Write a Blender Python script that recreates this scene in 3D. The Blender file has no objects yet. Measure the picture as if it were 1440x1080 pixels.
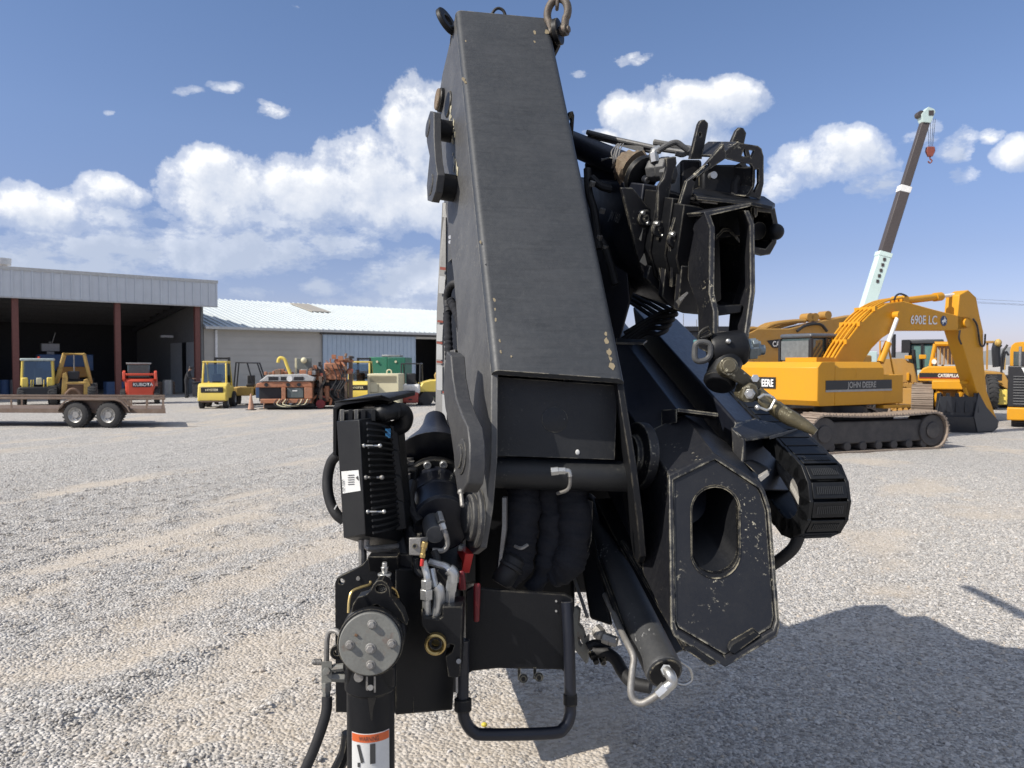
EXPOSURE = .35; SKY = .099; CLOUD = .95; SKYTINT = (.97, .99, 1.06); DENS = 1900
import bpy, bmesh, math, random
import numpy as np
from mathutils import Vector as V, Matrix, noise as mnoise
from mathutils.geometry import tessellate_polygon
random.seed(7)
R = math.radians
scene = bpy.context.scene
COL = scene.collection
F = 1080.0                      # focal length in photo pixels (photo 1440 wide)
PITCH = math.atan(30 / F)       # camera tilts down a little
CAMZ = 2.0
cp, sp = math.cos(PITCH), math.sin(PITCH)

def ray(u, v):
    x, z = (u - 720) / F, -(v - 540) / F
    return V((x, cp + z * sp, -sp + z * cp))
def W(u, v, Y):                 # point seen at (u, v), Y metres in front of the camera
    d = ray(u, v); k = Y / d.y
    return V((d.x * k, Y, CAMZ + d.z * k))
def G(u, v, z=0.0):             # point of the ground
    d = ray(u, v); k = (z - CAMZ) / d.z
    return V((d.x * k, d.y * k, z))
class Plane:
    def __init__(s, p, n): s.p, s.n = V(p), V(n).normalized()
    def at(s, u, v):
        d = ray(u, v); o = V((0, 0, CAMZ))
        return o + d * ((s.p - o).dot(s.n) / d.dot(s.n))
def plane3(a, b, c): return Plane(a, (b - a).cross(c - a))

class MB:
    """collects faces of one mesh object"""
    def __init__(s): s.v, s.f, s.m, s.mi = [], [], [], 0
    def add(s, vs, fs):
        o = len(s.v); s.v += [tuple(p) for p in vs]
        s.f += [tuple(i + o for i in f) for f in fs]; s.m += [s.mi] * len(fs); return s
    def hexa(s, p):              # p: 4 bottom ring + 4 top ring
        return s.add(p, [(3, 2, 1, 0), (4, 5, 6, 7), (0, 1, 5, 4), (1, 2, 6, 5), (2, 3, 7, 6), (3, 0, 4, 7)])
    def box(s, c, size, rot=None):
        c = V(c); hx, hy, hz = [k / 2 for k in size]
        pts = [V(q) for q in ((-hx, -hy, -hz), (hx, -hy, -hz), (hx, hy, -hz), (-hx, hy, -hz), (-hx, -hy, hz), (hx, -hy, hz), (hx, hy, hz), (-hx, hy, hz))]
        if rot is not None: pts = [rot @ q for q in pts]
        return s.hexa([c + q for q in pts])
    def bx(s, x0, x1, y0, y1, z0, z1, fr=None):
        pts = [V(q) for q in ((x0, y0, z0), (x1, y0, z0), (x1, y1, z0), (x0, y1, z0), (x0, y0, z1), (x1, y0, z1), (x1, y1, z1), (x0, y1, z1))]
        if fr is not None: pts = [fr @ q for q in pts]
        return s.hexa(pts)
    def plate(s, outline, vec, holes=()):
        vec = V(vec); loops = [[V(p) for p in outline]] + [[V(p) for p in h] for h in holes]
        flat = [p for l in loops for p in l]; n = len(flat)
        tris = tessellate_polygon(loops)
        fs = []
        for t in tris:
            a, b, c = [flat[i] for i in t]
            nn = (b - a).cross(c - a)
            t = tuple(t)
            if nn.dot(vec) > 0: t = t[::-1]
            fs.append(t); fs.append(tuple(i + n for i in t[::-1]))
        o = 0
        for l in loops:
            k = len(l)
            for i in range(k):
                j = (i + 1) % k
                fs.append((o + i, o + j, o + j + n, o + i + n))
            o += k
        return s.add(flat + [p + vec for p in flat], fs)
    def ring(s, c, ax, r, seg, ref=None):
        ax = ax.normalized(); ref = ref or (V((0, 0, 1)) if abs(ax.z) < .9 else V((1, 0, 0)))
        a = ax.cross(ref).normalized(); b = ax.cross(a)
        return [c + a * (math.cos(t) * r) + b * (math.sin(t) * r) for t in (2 * math.pi * i / seg for i in range(seg))]
    def lathe(s, p0, ax, prof, seg=24, caps=True):
        p0, ax = V(p0), V(ax).normalized(); pts = []
        for t, r in prof: pts += s.ring(p0 + ax * t, ax, max(r, 1e-5), seg)
        fs = []
        for k in range(len(prof) - 1):
            for i in range(seg):
                j = (i + 1) % seg
                fs.append((k * seg + i, k * seg + j, (k + 1) * seg + j, (k + 1) * seg + i))
        if caps:
            fs.append(tuple(range(seg))[::-1]); fs.append(tuple((len(prof) - 1) * seg + i for i in range(seg)))
        return s.add(pts, fs)
    def cyl(s, p0, p1, r0, r1=None, seg=24):
        p0, p1 = V(p0), V(p1)
        return s.lathe(p0, p1 - p0, [(0, r0), ((p1 - p0).length, r0 if r1 is None else r1)], seg)
    def tube(s, pts, r, seg=10, smooth=4, closed=False, rf=None):
        P = [V(p) for p in pts]
        if smooth:
            Q = []; n = len(P)
            rng = range(n) if closed else range(n - 1)
            for i in rng:
                p0 = P[(i - 1) % n] if closed or i > 0 else P[i] * 2 - P[i + 1]
                p1, p2 = P[i], P[(i + 1) % n]
                p3 = P[(i + 2) % n] if closed or i + 2 < n else p2 * 2 - p1
                for k in range(smooth):
                    t = k / smooth
                    Q.append(.5 * ((2 * p1) + (p2 - p0) * t + (2 * p0 - 5 * p1 + 4 * p2 - p3) * t * t + (3 * p1 - p0 - 3 * p2 + p3) * t ** 3))
            if not closed: Q.append(P[-1])
            P = Q
        n = len(P); pts = []; up = None
        for i in range(n):
            a = P[(i - 1) % n] if closed or i > 0 else P[i]; b = P[(i + 1) % n] if closed or i < n - 1 else P[i]
            t = (b - a)
            t = t.normalized() if t.length > 1e-9 else V((0, 0, 1))
            if up is None: up = t.orthogonal().normalized()
            up = (up - t * up.dot(t))
            up = up.normalized() if up.length > 1e-6 else t.orthogonal().normalized()
            bb = t.cross(up)
            rr = r if rf is None else r * rf(i / max(1, n - 1), i)
            for k in range(seg):
                th = 2 * math.pi * k / seg
                q = rr if not isinstance(rr, tuple) else rr[0]
                pts.append(P[i] + up * (math.cos(th) * q) + bb * (math.sin(th) * q))
        fs = []
        for i in range(n if closed else n - 1):
            for k in range(seg):
                k2 = (k + 1) % seg; i2 = (i + 1) % n
                fs.append((i * seg + k, i * seg + k2, i2 * seg + k2, i2 * seg + k))
        if not closed:
            fs.append(tuple(range(seg))[::-1]); fs.append(tuple((n - 1) * seg + k for k in range(seg)))
        return s.add(pts, fs)
    def nut(s, p0, p1, r, washer=0):
        s.cyl(p0, p1, r, seg=6)
        if washer: s.cyl(V(p0), V(p0) + (V(p1) - V(p0)) * .25, r * 1.45, seg=16)
        return s
    def sphere(s, c, r, seg=16, rings=10, sc=(1, 1, 1), rot=None):
        c = V(c); pts = []; fs = []
        for i in range(rings + 1):
            ph = math.pi * i / rings
            for k in range(seg):
                th = 2 * math.pi * k / seg
                q = V((r * sc[0] * math.sin(ph) * math.cos(th), r * sc[1] * math.sin(ph) * math.sin(th), r * sc[2] * math.cos(ph)))
                pts.append(c + (rot @ q if rot else q))
        for i in range(rings):
            for k in range(seg):
                k2 = (k + 1) % seg
                fs.append((i * seg + k, (i + 1) * seg + k, (i + 1) * seg + k2, i * seg + k2))
        return s.add(pts, fs)
    def build(s, name, mat, parent=None, bevel=0, smooth=35, segs=2):
        me = bpy.data.meshes.new(name); me.from_pydata(s.v, [], s.f)
        bm = bmesh.new(); bm.from_mesh(me)
        bmesh.ops.remove_doubles(bm, verts=bm.verts, dist=1e-6)
        bmesh.ops.recalc_face_normals(bm, faces=bm.faces)
        bm.to_mesh(me); bm.free()
        mats = mat if isinstance(mat, (list, tuple)) else [mat]
        for m_ in mats: me.materials.append(m_)
        if len(mats) > 1 and len(me.polygons) == len(s.m): me.polygons.foreach_set('material_index', s.m)
        if smooth:
            me.polygons.foreach_set('use_smooth', [True] * len(me.polygons)); me.set_sharp_from_angle(angle=R(smooth))
        o = bpy.data.objects.new(name, me); COL.objects.link(o)
        if bevel:
            b = o.modifiers.new('bevel', 'BEVEL'); b.width = bevel; b.segments = segs; b.limit_method = 'ANGLE'; b.angle_limit = R(40)
            b.harden_normals = False
        if parent is not None: setparent(o, parent)
        return o

def setparent(o, p):
    o.parent = p
    m = Matrix.Identity(4); q = p
    chain = []
    while q is not None: chain.append(q); q = q.parent
    w = Matrix.Identity(4)
    for q in reversed(chain): w = w @ q.matrix_parent_inverse @ q.matrix_basis
    o.matrix_parent_inverse = w.inverted()
def tag(o, label=None, cat=None, group=None, kind=None):
    if label: o['label'] = label
    if cat: o['category'] = cat
    if group: o['group'] = group
    if kind: o['kind'] = kind
    return o
def thing(name, label, cat, loc=(0, 0, 0), group=None):
    o = bpy.data.objects.new(name, None); o.empty_display_size = .1; COL.objects.link(o); o.location = loc
    return tag(o, label, cat, group)
def kids(o): return [c for c in COL.objects if c.parent is o]
def copy_tree(o, parent=None):
    c = o.copy(); COL.objects.link(c)
    if parent is not None: c.parent = parent
    for ch in kids(o): copy_tree(ch, c)
    return c
def text(name, body, o, xd, yd, h, mat, parent=None, width=None, depth=.002, wrap=None, shear=0, bold=0):
    """lettering: cap height h, from lower-left o along xd, up yd"""
    cu = bpy.data.curves.new('lettering', 'FONT'); cu.body = body; cu.size = 1; cu.extrude = 0; cu.shear = shear; cu.offset = bold
    t = bpy.data.objects.new('lettering', cu); COL.objects.link(t)
    bpy.context.view_layer.update()
    me = bpy.data.meshes.new_from_object(t.evaluated_get(bpy.context.evaluated_depsgraph_get()))
    bpy.data.objects.remove(t)
    co = np.empty(len(me.vertices) * 3, 'f'); me.vertices.foreach_get('co', co); co = co.reshape(-1, 3)
    w0, w1, h1 = co[:, 0].min(), co[:, 0].max(), co[:, 1].max()
    k = h / h1; kx = k if width is None else width / (w1 - w0)
    o, xd, yd = V(o), V(xd).normalized(), V(yd).normalized(); n = xd.cross(yd)
    out = []
    for x, y, z in co:
        a, b = (x - w0) * kx, y * k
        out.append(wrap(a, b) if wrap else o + xd * a + yd * b + n * depth)
    for i, p in enumerate(out): me.vertices[i].co = p
    me.materials.clear(); me.materials.append(mat)
    ob = bpy.data.objects.new(name, me); COL.objects.link(ob)
    if parent is not None: setparent(ob, parent)
    return ob

# ---------------------------------------------------------------- materials
def newmat(name):
    m = bpy.data.materials.new(name); m.use_nodes = True
    nt = m.node_tree; b = nt.nodes['Principled BSDF']
    return m, nt, b
class N:
    """tiny node helper"""
    def __init__(s, nt): s.nt = nt
    def n(s, t, **kw):
        x = s.nt.nodes.new(t)
        for k, v in kw.items():
            if k.startswith('i_'): x.inputs[k[2:].replace('_', ' ')].default_value = v
            else: setattr(x, k, v)
        return x
    def l(s, a, b): s.nt.links.new(a, b)
    def math(s, op, a, b=None, c=None, clamp=False):
        x = s.nt.nodes.new('ShaderNodeMath'); x.operation = op; x.use_clamp = clamp
        for i, q in enumerate((a, b, c)):
            if q is None: continue
            if isinstance(q, (int, float)): x.inputs[i].default_value = q
            else: s.l(q, x.inputs[i])
        return x.outputs[0]
    def ramp(s, fac, stops, interp='LINEAR'):
        x = s.nt.nodes.new('ShaderNodeValToRGB'); cr = x.color_ramp; cr.interpolation = interp
        while len(cr.elements) < len(stops): cr.elements.new(.5)
        for e, (p, c) in zip(cr.elements, stops):
            e.position = p; e.color = (c, c, c, 1) if isinstance(c, (int, float)) else (*c, 1)
        s.l(fac, x.inputs[0]); return x.outputs[0]
    def mix(s, fac, a, b, mode='MIX'):
        x = s.nt.nodes.new('ShaderNodeMix'); x.data_type = 'RGBA'; x.blend_type = mode
        for sock, q in ((x.inputs['Factor'], fac), (x.inputs['A'], a), (x.inputs['B'], b)):
            if isinstance(q, (int, float)): sock.default_value = q
            elif isinstance(q, tuple): sock.default_value = (*q, 1)
            else: s.l(q, sock)
        # colour sockets of the Mix node share names; pick the RGBA ones
        return x
def mixc(h, fac, a, b, mode='MIX'):
    x = h.nt.nodes.new('ShaderNodeMix'); x.data_type = 'RGBA'; x.blend_type = mode
    for idx, q in ((0, fac), (6, a), (7, b)):
        if isinstance(q, (int, float)): x.inputs[idx].default_value = q
        elif isinstance(q, tuple): x.inputs[idx].default_value = (*q, 1)
        else: h.l(q, x.inputs[idx])
    return x.outputs[2]
def noise(h, co, scale, detail=4, rough=.55, dist=0):
    x = h.n('ShaderNodeTexNoise'); x.inputs['Scale'].default_value = scale; x.inputs['Detail'].default_value = detail
    x.inputs['Roughness'].default_value = rough; x.inputs['Distortion'].default_value = dist
    h.l(co, x.inputs['Vector']); return x.outputs[0]
def scaled(h, co, sc):
    x = h.n('ShaderNodeMapping'); x.inputs['Scale'].default_value = sc; h.l(co, x.inputs['Vector']); return x.outputs[0]
def paint(name, col, rough=.45, dirt=.35, dirtcol=(.22, .19, .15), wear=0, wearcol=(.45, .40, .28), edge=.004, scale=6, metallic=0, streak=0, bump=.15, spec=.5, chips=0, rust=0, chipth=.54, chipsc=75):
    m, nt, b = newmat(name); h = N(nt)
    co = h.n('ShaderNodeTexCoord').outputs['Object']
    big = noise(h, co, scale, 6, .6); fine = noise(h, co, scale * 9, 5, .7)
    c = mixc(h, h.math('MULTIPLY', h.ramp(big, [(.42, 0), (.75, 1)]), dirt), col, dirtcol)
    c = mixc(h, h.math('MULTIPLY', h.ramp(fine, [(.45, 0), (.8, 1)]), dirt * .8), c, dirtcol)
    if streak:
        s1 = noise(h, scaled(h, co, (2.5, 14, 26)), 3, 6, .65)
        s2 = noise(h, scaled(h, co, (1.2, 30, 50)), 2.2, 4, .6)
        c = mixc(h, h.math('MULTIPLY', h.ramp(s1, [(.5, 0), (.72, 1)]), streak), c, tuple(k * .35 for k in col))
        c = mixc(h, h.math('MULTIPLY', h.ramp(s2, [(.5, 0), (.75, 1)]), streak * .6), c, tuple(min(1, k * 2.1) for k in col))
    if rust:
        rn = noise(h, co, scale * 2.3, 6, .7)
        c = mixc(h, h.math('MULTIPLY', h.ramp(rn, [(.55, 0), (.66, 1)]), rust), c, (.16, .065, .03))
    if chips:
        cn = noise(h, co, chipsc, 4, .65); cm = noise(h, co, 5.5, 3, .6)
        k = h.math('MULTIPLY', h.ramp(cn, [(.60, 0), (.64, 1)]), h.ramp(cm, [(chipth, 0), (chipth + .12, 1)]))
        c = mixc(h, h.math('MULTIPLY', k, chips), c, wearcol)
    if wear:
        bv = h.n('ShaderNodeBevel', samples=4); bv.inputs['Radius'].default_value = edge
        ge = h.n('ShaderNodeNewGeometry')
        dt = h.n('ShaderNodeVectorMath', operation='DOT_PRODUCT'); h.l(bv.outputs[0], dt.inputs[0]); h.l(ge.outputs['Normal'], dt.inputs[1])
        e = h.ramp(dt.outputs['Value'], [(.80, 1), (.985, 0)])
        en = noise(h, co, 22, 5, .7)
        e = h.math('MULTIPLY', e, h.ramp(en, [(.42, 0), (.6, 1)]))
        c = mixc(h, h.math('MULTIPLY', e, wear), c, wearcol)
    h.l(c, b.inputs['Base Color'])
    h.l(h.math('ADD', h.math('MULTIPLY', fine, .3), rough - .12), b.inputs['Roughness'])
    b.inputs['Metallic'].default_value = metallic; b.inputs['Specular IOR Level'].default_value = spec
    if bump:
        bp = h.n('ShaderNodeBump'); bp.inputs['Strength'].default_value = bump; bp.inputs['Distance'].default_value = .003
        h.l(h.math('ADD', fine, big), bp.inputs['Height']); h.l(bp.outputs[0], b.inputs['Normal'])
    return m
def flat(name, col, rough=.5, metallic=0, spec=.5, var=1.0, nsc=9):
    m, nt, b = newmat(name); h = N(nt)
    co = h.n('ShaderNodeTexCoord').outputs['Object']
    nz = noise(h, co, nsc, 5, .65)
    c = mixc(h, h.ramp(nz, [(.35, 0), (.75, 1)]), tuple(k * (1 - .18 * var) for k in col), tuple(min(1, k * (1 + .12 * var)) for k in col))
    h.l(c, b.inputs['Base Color']); b.inputs['Roughness'].default_value = rough; b.inputs['Metallic'].default_value = metallic
    b.inputs['Specular IOR Level'].default_value = spec
    return m
# ---------------------------------------------------------------- camera, sun, sky
cam = bpy.data.cameras.new('camera'); co_ = bpy.data.objects.new('camera', cam); COL.objects.link(co_)
cam.sensor_width = 36; cam.lens = 27; cam.clip_end = 6000; cam.clip_start = .05
co_.location = (0, 0, CAMZ); co_.rotation_euler = (R(90) - PITCH, 0, 0)
cam.dof.use_dof = True; cam.dof.focus_distance = 2.7; cam.dof.aperture_fstop = 9
scene.camera = co_
SUN = V((-1.0, -.48, 1.0)).normalized()
EL = math.asin(SUN.z); AZ = math.atan2(SUN.x, SUN.y)
sl = bpy.data.lights.new('sun', 'SUN'); sl.energy = 4.3; sl.angle = R(.5); sl.color = (1, .945, .86)
so = bpy.data.objects.new('sun', sl); COL.objects.link(so); so.rotation_euler = SUN.to_track_quat('Z', 'Y').to_euler(); so.location = (-20, -10, 30)
scene.view_settings.view_transform = 'Standard'; scene.view_settings.look = 'None'; scene.view_settings.exposure = EXPOSURE
scene.view_settings.gamma = 1; scene.render.film_transparent = False
scene.cycles.max_bounces = 6; scene.cycles.use_denoising = True; scene.cycles.caustics_reflective = False; scene.cycles.caustics_refractive = False

wd = bpy.data.worlds.new('World'); scene.world = wd; wd.use_nodes = True
nt = wd.node_tree; h = N(nt); bg = nt.nodes['Background']; out = nt.nodes['World Output']
sky = h.n('ShaderNodeTexSky', sky_type='NISHITA'); sky.sun_disc = False; sky.sun_elevation = EL; sky.sun_rotation = AZ
sky.altitude = 400; sky.air_density = 1.0; sky.dust_density = .6; sky.ozone_density = 2.2
def azel(u, v):
    d = ray(u, v).normalized(); return math.atan2(d.x, d.y), math.asin(d.z)
# one density field for the clouds, used twice (the second look-up, a little towards the sun, gives the relief)
gp = bpy.data.node_groups.new('cloud_density', 'ShaderNodeTree')
gp.interface.new_socket('P', in_out='INPUT', socket_type='NodeSocketVector')
gp.interface.new_socket('D', in_out='OUTPUT', socket_type='NodeSocketFloat'); gp.interface.new_socket('T', in_out='OUTPUT', socket_type='NodeSocketFloat')
g = N(gp); gi = g.n('NodeGroupInput'); go = g.n('NodeGroupOutput')
P = gi.outputs[0]
wn = g.n('ShaderNodeTexNoise'); wn.inputs['Scale'].default_value = 9; wn.inputs['Detail'].default_value = 3; g.l(P, wn.inputs['Vector'])
wv = g.n('ShaderNodeVectorMath', operation='MULTIPLY_ADD'); g.l(wn.outputs['Color'], wv.inputs[0]); wv.inputs[1].default_value = (.07, .05, 0); wv.inputs[2].default_value = (-.035, -.025, 0)
ad = g.n('ShaderNodeVectorMath', operation='ADD'); g.l(P, ad.inputs[0]); g.l(wv.outputs[0], ad.inputs[1])
sx = g.n('ShaderNodeSeparateXYZ'); g.l(ad.outputs[0], sx.inputs[0])
BL = [(50, 292, 110, 40, 1), (150, 270, 55, 28, .9), (20, 285, 60, 36, .9),
      (330, 268, 115, 56, 1.1), (300, 235, 60, 36, 1), (425, 270, 110, 56, 1.1), (520, 245, 90, 60, 1.1), (600, 178, 60, 70, 1.1), (570, 285, 120, 50, 1.1), (640, 220, 60, 100, 1),
      (940, 162, 92, 46, 1.1), (1020, 148, 55, 42, 1.0), (890, 150, 50, 36, .95), (850, 190, 55, 18, .75), (980, 205, 80, 36, .7),
      (1195, 215, 70, 38, .95), (1150, 238, 75, 36, .85), (1110, 258, 60, 28, .75), (1240, 228, 40, 22, .6),
      (1435, 208, 42, 30, .85), (1500, 200, 60, 40, .9),
      (-150, 260, 160, 70, 1), (1700, 160, 170, 60, 1), (-500, 200, 200, 80, 1), (2100, 240, 260, 60, 1)]
# faint layers: low haze clouds and wisps
FT = [(90, 345, 110, 28, 1.0), (60, 380, 190, 30, 1.1), (300, 352, 150, 34, 1.25), (400, 320, 240, 30, .7), (560, 430, 140, 26, .7), (150, 310, 90, 20, .6), (350, 338, 70, 26, 1), (480, 350, 60, 22, .9), (590, 392, 90, 36, 1.1), (450, 405, 45, 12, .6), (350, 405, 40, 12, .5), (540, 425, 90, 22, .7), (200, 330, 50, 16, .4),
      (313, 130, 34, 8, .75), (390, 150, 42, 11, .45), (262, 132, 34, 10, .35), (157, 157, 14, 8, .3), (900, 78, 40, 11, .42), (812, 103, 26, 8, .3), (415, 12, 14, 6, .3),
      (1340, 196, 38, 24, .7), (1392, 188, 24, 15, .7), (1290, 180, 34, 20, .55), (1255, 250, 70, 32, .6), (1350, 240, 40, 24, .35), (840, 195, 50, 20, .7), (1100, 265, 60, 30, .6)]
# unseen clouds added behind and above the camera to brighten the shade: (azimuth, elevation, widths) in degrees
FILL_CLOUDS = [(150, 35, 40, 14, 1.1), (205, 48, 45, 15, 1.1), (-110, 30, 40, 14, 1.1), (-60, 52, 30, 10, 1), (75, 45, 30, 12, 1.1), (110, 22, 25, 10, 1), (-150, 60, 60, 12, 1.1), (20, 68, 60, 9, 1), (120, 66, 60, 10, 1), (-90, 70, 50, 9, 1)]
def field(lst, far=()):
    acc = None
    items = []
    for (u, v, ru, rv, w) in lst:
        a0, e0 = azel(u, v); a1, _ = azel(u + ru, v); _, e1 = azel(u, v - rv); items.append((a0, e0, abs(a1 - a0), abs(e1 - e0), w))
    items += [(R(a if a <= 180 else a - 360), R(e), R(x), R(y), w) for a, e, x, y, w in far]
    for (a0, e0, ra, re, w) in items:
        x = g.math('DIVIDE', g.math('SUBTRACT', sx.outputs[0], a0), ra)
        y = g.math('DIVIDE', g.math('SUBTRACT', sx.outputs[1], e0), re)
        r2 = g.math('ADD', g.math('MULTIPLY', x, x), g.math('MULTIPLY', y, y))
        d = g.math('SUBTRACT', 1.15 * w, r2)
        acc = d if acc is None else g.math('SMOOTH_MAX', acc, d, .25)
    return acc
fb = g.n('ShaderNodeTexNoise'); fb.inputs['Scale'].default_value = 17; fb.inputs['Detail'].default_value = 9; fb.inputs['Roughness'].default_value = .63; g.l(P, fb.inputs['Vector'])
nn_ = g.math('SUBTRACT', fb.outputs[0], .5)
g.l(g.math('ADD', field(BL, FILL_CLOUDS), g.math('MULTIPLY', nn_, 3.0)), go.inputs[0])
st_ = g.n('ShaderNodeVectorMath', operation='MULTIPLY'); g.l(P, st_.inputs[0]); st_.inputs[1].default_value = (.8, 1.5, 1)
f2 = g.n('ShaderNodeTexNoise'); f2.inputs['Scale'].default_value = 22; f2.inputs['Detail'].default_value = 9; f2.inputs['Roughness'].default_value = .66; g.l(st_.outputs[0], f2.inputs['Vector'])
g.l(g.math('ADD', field(FT), g.math('MULTIPLY', g.math('SUBTRACT', f2.outputs[0], .5), 4.0)), go.inputs[1])
tc = h.n('ShaderNodeTexCoord').outputs['Generated']
s3 = h.n('ShaderNodeSeparateXYZ'); h.l(tc, s3.inputs[0])
az_ = h.math('ARCTAN2', s3.outputs[0], s3.outputs[1]); el_ = h.math('ARCSINE', s3.outputs[2])
cx = h.n('ShaderNodeCombineXYZ'); h.l(az_, cx.inputs[0]); h.l(el_, cx.inputs[1])
g1 = h.n('ShaderNodeGroup'); g1.node_tree = gp; h.l(cx.outputs[0], g1.inputs[0])
of = h.n('ShaderNodeVectorMath', operation='ADD'); h.l(cx.outputs[0], of.inputs[0]); of.inputs[1].default_value = (-.012, .016, 0)
g2 = h.n('ShaderNodeGroup'); g2.node_tree = gp; h.l(of.outputs[0], g2.inputs[0])
mask = h.ramp(g1.outputs[0], [(0, 0), (.35, .42), (1, 1)], 'EASE')
thin = h.math('MULTIPLY', h.ramp(g1.outputs[1], [(0, 0), (.4, .35), (1, 1)], 'EASE'), .88)
mask = h.math('MAXIMUM', mask, thin)
lit = h.math('MULTIPLY_ADD', h.math('SUBTRACT', g1.outputs[0], g2.outputs[0]), .50, .60, clamp=True)
thick = h.ramp(g2.outputs[0], [(.2, 0), (.98, 1)])
ccol = h.ramp(lit, [(0, (.46, .52, .64)), (.42, (.60, .65, .75)), (.72, (.80, .82, .86)), (1, (.98, .98, .97))])
ccol = mixc(h, h.math('MULTIPLY', thick, .42), ccol, (.53, .58, .68))
# the added fill clouds outside the view take the same colour

bg.inputs['Strength'].default_value = SKY
tint = h.ramp(h.math('DIVIDE', el_, .6), [(0, (.80, .72, .95)), (.22, (.83, .745, .85)), (.46, (1.0, .94, .99)), (.72, (1.02, 1.005, 1.04)), (1, (1, 1, 1.02))])
skc = mixc(h, 1.0, mixc(h, 1.0, sky.outputs[0], SKYTINT, 'MULTIPLY'), tint, 'MULTIPLY')
h.l(skc, bg.inputs['Color'])
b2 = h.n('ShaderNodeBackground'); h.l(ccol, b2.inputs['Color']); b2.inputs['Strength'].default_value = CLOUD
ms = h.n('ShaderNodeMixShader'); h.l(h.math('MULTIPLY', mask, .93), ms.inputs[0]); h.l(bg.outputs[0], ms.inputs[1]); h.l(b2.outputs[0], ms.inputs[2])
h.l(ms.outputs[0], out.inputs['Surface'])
wd.cycles.sampling_method = 'MANUAL'; wd.cycles.sample_map_resolution = 512

# ---------------------------------------------------------------- ground
TD = V((.36, .93, 0)).normalized(); TN = V((.93, -.36, 0))      # direction of the tyre tracks on the left
rng = np.random.default_rng(3)
def vnoise(x, y, seed):
    """smooth value noise on arrays"""
    xi, yi = np.floor(x).astype(int), np.floor(y).astype(int); fx, fy = x - xi, y - yi
    fx, fy = fx * fx * (3 - 2 * fx), fy * fy * (3 - 2 * fy)
    def hsh(a, b):
        n = (a * 374761393 + b * 668265263 + seed * 974634621) & 0x7fffffff
        n = ((n ^ (n >> 13)) * 1274126177) & 0x7fffffff
        return ((n ^ (n >> 16)) & 0xffff) / 65535.0
    return (hsh(xi, yi) * (1 - fx) + hsh(xi + 1, yi) * fx) * (1 - fy) + (hsh(xi, yi + 1) * (1 - fx) + hsh(xi + 1, yi + 1) * fx) * fy
def fbm(x, y, seed, o=4):
    r = 0; a = .5; t = 0
    for k in range(o): r = r + a * vnoise(x * 2 ** k, y * 2 ** k, seed + k); t += a; a *= .55
    return r / t
def ground_fields(x, y):
    s = x * TD.x + y * TD.y; t = x * TN.x + y * TN.y + .5 * (fbm(s * .25, x * 0 + 3, 5) - .5)
    tracks = fbm(t * 1.5, s * .16, 11, 4)                       # long streaks along the tracks
    patch = fbm(x * .45, y * .45, 21, 4)
    left = np.clip((1.5 - x) / 2.5, 0, 1)
    spots = 0
    for (u, v, ra, rb, w) in ((1190, 752, 1.7, .8, .22), (1400, 722, 1.6, .6, .16), (1120, 690, 1.5, .9, .12), (700, 1050, .7, .45, .2), (330, 905, .9, .45, .16), (250, 760, 1.5, .5, .10)):
        c = G(u, v); spots = spots + w * np.exp(-(((x - c.x) / ra) ** 2 + ((y - c.y) / rb) ** 2))
    mott = fbm(x * 2.4, y * 2.4, 51, 3) - .5
    bare = np.clip((tracks * (.30 + .40 * left) + patch * (.70 - .40 * left) + .30 * mott + spots - .522) * 7, 0, 1)
    ridge = fbm(t * 3.2, s * .25, 31, 3)
    rut = np.clip(1 - np.abs(2 * fbm(t * 1.9, s * .22, 61, 3) - 1) * 9, 0, 1) * left
    hgt = .05 * (ridge - .5) * (.35 + left) + .05 * (patch - .5) + .02 * (fbm(x * 3, y * 3, 41, 3) - .5) - .018 * bare + .035 * rut
    bare = bare * (1 - .8 * rut)
    return bare, hgt
def ground_mesh(name, xs, ys, z, fade=None):
    X, Y = np.meshgrid(xs, ys); x, y = X.ravel(), Y.ravel()
    bare, hg = ground_fields(x, y)
    if fade is not None: hg = hg * fade(x, y)
    co = np.stack([x, y, hg + z], 1); nx, ny = len(xs), len(ys)
    idx = np.arange(nx * ny).reshape(ny, nx)
    fs = np.stack([idx[:-1, :-1], idx[:-1, 1:], idx[1:, 1:], idx[1:, :-1]], -1).reshape(-1, 4)
    me = bpy.data.meshes.new(name); me.from_pydata(co.tolist(), [], fs.tolist())
    at = me.attributes.new('bare', 'FLOAT', 'POINT'); at.data.foreach_set('value', bare.astype('f'))
    me.polygons.foreach_set('use_smooth', [True] * len(me.polygons))
    o = bpy.data.objects.new(name, me); COL.objects.link(o); return o
def gravel_colour(h, co):
    vo = h.n('ShaderNodeTexVoronoi'); vo.inputs['Scale'].default_value = 46; h.l(co, vo.inputs['Vector'])
    sepc = h.n('ShaderNodeSeparateColor'); h.l(vo.outputs['Color'], sepc.inputs[0])
    return vo, sepc.outputs[0]
m_ground, nt, b = newmat('gravel_ground'); h = N(nt)
co = h.n('ShaderNodeTexCoord').outputs['Object']
bare = h.n('ShaderNodeAttribute', attribute_name='bare').outputs['Fac']
vo, rnd = gravel_colour(h, co)
stone = h.ramp(rnd, [(0, (.22, .210, .196)), (.5, (.43, .41, .38)), (1, (.62, .595, .56))])
big = noise(h, co, 1.3, 6, .65); mid = noise(h, co, 7, 5, .7); fine = noise(h, co, 120, 3, .6)
dirt = mixc(h, mid, (.46, .375, .275), (.60, .495, .365))
dirt = mixc(h, h.math('MULTIPLY', h.ramp(fine, [(.5, 0), (.7, 1)]), .5), dirt, (.26, .235, .21))
fac = h.math('ADD', h.math('MULTIPLY', bare, .8), h.math('MULTIPLY', h.math('SUBTRACT', mid, .55), .9), clamp=True)
fac = h.math('MULTIPLY', fac, .66)
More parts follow.
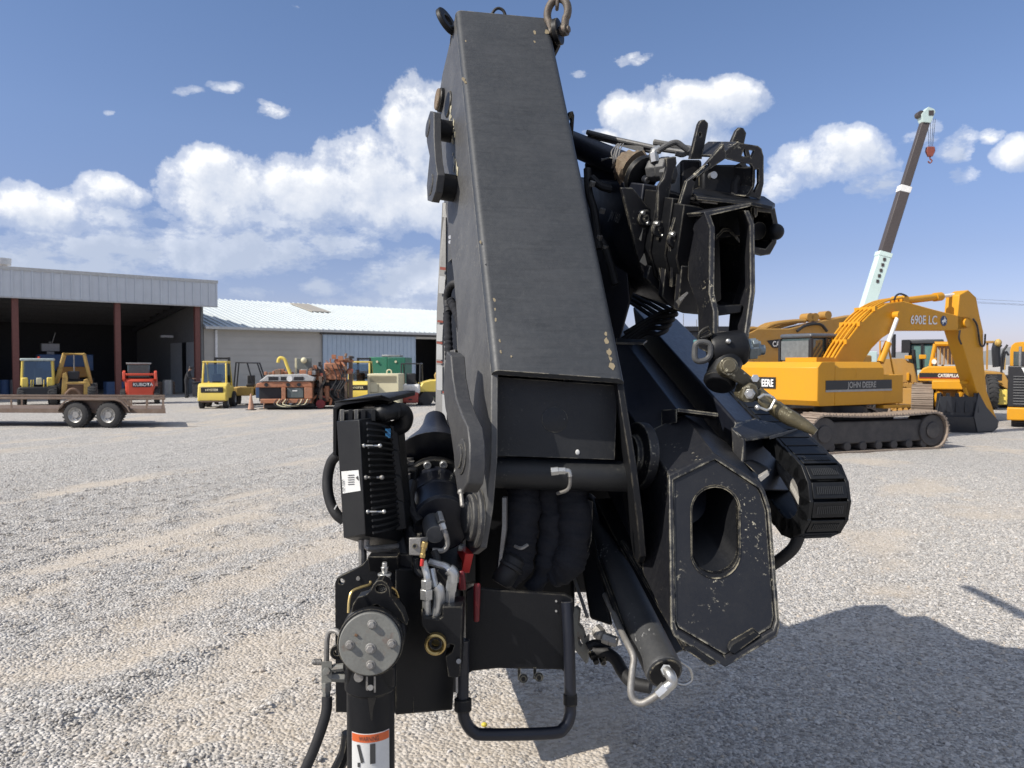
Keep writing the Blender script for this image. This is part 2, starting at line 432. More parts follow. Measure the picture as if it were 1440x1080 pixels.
c = mixc(h, fac, stone, dirt)
c = mixc(h, h.math('MULTIPLY', h.ramp(big, [(.4, 0), (.7, 1)]), .3), c, (.50, .455, .40))
h.l(c, b.inputs['Base Color']); b.inputs['Roughness'].default_value = .95; b.inputs['Specular IOR Level'].default_value = .2
bp = h.n('ShaderNodeBump'); bp.inputs['Strength'].default_value = .9; bp.inputs['Distance'].default_value = .02
hh = h.math('MULTIPLY_ADD', h.math('SUBTRACT', 1, h.math('MULTIPLY', vo.outputs['Distance'], 1.2)), h.math('SUBTRACT', 1, h.math('MULTIPLY', fac, .93)), h.math('MULTIPLY', fine, .25))
h.l(hh, bp.inputs['Height']); h.l(bp.outputs[0], b.inputs['Normal'])
gx = np.concatenate([np.linspace(-420, -16, 60)[:-1], np.arange(-16, 16, .12), np.linspace(16, 420, 60)])
gy = np.concatenate([np.linspace(-30, 1.5, 14)[:-1], np.arange(1.5, 26, .12), np.geomspace(26, 1400, 60)])
ground = ground_mesh('ground', gx, gy, 0, lambda x, y: np.clip((24 - y) / 8, .25, 1))
ground.data.materials.append(m_ground); tag(ground, kind='structure')

# loose stones lying on the ground near the camera (real stones, scattered)
m_stone, nt, b = newmat('loose_stone'); h = N(nt)
oi = h.n('ShaderNodeObjectInfo').outputs['Random']
cc = h.ramp(oi, [(0, (.19, .182, .172)), (.35, (.37, .354, .33)), (.7, (.49, .47, .44)), (.86, (.62, .597, .56)), (.92, (.48, .40, .31)), (1, (.64, .62, .59))])
tcx = h.n('ShaderNodeTexCoord').outputs['Object']
nz = noise(h, tcx, 40, 4, .6)
cc = mixc(h, h.math('MULTIPLY', nz, .5), cc, (.40, .36, .32))
h.l(cc, b.inputs['Base Color']); b.inputs['Roughness'].default_value = .9; b.inputs['Specular IOR Level'].default_value = .25
stones = bpy.data.collections.new('stones')
for k in range(7):
    bm = bmesh.new(); bmesh.ops.create_icosphere(bm, subdivisions=1 if k < 6 else 2, radius=1)
    sc = V((1, random.uniform(.6, .95), random.uniform(.45, .75)))
    for q in bm.verts:
        d = 1 + .38 * mnoise.noise(q.co * 1.3 + V((k * 7.1, 3, 1)))
        q.co = V((q.co.x * sc.x, q.co.y * sc.y, q.co.z * sc.z)) * d
    me = bpy.data.meshes.new('stone'); bm.to_mesh(me); bm.free(); me.materials.append(m_stone)
    stones.objects.link(bpy.data.objects.new('stone', me))
sx_ = np.arange(-11, 12.5, .12); sy_ = np.arange(2.2, 15, .12)
gravel = ground_mesh('gravel', sx_, sy_, 0)
me = gravel.data
# keep only what the photo could see from here or from a step to the side
bm = bmesh.new(); bm.from_mesh(me)
bmesh.ops.delete(bm, geom=[f for f in bm.faces if abs(f.calc_center_median().x) > .78 * f.calc_center_median().y + .9], context='FACES'); bm.to_mesh(me); bm.free()
me.materials.append(m_ground)
gt = bpy.data.node_groups.new('scatter_gravel', 'GeometryNodeTree')
gt.interface.new_socket('Geometry', in_out='INPUT', socket_type='NodeSocketGeometry'); gt.interface.new_socket('Geometry', in_out='OUTPUT', socket_type='NodeSocketGeometry')
g = N(gt); gi = g.n('NodeGroupInput'); go = g.n('NodeGroupOutput')
na = g.n('GeometryNodeInputNamedAttribute', data_type='FLOAT'); na.inputs['Name'].default_value = 'bare'
pos = g.n('GeometryNodeInputPosition'); sp_ = g.n('ShaderNodeSeparateXYZ'); g.l(pos.outputs[0], sp_.inputs[0])
dist = sp_.outputs[1]
dn = g.math('MULTIPLY', g.math('POWER', g.math('SUBTRACT', 1, g.math('MULTIPLY', na.outputs[0], .90)), 1.4), g.math('MULTIPLY', g.math('DIVIDE', g.math('SUBTRACT', 15.2, dist), 6.5, clamp=True), DENS))
dp = g.n('GeometryNodeDistributePointsOnFaces'); g.l(gi.outputs[0], dp.inputs['Mesh']); g.l(dn, dp.inputs['Density'])
ci = g.n('GeometryNodeCollectionInfo'); ci.inputs[0].default_value = stones; ci.inputs['Separate Children'].default_value = True; ci.inputs['Reset Children'].default_value = True
ip = g.n('GeometryNodeInstanceOnPoints'); ip.inputs['Pick Instance'].default_value = True
g.l(dp.outputs['Points'], ip.inputs['Points']); g.l(ci.outputs[0], ip.inputs['Instance'])
rr = g.n('FunctionNodeRandomValue', data_type='FLOAT_VECTOR'); rr.inputs[0].default_value = (-.5, -.5, 0); rr.inputs[1].default_value = (.5, .5, 6.28); g.l(rr.outputs[0], ip.inputs['Rotation'])
rs = g.n('FunctionNodeRandomValue', data_type='FLOAT'); rs.inputs[2].default_value = 0; rs.inputs[3].default_value = 1
szz = g.math('MULTIPLY_ADD', g.math('POWER', rs.outputs[1], 3.0), .013, .0068)
g.l(szz, ip.inputs['Scale']); g.l(ip.outputs[0], go.inputs[0])
mo = gravel.modifiers.new('scatter', 'NODES'); mo.node_group = gt
tag(gravel, kind='stuff'); gravel['label'] = 'loose grey crushed gravel covering the yard'

hill = MB(); 
for (x0, x1, y, hh_) in ((-900, 1600, 1250, 22), (300, 1500, 1100, 40)):
    n = 60; a = []
    for i in range(n + 1):
        x = x0 + (x1 - x0) * i / n; e = min(i, n - i) / n * 4
        a.append(V((x, y, -2 + hh_ * min(1, e) * (.45 + .7 * mnoise.noise(V((x * .006, y, 0))) + .15 * mnoise.noise(V((x * .03, y, 2)))))))
    for i in range(n):
        p, q = a[i], a[i + 1]
        hill.add([V((p.x, y - 160, -2)), V((q.x, y - 160, -2)), q, p, V((q.x, y + 160, -2)), V((p.x, y + 160, -2))], [(0, 1, 2, 3), (3, 2, 4, 5)])
ho = hill.build('hills', flat('hill_scrub', (.22, .22, .21), .9), smooth=60); tag(ho, kind='structure')
# ================================================================ background
def frame(o, xd):               # local frame: x along xd, y to its left (away), z up
    xd = V((xd[0], xd[1], 0)).normalized(); yd = V((-xd.y, xd.x, 0))
    return Matrix(((xd.x, yd.x, 0, o[0]), (xd.y, yd.y, 0, o[1]), (0, 0, 1, o[2] if len(o) > 2 else 0), (0, 0, 0, 1)))
def P3(fr, *q): return fr @ V(q)
def D3(fr, *q): return fr.to_3x3() @ V(q)
def ribs(mb, fr, x0, x1, y, z0, z1, step, w=.05, d=.035):
    n = int((x1 - x0) / step)
    for i in range(n + 1):
        x = x0 + i * (x1 - x0) / n
        mb.bx(x - w / 2, x + w / 2, y - d, y, z0, z1, fr)

M_metalwhite = flat('white_metal_sheet', (.58, .61, .64), .45, 0, .4, .35, 1.2)
M_roof = flat('galvanised_roof', (.55, .585, .585), .42, .0, .5, .35, .8)
M_beige = flat('beige_siding', (.47, .445, .40), .7, 0, .3, .4, .9)
M_bluemetal = flat('pale_blue_sheet', (.42, .50, .58), .5, 0, .4, .4, 1.2)
M_rustred = flat('red_oxide_steel', (.17, .062, .048), .6)
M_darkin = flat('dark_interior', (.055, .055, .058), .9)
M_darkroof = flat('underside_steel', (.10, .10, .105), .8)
M_concrete = flat('concrete', (.34, .32, .30), .9)
M_trim = flat('trim', (.52, .52, .50), .5)
M_tan = flat('tan_panel', (.42, .38, .31), .5)
M_black = flat('black_plastic', (.018, .018, .02), .45)
M_rubber = flat('tyre_rubber', (.035, .034, .034), .85)
M_steel = flat('plain_steel', (.36, .35, .33), .4, .6)
M_glass = flat('tinted_glass', (.06, .085, .085), .06, 0, 1)
M_cabglass, nt, b = newmat('clear_cab_glass'); h = N(nt)
tr_ = h.n('ShaderNodeBsdfTransparent'); tr_.inputs['Color'].default_value = (.50, .58, .57, 1); gl_ = h.n('ShaderNodeBsdfGlossy'); gl_.inputs['Roughness'].default_value = .04
mx_ = h.n('ShaderNodeMixShader'); mx_.inputs[0].default_value = .16; h.l(tr_.outputs[0], mx_.inputs[1]); h.l(gl_.outputs[0], mx_.inputs[2]); h.l(mx_.outputs[0], nt.nodes['Material Output'].inputs['Surface'])
M_glassg = flat('green_glass', (.10, .22, .20), .08, 0, .8)
M_yel = paint('machine_yellow', (.62, .29, .014), .45, .18, (.36, .20, .05), scale=1.6, spec=.3)
M_yeld = paint('dusty_yellow', (.38, .20, .035), .55, .35, (.30, .21, .11), scale=1.5, rust=.15)
M_yelf = paint('forklift_yellow', (.74, .56, .10), .45, .25, (.40, .32, .17), scale=2)
M_yelo = paint('old_yellow', (.56, .36, .09), .55, .4, (.24, .17, .10), scale=2, rust=.5)
M_cream = paint('cream_paint', (.62, .57, .38), .5, .2, (.42, .37, .25), scale=2)
M_red = paint('orange_red', (.62, .07, .03), .4, .15, (.35, .12, .07), scale=2)
M_orange = paint('weathered_orange', (.40, .155, .075), .65, .6, (.26, .17, .12), scale=3, rust=.5)
M_rusty = paint('rusty_steel', (.17, .10, .065), .8, .5, (.28, .2, .14), scale=3, rust=.5)
M_green = paint('green_paint', (.022, .17, .095), .5, .15, scale=2)
M_bluep = paint('blue_paint', (.05, .11, .24), .5, .2, scale=2)
M_mint = paint('pale_mint_paint', (.55, .68, .64), .4, .12, scale=.6)
M_boomdark = flat('dark_boom_paint', (.075, .062, .058), .5)
M_track = paint('dusty_track', (.24, .19, .15), .8, .5, (.36, .29, .23), scale=4)
M_trackd = paint('dark_track', (.045, .042, .042), .7, .3, (.16, .14, .12), scale=4)
M_white = flat('white_paint', (.78, .77, .74), .5)
M_letter = flat('white_lettering', (.80, .80, .78), .5)
M_lettery = flat('cream_lettering', (.80, .74, .50), .5)
M_brown = paint('brown_primer', (.125, .085, .062), .7, .4, (.25, .2, .16), scale=5, rust=.4)
M_cloth = flat('dark_clothes', (.03, .03, .035), .9)
M_skin = flat('skin', (.32, .19, .13), .6)

EV = V((.764, .645, 0))
# ---- the open shed on the left
SH = frame((-19.0, 47.0), (EV.x, EV.y))                      # origin at its right front post
t = thing('equipment_shed', 'long open-fronted equipment shed with pale ribbed fascia and brown steel posts', 'building', SH.translation)
LZ0, LZ1 = 5.48, 6.9
DEP, LEFT = 15.0, -32.0
mb = MB(); mb.bx(LEFT, .95, -.12, 0, LZ0, LZ1, SH); ribs(mb, SH, LEFT, .92, -.12, LZ0 + .02, LZ1 - .02, .46, .07, .06)
f_ = mb.build('fascia', M_metalwhite, t)
mb = MB(); mb.bx(LEFT, 1.0, -.17, .06, LZ1 - .02, LZ1 + .16, SH); mb.bx(LEFT, .98, -.16, -.02, LZ0 - .07, LZ0 - .003, SH); mb.build('trim', M_trim, f_)
mb = MB(); mb.hexa([P3(SH, *q) for q in ((LEFT, .07, 6.3), (.95, .07, 6.3), (.95, DEP, 4.9), (LEFT, DEP, 4.9), (LEFT, .07, 6.45), (.95, .07, 6.45), (.95, DEP, 5.05), (LEFT, DEP, 5.05))])
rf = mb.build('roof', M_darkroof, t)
mb = MB()
for k in range(9):
    y = .8 + k * 1.6; z = 6.28 - 1.4 * y / DEP
    mb.bx(LEFT, -.15, y - .05, y + .05, z - .26, z - .02, SH)
mb.build('purlin', M_darkroof, rf)
for x in (LEFT + .2, -20.5, -10.0, -.15):
    mb = MB(); mb.hexa([P3(SH, *q) for q in ((x - .09, .3, 5.75), (x + .09, .3, 5.75), (x + .09, DEP - .2, 4.3), (x - .09, DEP - .2, 4.3), (x - .09, .3, 6.05), (x + .09, .3, 6.05), (x + .09, DEP - .2, 4.6), (x - .09, DEP - .2, 4.6))])
    mb.build('rafter', M_darkroof, rf)
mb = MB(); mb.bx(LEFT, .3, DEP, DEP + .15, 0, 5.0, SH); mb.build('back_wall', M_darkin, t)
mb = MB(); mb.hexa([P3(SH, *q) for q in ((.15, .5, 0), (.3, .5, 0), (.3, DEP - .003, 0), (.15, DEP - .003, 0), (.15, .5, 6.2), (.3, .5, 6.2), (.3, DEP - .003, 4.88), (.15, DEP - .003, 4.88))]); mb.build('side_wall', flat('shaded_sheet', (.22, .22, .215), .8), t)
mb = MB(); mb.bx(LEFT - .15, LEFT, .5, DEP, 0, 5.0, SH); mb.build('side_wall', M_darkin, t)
for (y0, y1) in ((1.0, 3.1), (3.9, 6.4)):
    mb = MB(); mb.bx(.07, .147, y0, y1, .05, 3.3, SH); mb.build('sliding_door', flat('door_sheet', (.44, .45, .44), .6), t)
mb = MB(); mb.bx(.05, .147, 3.1, 3.9, .05, 3.3, SH); mb.build('door_gap', M_black, t)
for u in (23, 167, 279, -150):
    d = ray(u, 510); k = d.x / d.y
    s = (k * 47.0 + 19.0) / (EV.x - k * EV.y)
    mb = MB(); mb.bx(s - .15, s + .15, .05, .09, 0, LZ0 + .3, SH); mb.bx(s - .15, s + .15, .31, .35, 0, LZ0 + .3, SH); mb.bx(s - .04, s + .04, .092, .308, 0, LZ0 + .3, SH)
    c = mb.build('post', M_rustred, t, bevel=.01)
mb = MB(); mb.bx(LEFT, .6, -.6, DEP, -.02, .055, SH); mb.build('floor_slab', M_concrete, t)
# light fitting glinting under the roof
mb = MB(); mb.bx(-.9, -.15, 5.0, 5.3, 3.65, 3.8, SH); mb.build('lamp', M_white, t)
for k, (sx0, mt) in enumerate(((-18.5, M_yelo), (-26, M_steel))):
    rk = thing('storage_rack', ('tall storage rack with yellow beams against the dark back wall of the shed' if k == 0 else 'grey storage rack behind the left post of the shed'), 'rack', P3(SH, sx0, 13.5, 0))
    for q in range(4):
        for yy in (12.6, 14.2):
            mb = MB(); mb.bx(sx0 + q * 2.4 - .05, sx0 + q * 2.4 + .05, yy - .05, yy + .05, .06, 3.6, SH); mb.build('upright', M_bluep, rk)
    for z in (1.0, 2.0, 3.2):
        mb = MB(); mb.bx(sx0 - .06, sx0 + 7.26, 12.5, 12.549, z, z + .13, SH); mb.bx(sx0, sx0 + 7.2, 12.66, 14.1, z + .05, z + .1, SH); mb.build('shelf', mt, rk)
random.seed(5)
for q in range(16):
    sx0 = -25.5 + q * 1.0 + random.uniform(-.2, .2); z = random.choice((1.11, 2.11)); w_, h_ = random.uniform(.3, .7), random.uniform(.3, .65)
    if q % 3 == 2: continue
    mb = MB(); mb.bx(sx0, sx0 + w_, 12.8, 13.5, z, z + h_, SH); mb.bx(sx0 - .02, sx0 + w_ + .02, 12.78, 13.52, z + h_, z + h_ + .04, SH)
    tag(mb.build('crate', random.choice((M_bluep, M_steel, M_brown, M_cream)), None, bevel=.02), 'small dim crate standing on the storage racks deep inside the shed', 'crate', 'crates on the shed racks')

# ---- the long warehouse
WH = frame((-18.67, 48.0), (EV.x, EV.y)); EZ = 4.25; RZ = 6.85; RB = 12.0
t = thing('warehouse', 'long low warehouse with bright galvanised ribbed roof and beige siding', 'building', WH.translation)
mb = MB(); mb.bx(-.55, 7.4, 0, .2, 0, EZ - .05, WH)
for z in np.arange(.45, 4.2, .40): mb.bx(-.55, 7.4, -.02, 0, z, z + .035, WH)
mb.build('wall', M_beige, t)
mb = MB(); mb.bx(18.6, 40, 0, .2, 0, EZ - .05, WH); mb.build('wall', M_beige, t)
mb = MB(); mb.bx(7.4, 18.6, .0, .2, 3.95, EZ - .05, WH); mb.build('lintel', M_trim, t)
mb = MB(); mb.bx(7.36, 14.87, -.16, -.1, .08, 3.93, WH); ribs(mb, WH, 7.4, 14.82, -.16, .1, 3.92, .33, .05, .03); mb.build('sliding_door', M_bluemetal, t)
mb = MB(); mb.bx(7.2, 22, -.2, -.04, 3.94, 4.06, WH); mb.build('door_rail', M_darkroof, t)
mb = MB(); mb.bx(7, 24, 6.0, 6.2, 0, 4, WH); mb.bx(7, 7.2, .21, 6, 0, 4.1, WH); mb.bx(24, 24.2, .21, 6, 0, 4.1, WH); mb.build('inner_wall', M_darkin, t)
mb = MB(); mb.hexa([P3(WH, *q) for q in ((-.62, -.45, EZ - .12), (40, -.45, EZ - .12), (40, RB, RZ - .02), (-.62, RB, RZ - .02), (-.62, -.45, EZ), (40, -.45, EZ), (40, RB, RZ + .1), (-.62, RB, RZ + .1))])
mb.hexa([P3(WH, *q) for q in ((-.62, RB + .005, RZ - .02), (40, RB + .005, RZ - .02), (40, RB * 2, EZ - .12), (-.62, RB * 2, EZ - .12), (-.62, RB + .005, RZ + .1), (40, RB + .005, RZ + .1), (40, RB * 2, EZ), (-.62, RB * 2, EZ))])
for i in range(94):
    x = -.6 + i * .433; w = .05
    mb.hexa([P3(WH, *q) for q in ((x, -.45, EZ - .01), (x + w, -.45, EZ - .01), (x + w, RB, RZ + .09), (x, RB, RZ + .09), (x, -.45, EZ + .07), (x + w, -.45, EZ + .07), (x + w, RB, RZ + .17), (x, RB, RZ + .17))])
rf = mb.build('roof', M_roof, t)
mb = MB(); y0, y1 = 7.2, 11.2
zz = lambda y: EZ + .115 + (RZ + .1 - EZ) * (y + .45) / (RB + .45)
mb.hexa([P3(WH, *q) for q in ((10.1, y0, zz(y0) - .07), (11.7, y0, zz(y0) - .07), (11.7, y1, zz(y1) - .07), (10.1, y1, zz(y1) - .07), (10.1, y0, zz(y0)), (11.7, y0, zz(y0)), (11.7, y1, zz(y1)), (10.1, y1, zz(y1)))])
mb.build('skylight', M_tan, rf)
mb = MB(); mb.bx(-.62, 40, -.6, -.455, EZ - .17, EZ - .02, WH); mb.build('gutter', M_trim, rf)
mb = MB(); mb.bx(.1, .24, -.14, -.025, .1, EZ - .2, WH); mb.build('downspout', M_white, t)
# small roof vent behind the shed
mb = MB(); p = W(4, 372, 60); mb.lathe((p.x, p.y, 4.5), (0, 0, 1), [(0, .3), (5.1, .3), (5.1, .55), (5.6, .6), (5.62, .2)], 16)
tag(mb.build('vent_pipe', M_white), 'small white capped vent pipe rising behind the shed roof', 'vent')

# ---- wheels
def wheel(parent, c, ax, r, w, rim=.6, rimmat=None, name='wheel'):
    c, ax = V(c), V(ax).normalized()
    mb = MB(); a = c - ax * (w / 2)
    mb.lathe(a, ax, [(0, r * rim), (w * .02, r * rim * 1.02), (w * .04, r * .86), (w * .16, r * .97), (w * .3, r), (w * .7, r), (w * .84, r * .97), (w * .96, r * .86), (w * .98, r * rim * 1.02), (w, r * rim)], 28, caps=False)
    for i in range(22):
        an = 2 * math.pi * i / 22; o_ = ax.orthogonal().normalized(); d = Matrix.Rotation(an, 3, ax) @ o_; tg = ax.cross(d)
        for sgn in (-.26, .26):
            cc = c + d * r * 1.0 + ax * (w * sgn)
            mb.hexa([cc + ax * (x * w * .2) + tg * (y * r * .05 + x * sgn * .15 * r) + d * (z * r * .02) for z in (-1, 1) for (x, y) in ((-1, -1), (1, -1), (1, 1), (-1, 1))])
    wo = mb.build(name, M_rubber, parent)
    mb = MB(); mb.lathe(a + ax * w * .02, ax, [(0, r * rim), (w * .05, r * rim * .92), (w * .2, r * rim * .8), (w * .25, r * .3), (w * .1, r * .24), (w * .1, .01)], 24, caps=False); mb.lathe(a + ax * w * .8, ax, [(0, .01), (0, r * rim)], 24, caps=False)
    for i in range(6):
        d = Matrix.Rotation(math.pi / 3 * i, 3, ax) @ ax.orthogonal().normalized()
        mb.cyl(a + ax * w * .1 + d * r * .36, a + ax * w * .28 + d * r * .36, r * .045, seg=6)
    mb.build('rim', rimmat or M_steel, wo); return wo

# ---- the trailer
TF = frame((-10.66, 23.6), (1, -.06)); TF[0][1], TF[1][1] = -.42, .91
t = thing('utility_trailer', 'long brown flatbed utility trailer with low pipe rails and twin axles', 'trailer', TF.translation)
TL = -11.5
mb = MB(); mb.bx(TL, 0, 0, .1, .44, .58, TF); mb.bx(TL, 0, 2.0, 2.1, .44, .58, TF); mb.bx(-.1, -.003, .103, 1.997, .44, .58, TF); mb.bx(TL, -.11, .105, 1.995, .53, .575, TF)
mb.build('deck', M_brown, t, bevel=.008)
for y in (0, 2.05):
    mb = MB(); mb.bx(TL, 0, y, y + .06, .86, .93, TF); rl = mb.build('rail', M_brown, t, bevel=.008)
    for x in list(np.arange(-11, -5.6, .95)) + [-4.95, -1.15, -.6, -.07]:
        mb = MB(); mb.bx(x - .03, x + .03, y + .002, y + .055, .583, .857, TF); mb.build('rail_post', M_brown, rl)
XW = (-2.68, -1.62)
XW = (-2.80, -1.76); SHF = .34
pth = [(-3.75, .5), (-3.68, .62), (-3.5, .80), (-3.3, .855), (-1.95, .855), (-1.75, .80), (-1.57, .62), (-1.5, .5), (-1.46, .5), (-1.53, .64), (-1.72, .835), (-1.92, .9), (-3.32, .9), (-3.53, .835), (-3.72, .64), (-3.79, .5)]
for y0, y1 in ((-.36, -.004), (2.105, 2.45)):
    mb = MB(); mb.plate([P3(TF, x + SHF, y0, z) for x, z in pth], D3(TF, 0, y1 - y0, 0)); fd = mb.build('fender', M_brown, t)
    mb = MB(); mb.plate([P3(TF, x + SHF, y1 - .03 if y0 < 0 else y0, z) for x, z in ((-3.7, .585), (-3.5, .78), (-3.3, .84), (-1.95, .84), (-1.75, .78), (-1.55, .585))], D3(TF, 0, .02, 0)); mb.build('fender_panel', M_brown, fd)
for x in XW:
    for y, a in ((-.19, -1), (2.28, 1)): wheel(t, P3(TF, x, y, .40), V((.06, 1, 0)) * (1 if a < 0 else -1), .40, .24, .58, M_steel)
    mb = MB(); mb.cyl(P3(TF, x, .0, .4), P3(TF, x, 2.1, .4), .04); mb.build('axle', M_black, t)

# ---- forklifts seen from behind
def forklift(name, label, o, xd, s=1.0, logo=None, group=None, cabglass=True):
    fr = frame(o, xd) @ Matrix.Scale(s, 4)
    t = thing(name, label, 'forklift', fr.translation, group)
    # local: x across (right), y forward (away), z up
    mb = MB(); prof = [(.0, .34), (.0, .62), (.06, .78), (.10, 1.0), (.30, 1.1), (.9, 1.12), (.9, .5), (.55, .45), (.5, .34)]
    mb.plate([P3(fr, -.60, y, z) for y, z in prof], D3(fr, 1.2, 0, 0)); cw = mb.build('counterweight', M_yelf, t, bevel=.05, segs=3)
    mb = MB(); mb.bx(-.46, .46, .01, .07, .70, .94, fr); gr = mb.build('grille', M_black, cw, bevel=.02)
    if logo: text('lettering', logo, P3(fr, -.27, .006, .775), D3(fr, 1, 0, 0), D3(fr, 0, 0, 1), .095 * s, M_lettery, gr, width=.54 * s, bold=.02, shear=.15)
    mb = MB(); mb.bx(-.55, .55, .9, 1.95, .42, .95, fr); mb.build('body', M_yelf, t, bevel=.04)
    mb = MB(); mb.bx(-.5, .5, .015, .3, .28, .42, fr); mb.build('bumper', M_brown, t, bevel=.03)
    mb = MB()
    for x in (-.5, .5):
        mb.tube([P3(fr, x, .55, 1.1), P3(fr, x * .94, .68, 2.02)], .045 * s, 8, 0); mb.tube([P3(fr, x, 1.75, .95), P3(fr, x * .94, 1.35, 2.02)], .045 * s, 8, 0)
    mb.bx(-.52, .52, .62, 1.45, 2.0, 2.07, fr); mb.build('overhead_guard', M_yelf, t, bevel=.015)
    if cabglass:
        mb = MB(); mb.hexa([P3(fr, *q) for q in ((-.44, .60, 1.18), (.44, .60, 1.18), (.44, .62, 1.18), (-.44, .62, 1.18), (-.42, .68, 1.93), (.42, .68, 1.93), (.42, .70, 1.93), (-.42, .70, 1.93))])
        mb.build('rear_window', M_cabglass, t)
        mb = MB(); mb.plate([P3(fr, .49, *q) for q in ((.68, 1.15), (.76, 1.95), (1.33, 1.95), (1.62, 1.1))], D3(fr, .02, 0, 0)); mb.build('side_window', M_cabglass, t)
    mb = MB(); mb.bx(-.2, .2, .95, 1.35, .951, 1.08, fr); mb.bx(-.2, .2, .95, 1.05, 1.08, 1.5, fr); mb.build('seat', M_black, t, bevel=.04)
    mb = MB(); mb.tube([P3(fr, 0, 1.75, .95), P3(fr, 0, 1.5, 1.35)], .03 * s, 8, 0); mb.lathe(P3(fr, 0, 1.5, 1.35), D3(fr, 0, -.6, .8), [(0, .13), (0, .17), (.03, .17), (.03, .13), (0, .13)], 16, caps=False); mb.build('steering_wheel', M_black, t)
    for x in (-.52, .52):
        wheel(t, P3(fr, x * .96, .42, .27), D3(fr, 1, 0, 0) * (1 if x < 0 else -1), .27 * s, .2 * s, .5, M_steel); wheel(t, P3(fr, x * 1.02, 1.75, .35), D3(fr, 1, 0, 0) * (1 if x < 0 else -1), .35 * s, .26 * s, .5, M_steel)
    mb = MB()
    for x in (-.3, .3): mb.bx(x - .05, x + .05, 2.12, 2.26, .1, 2.25, fr)
    for z in (.3, 1.2, 2.15): mb.bx(-.249, .249, 2.14, 2.22, z, z + .09, fr)
    mb.build('mast', M_black, t)
    for x in (-.25, .25):
        mb = MB(); mb.bx(x - .05, x + .05, 2.3, 3.3, .06, .1, fr); mb.bx(x - .05, x + .05, 2.27, 2.31, .06, .6, fr); mb.build('fork', M_black, t)
    return t, fr
p = G(298, 575)
t, fr = forklift('forklift', 'yellow cab forklift facing away beside the traffic cone, its dark rear grille lettered', (p.x, p.y), (1, .16), 1.0, 'HYSTER', 'yellow forklifts facing the warehouse')
p = G(503, 569.5)
t, fr = forklift('forklift', 'yellow forklift partly hidden behind the cream generator box', (p.x, p.y), (1, .05), 1.0, 'HYSTER', 'yellow forklifts facing the warehouse')

# ---- machine with black frame behind the first forklift
fr = frame((G(345, 571).x, 36.0), (1, .2))
t = thing('tow_tractor', 'low dark tow tractor with a thin black roll frame behind the cab forklift', 'tractor', fr.translation)
mb = MB()
for y in (0, .9):
    mb.tube([P3(fr, -.75, y, .5), P3(fr, -.6, y, 2.0), P3(fr, .35, y, 1.98), P3(fr, .75, y, .7)], .04, 8, 0)
mb.tube([P3(fr, -.1, 0, 1.98), P3(fr, .15, 0, 1.0)], .035, 8, 0); mb.build('roll_frame', M_black, t)
mb = MB(); mb.bx(-.8, .2, -.1, 1.5, .45, .85, fr); mb.bx(.25, .9, -.1, 1.4, .45, 1.0, fr); mb.build('body', M_yelo, t, bevel=.04)
mb = MB(); mb.bx(.3, .95, -.25, -.11, .35, .95, fr); mb.build('guard', M_bluep, t, bevel=.02)
mb = MB(); mb.bx(-.2, .15, .3, .7, .851, 1.0, fr); mb.bx(-.2, .15, .7, .78, .9, 1.4, fr); mb.build('seat', M_black, t, bevel=.03)
for x in (-.7, .75):
    for y in (.1, 1.2): wheel(t, P3(fr, x, y, .33), D3(fr, 1, 0, 0) * (1 if x < 0 else -1), .33, .25, .5)

# ---- traffic cones
def cone(u, v, hgt, label, tilt=0):
    p = G(u, v); t = thing('traffic_cone', label, 'traffic cone', p)
    rt = Matrix.Rotation(tilt, 3, 'Y')
    mb = MB(); mb.lathe(p + V((0, 0, .03)), rt @ V((0, 0, 1)), [(0, .135 * hgt / .7), (hgt * .99, .03), (hgt, .02)], 20); mb.build('cone_body', flat('faded_cone', (.52, .30, .20), .7), t)
    mb = MB(); mb.bx(p.x - .18, p.x + .18, p.y - .18, p.y + .18, 0, .03); mb.build('cone_base', M_black, t, bevel=.01)
cone(353, 576.5, .66, 'tall faded orange traffic cone standing by the orange mining machine')
cone(372, 575, .26, 'short stub of a faded cone beside the tall traffic cone')

# ---- the orange mining machines
fr = frame((G(400, 577).x, 32.6), (1, .12))
t = thing('mining_loader', 'low battered orange mining machine with grey hood, hoses and a yellow lever arm', 'mining machine', fr.translation)
mb = MB(); mb.plate([P3(fr, x, 0, z) for x, z in ((-1.3, .95), (-1.25, 1.12), (-.95, 1.2), (.95, 1.2), (1.05, 1.1), (1.05, .95))], D3(fr, 0, 2.0, 0)); mb.build('upper_body', M_orange, t, bevel=.03)
mb = MB(); mb.plate([P3(fr, x, -.04, z) for x, z in ((-1.15, 1.21), (-.8, 1.48), (.75, 1.52), (1.15, 1.36), (1.1, 1.21))], D3(fr, 0, 1.6, 0)); hd = mb.build('hood', flat('grey_hood', (.42, .42, .41), .5), t, bevel=.03)
mb = MB()
for x in (-.75, -.25, .3): mb.bx(x, x + .4, -.06, -.043, 1.25, 1.40, fr)
mb.build('hood_window', M_black, hd)
mb = MB(); mb.bx(-1.2, 1.0, .25, 2.0, .35, .945, fr); mb.build('inner_body', M_black, t)
mb = MB(); mb.bx(-.22, -.05, -.06, .24, .3, .949, fr); mb.bx(-1.1, 1.0, -.04, .24, .28, .46, fr); mb.bx(.72, 1.05, -.03, .24, .47, .945, fr); mb.build('front_frame', M_orange, t, bevel=.02)
mb = MB(); mb.bx(0, .68, .02, .2, .5, .94, fr); px_ = mb.build('panel', flat('slate_panel', (.10, .12, .12), .6), t, bevel=.02)
mb = MB(); mb.bx(.22, .42, .005, .02, .78, .83, fr); mb.build('plate', M_white, px_)
for x in (-.85, .05, .5):
    mb = MB(); mb.cyl(P3(fr, x, -.05, 1.06), P3(fr, x, .02, 1.06), .08); mb.build('lamp', M_black, t)
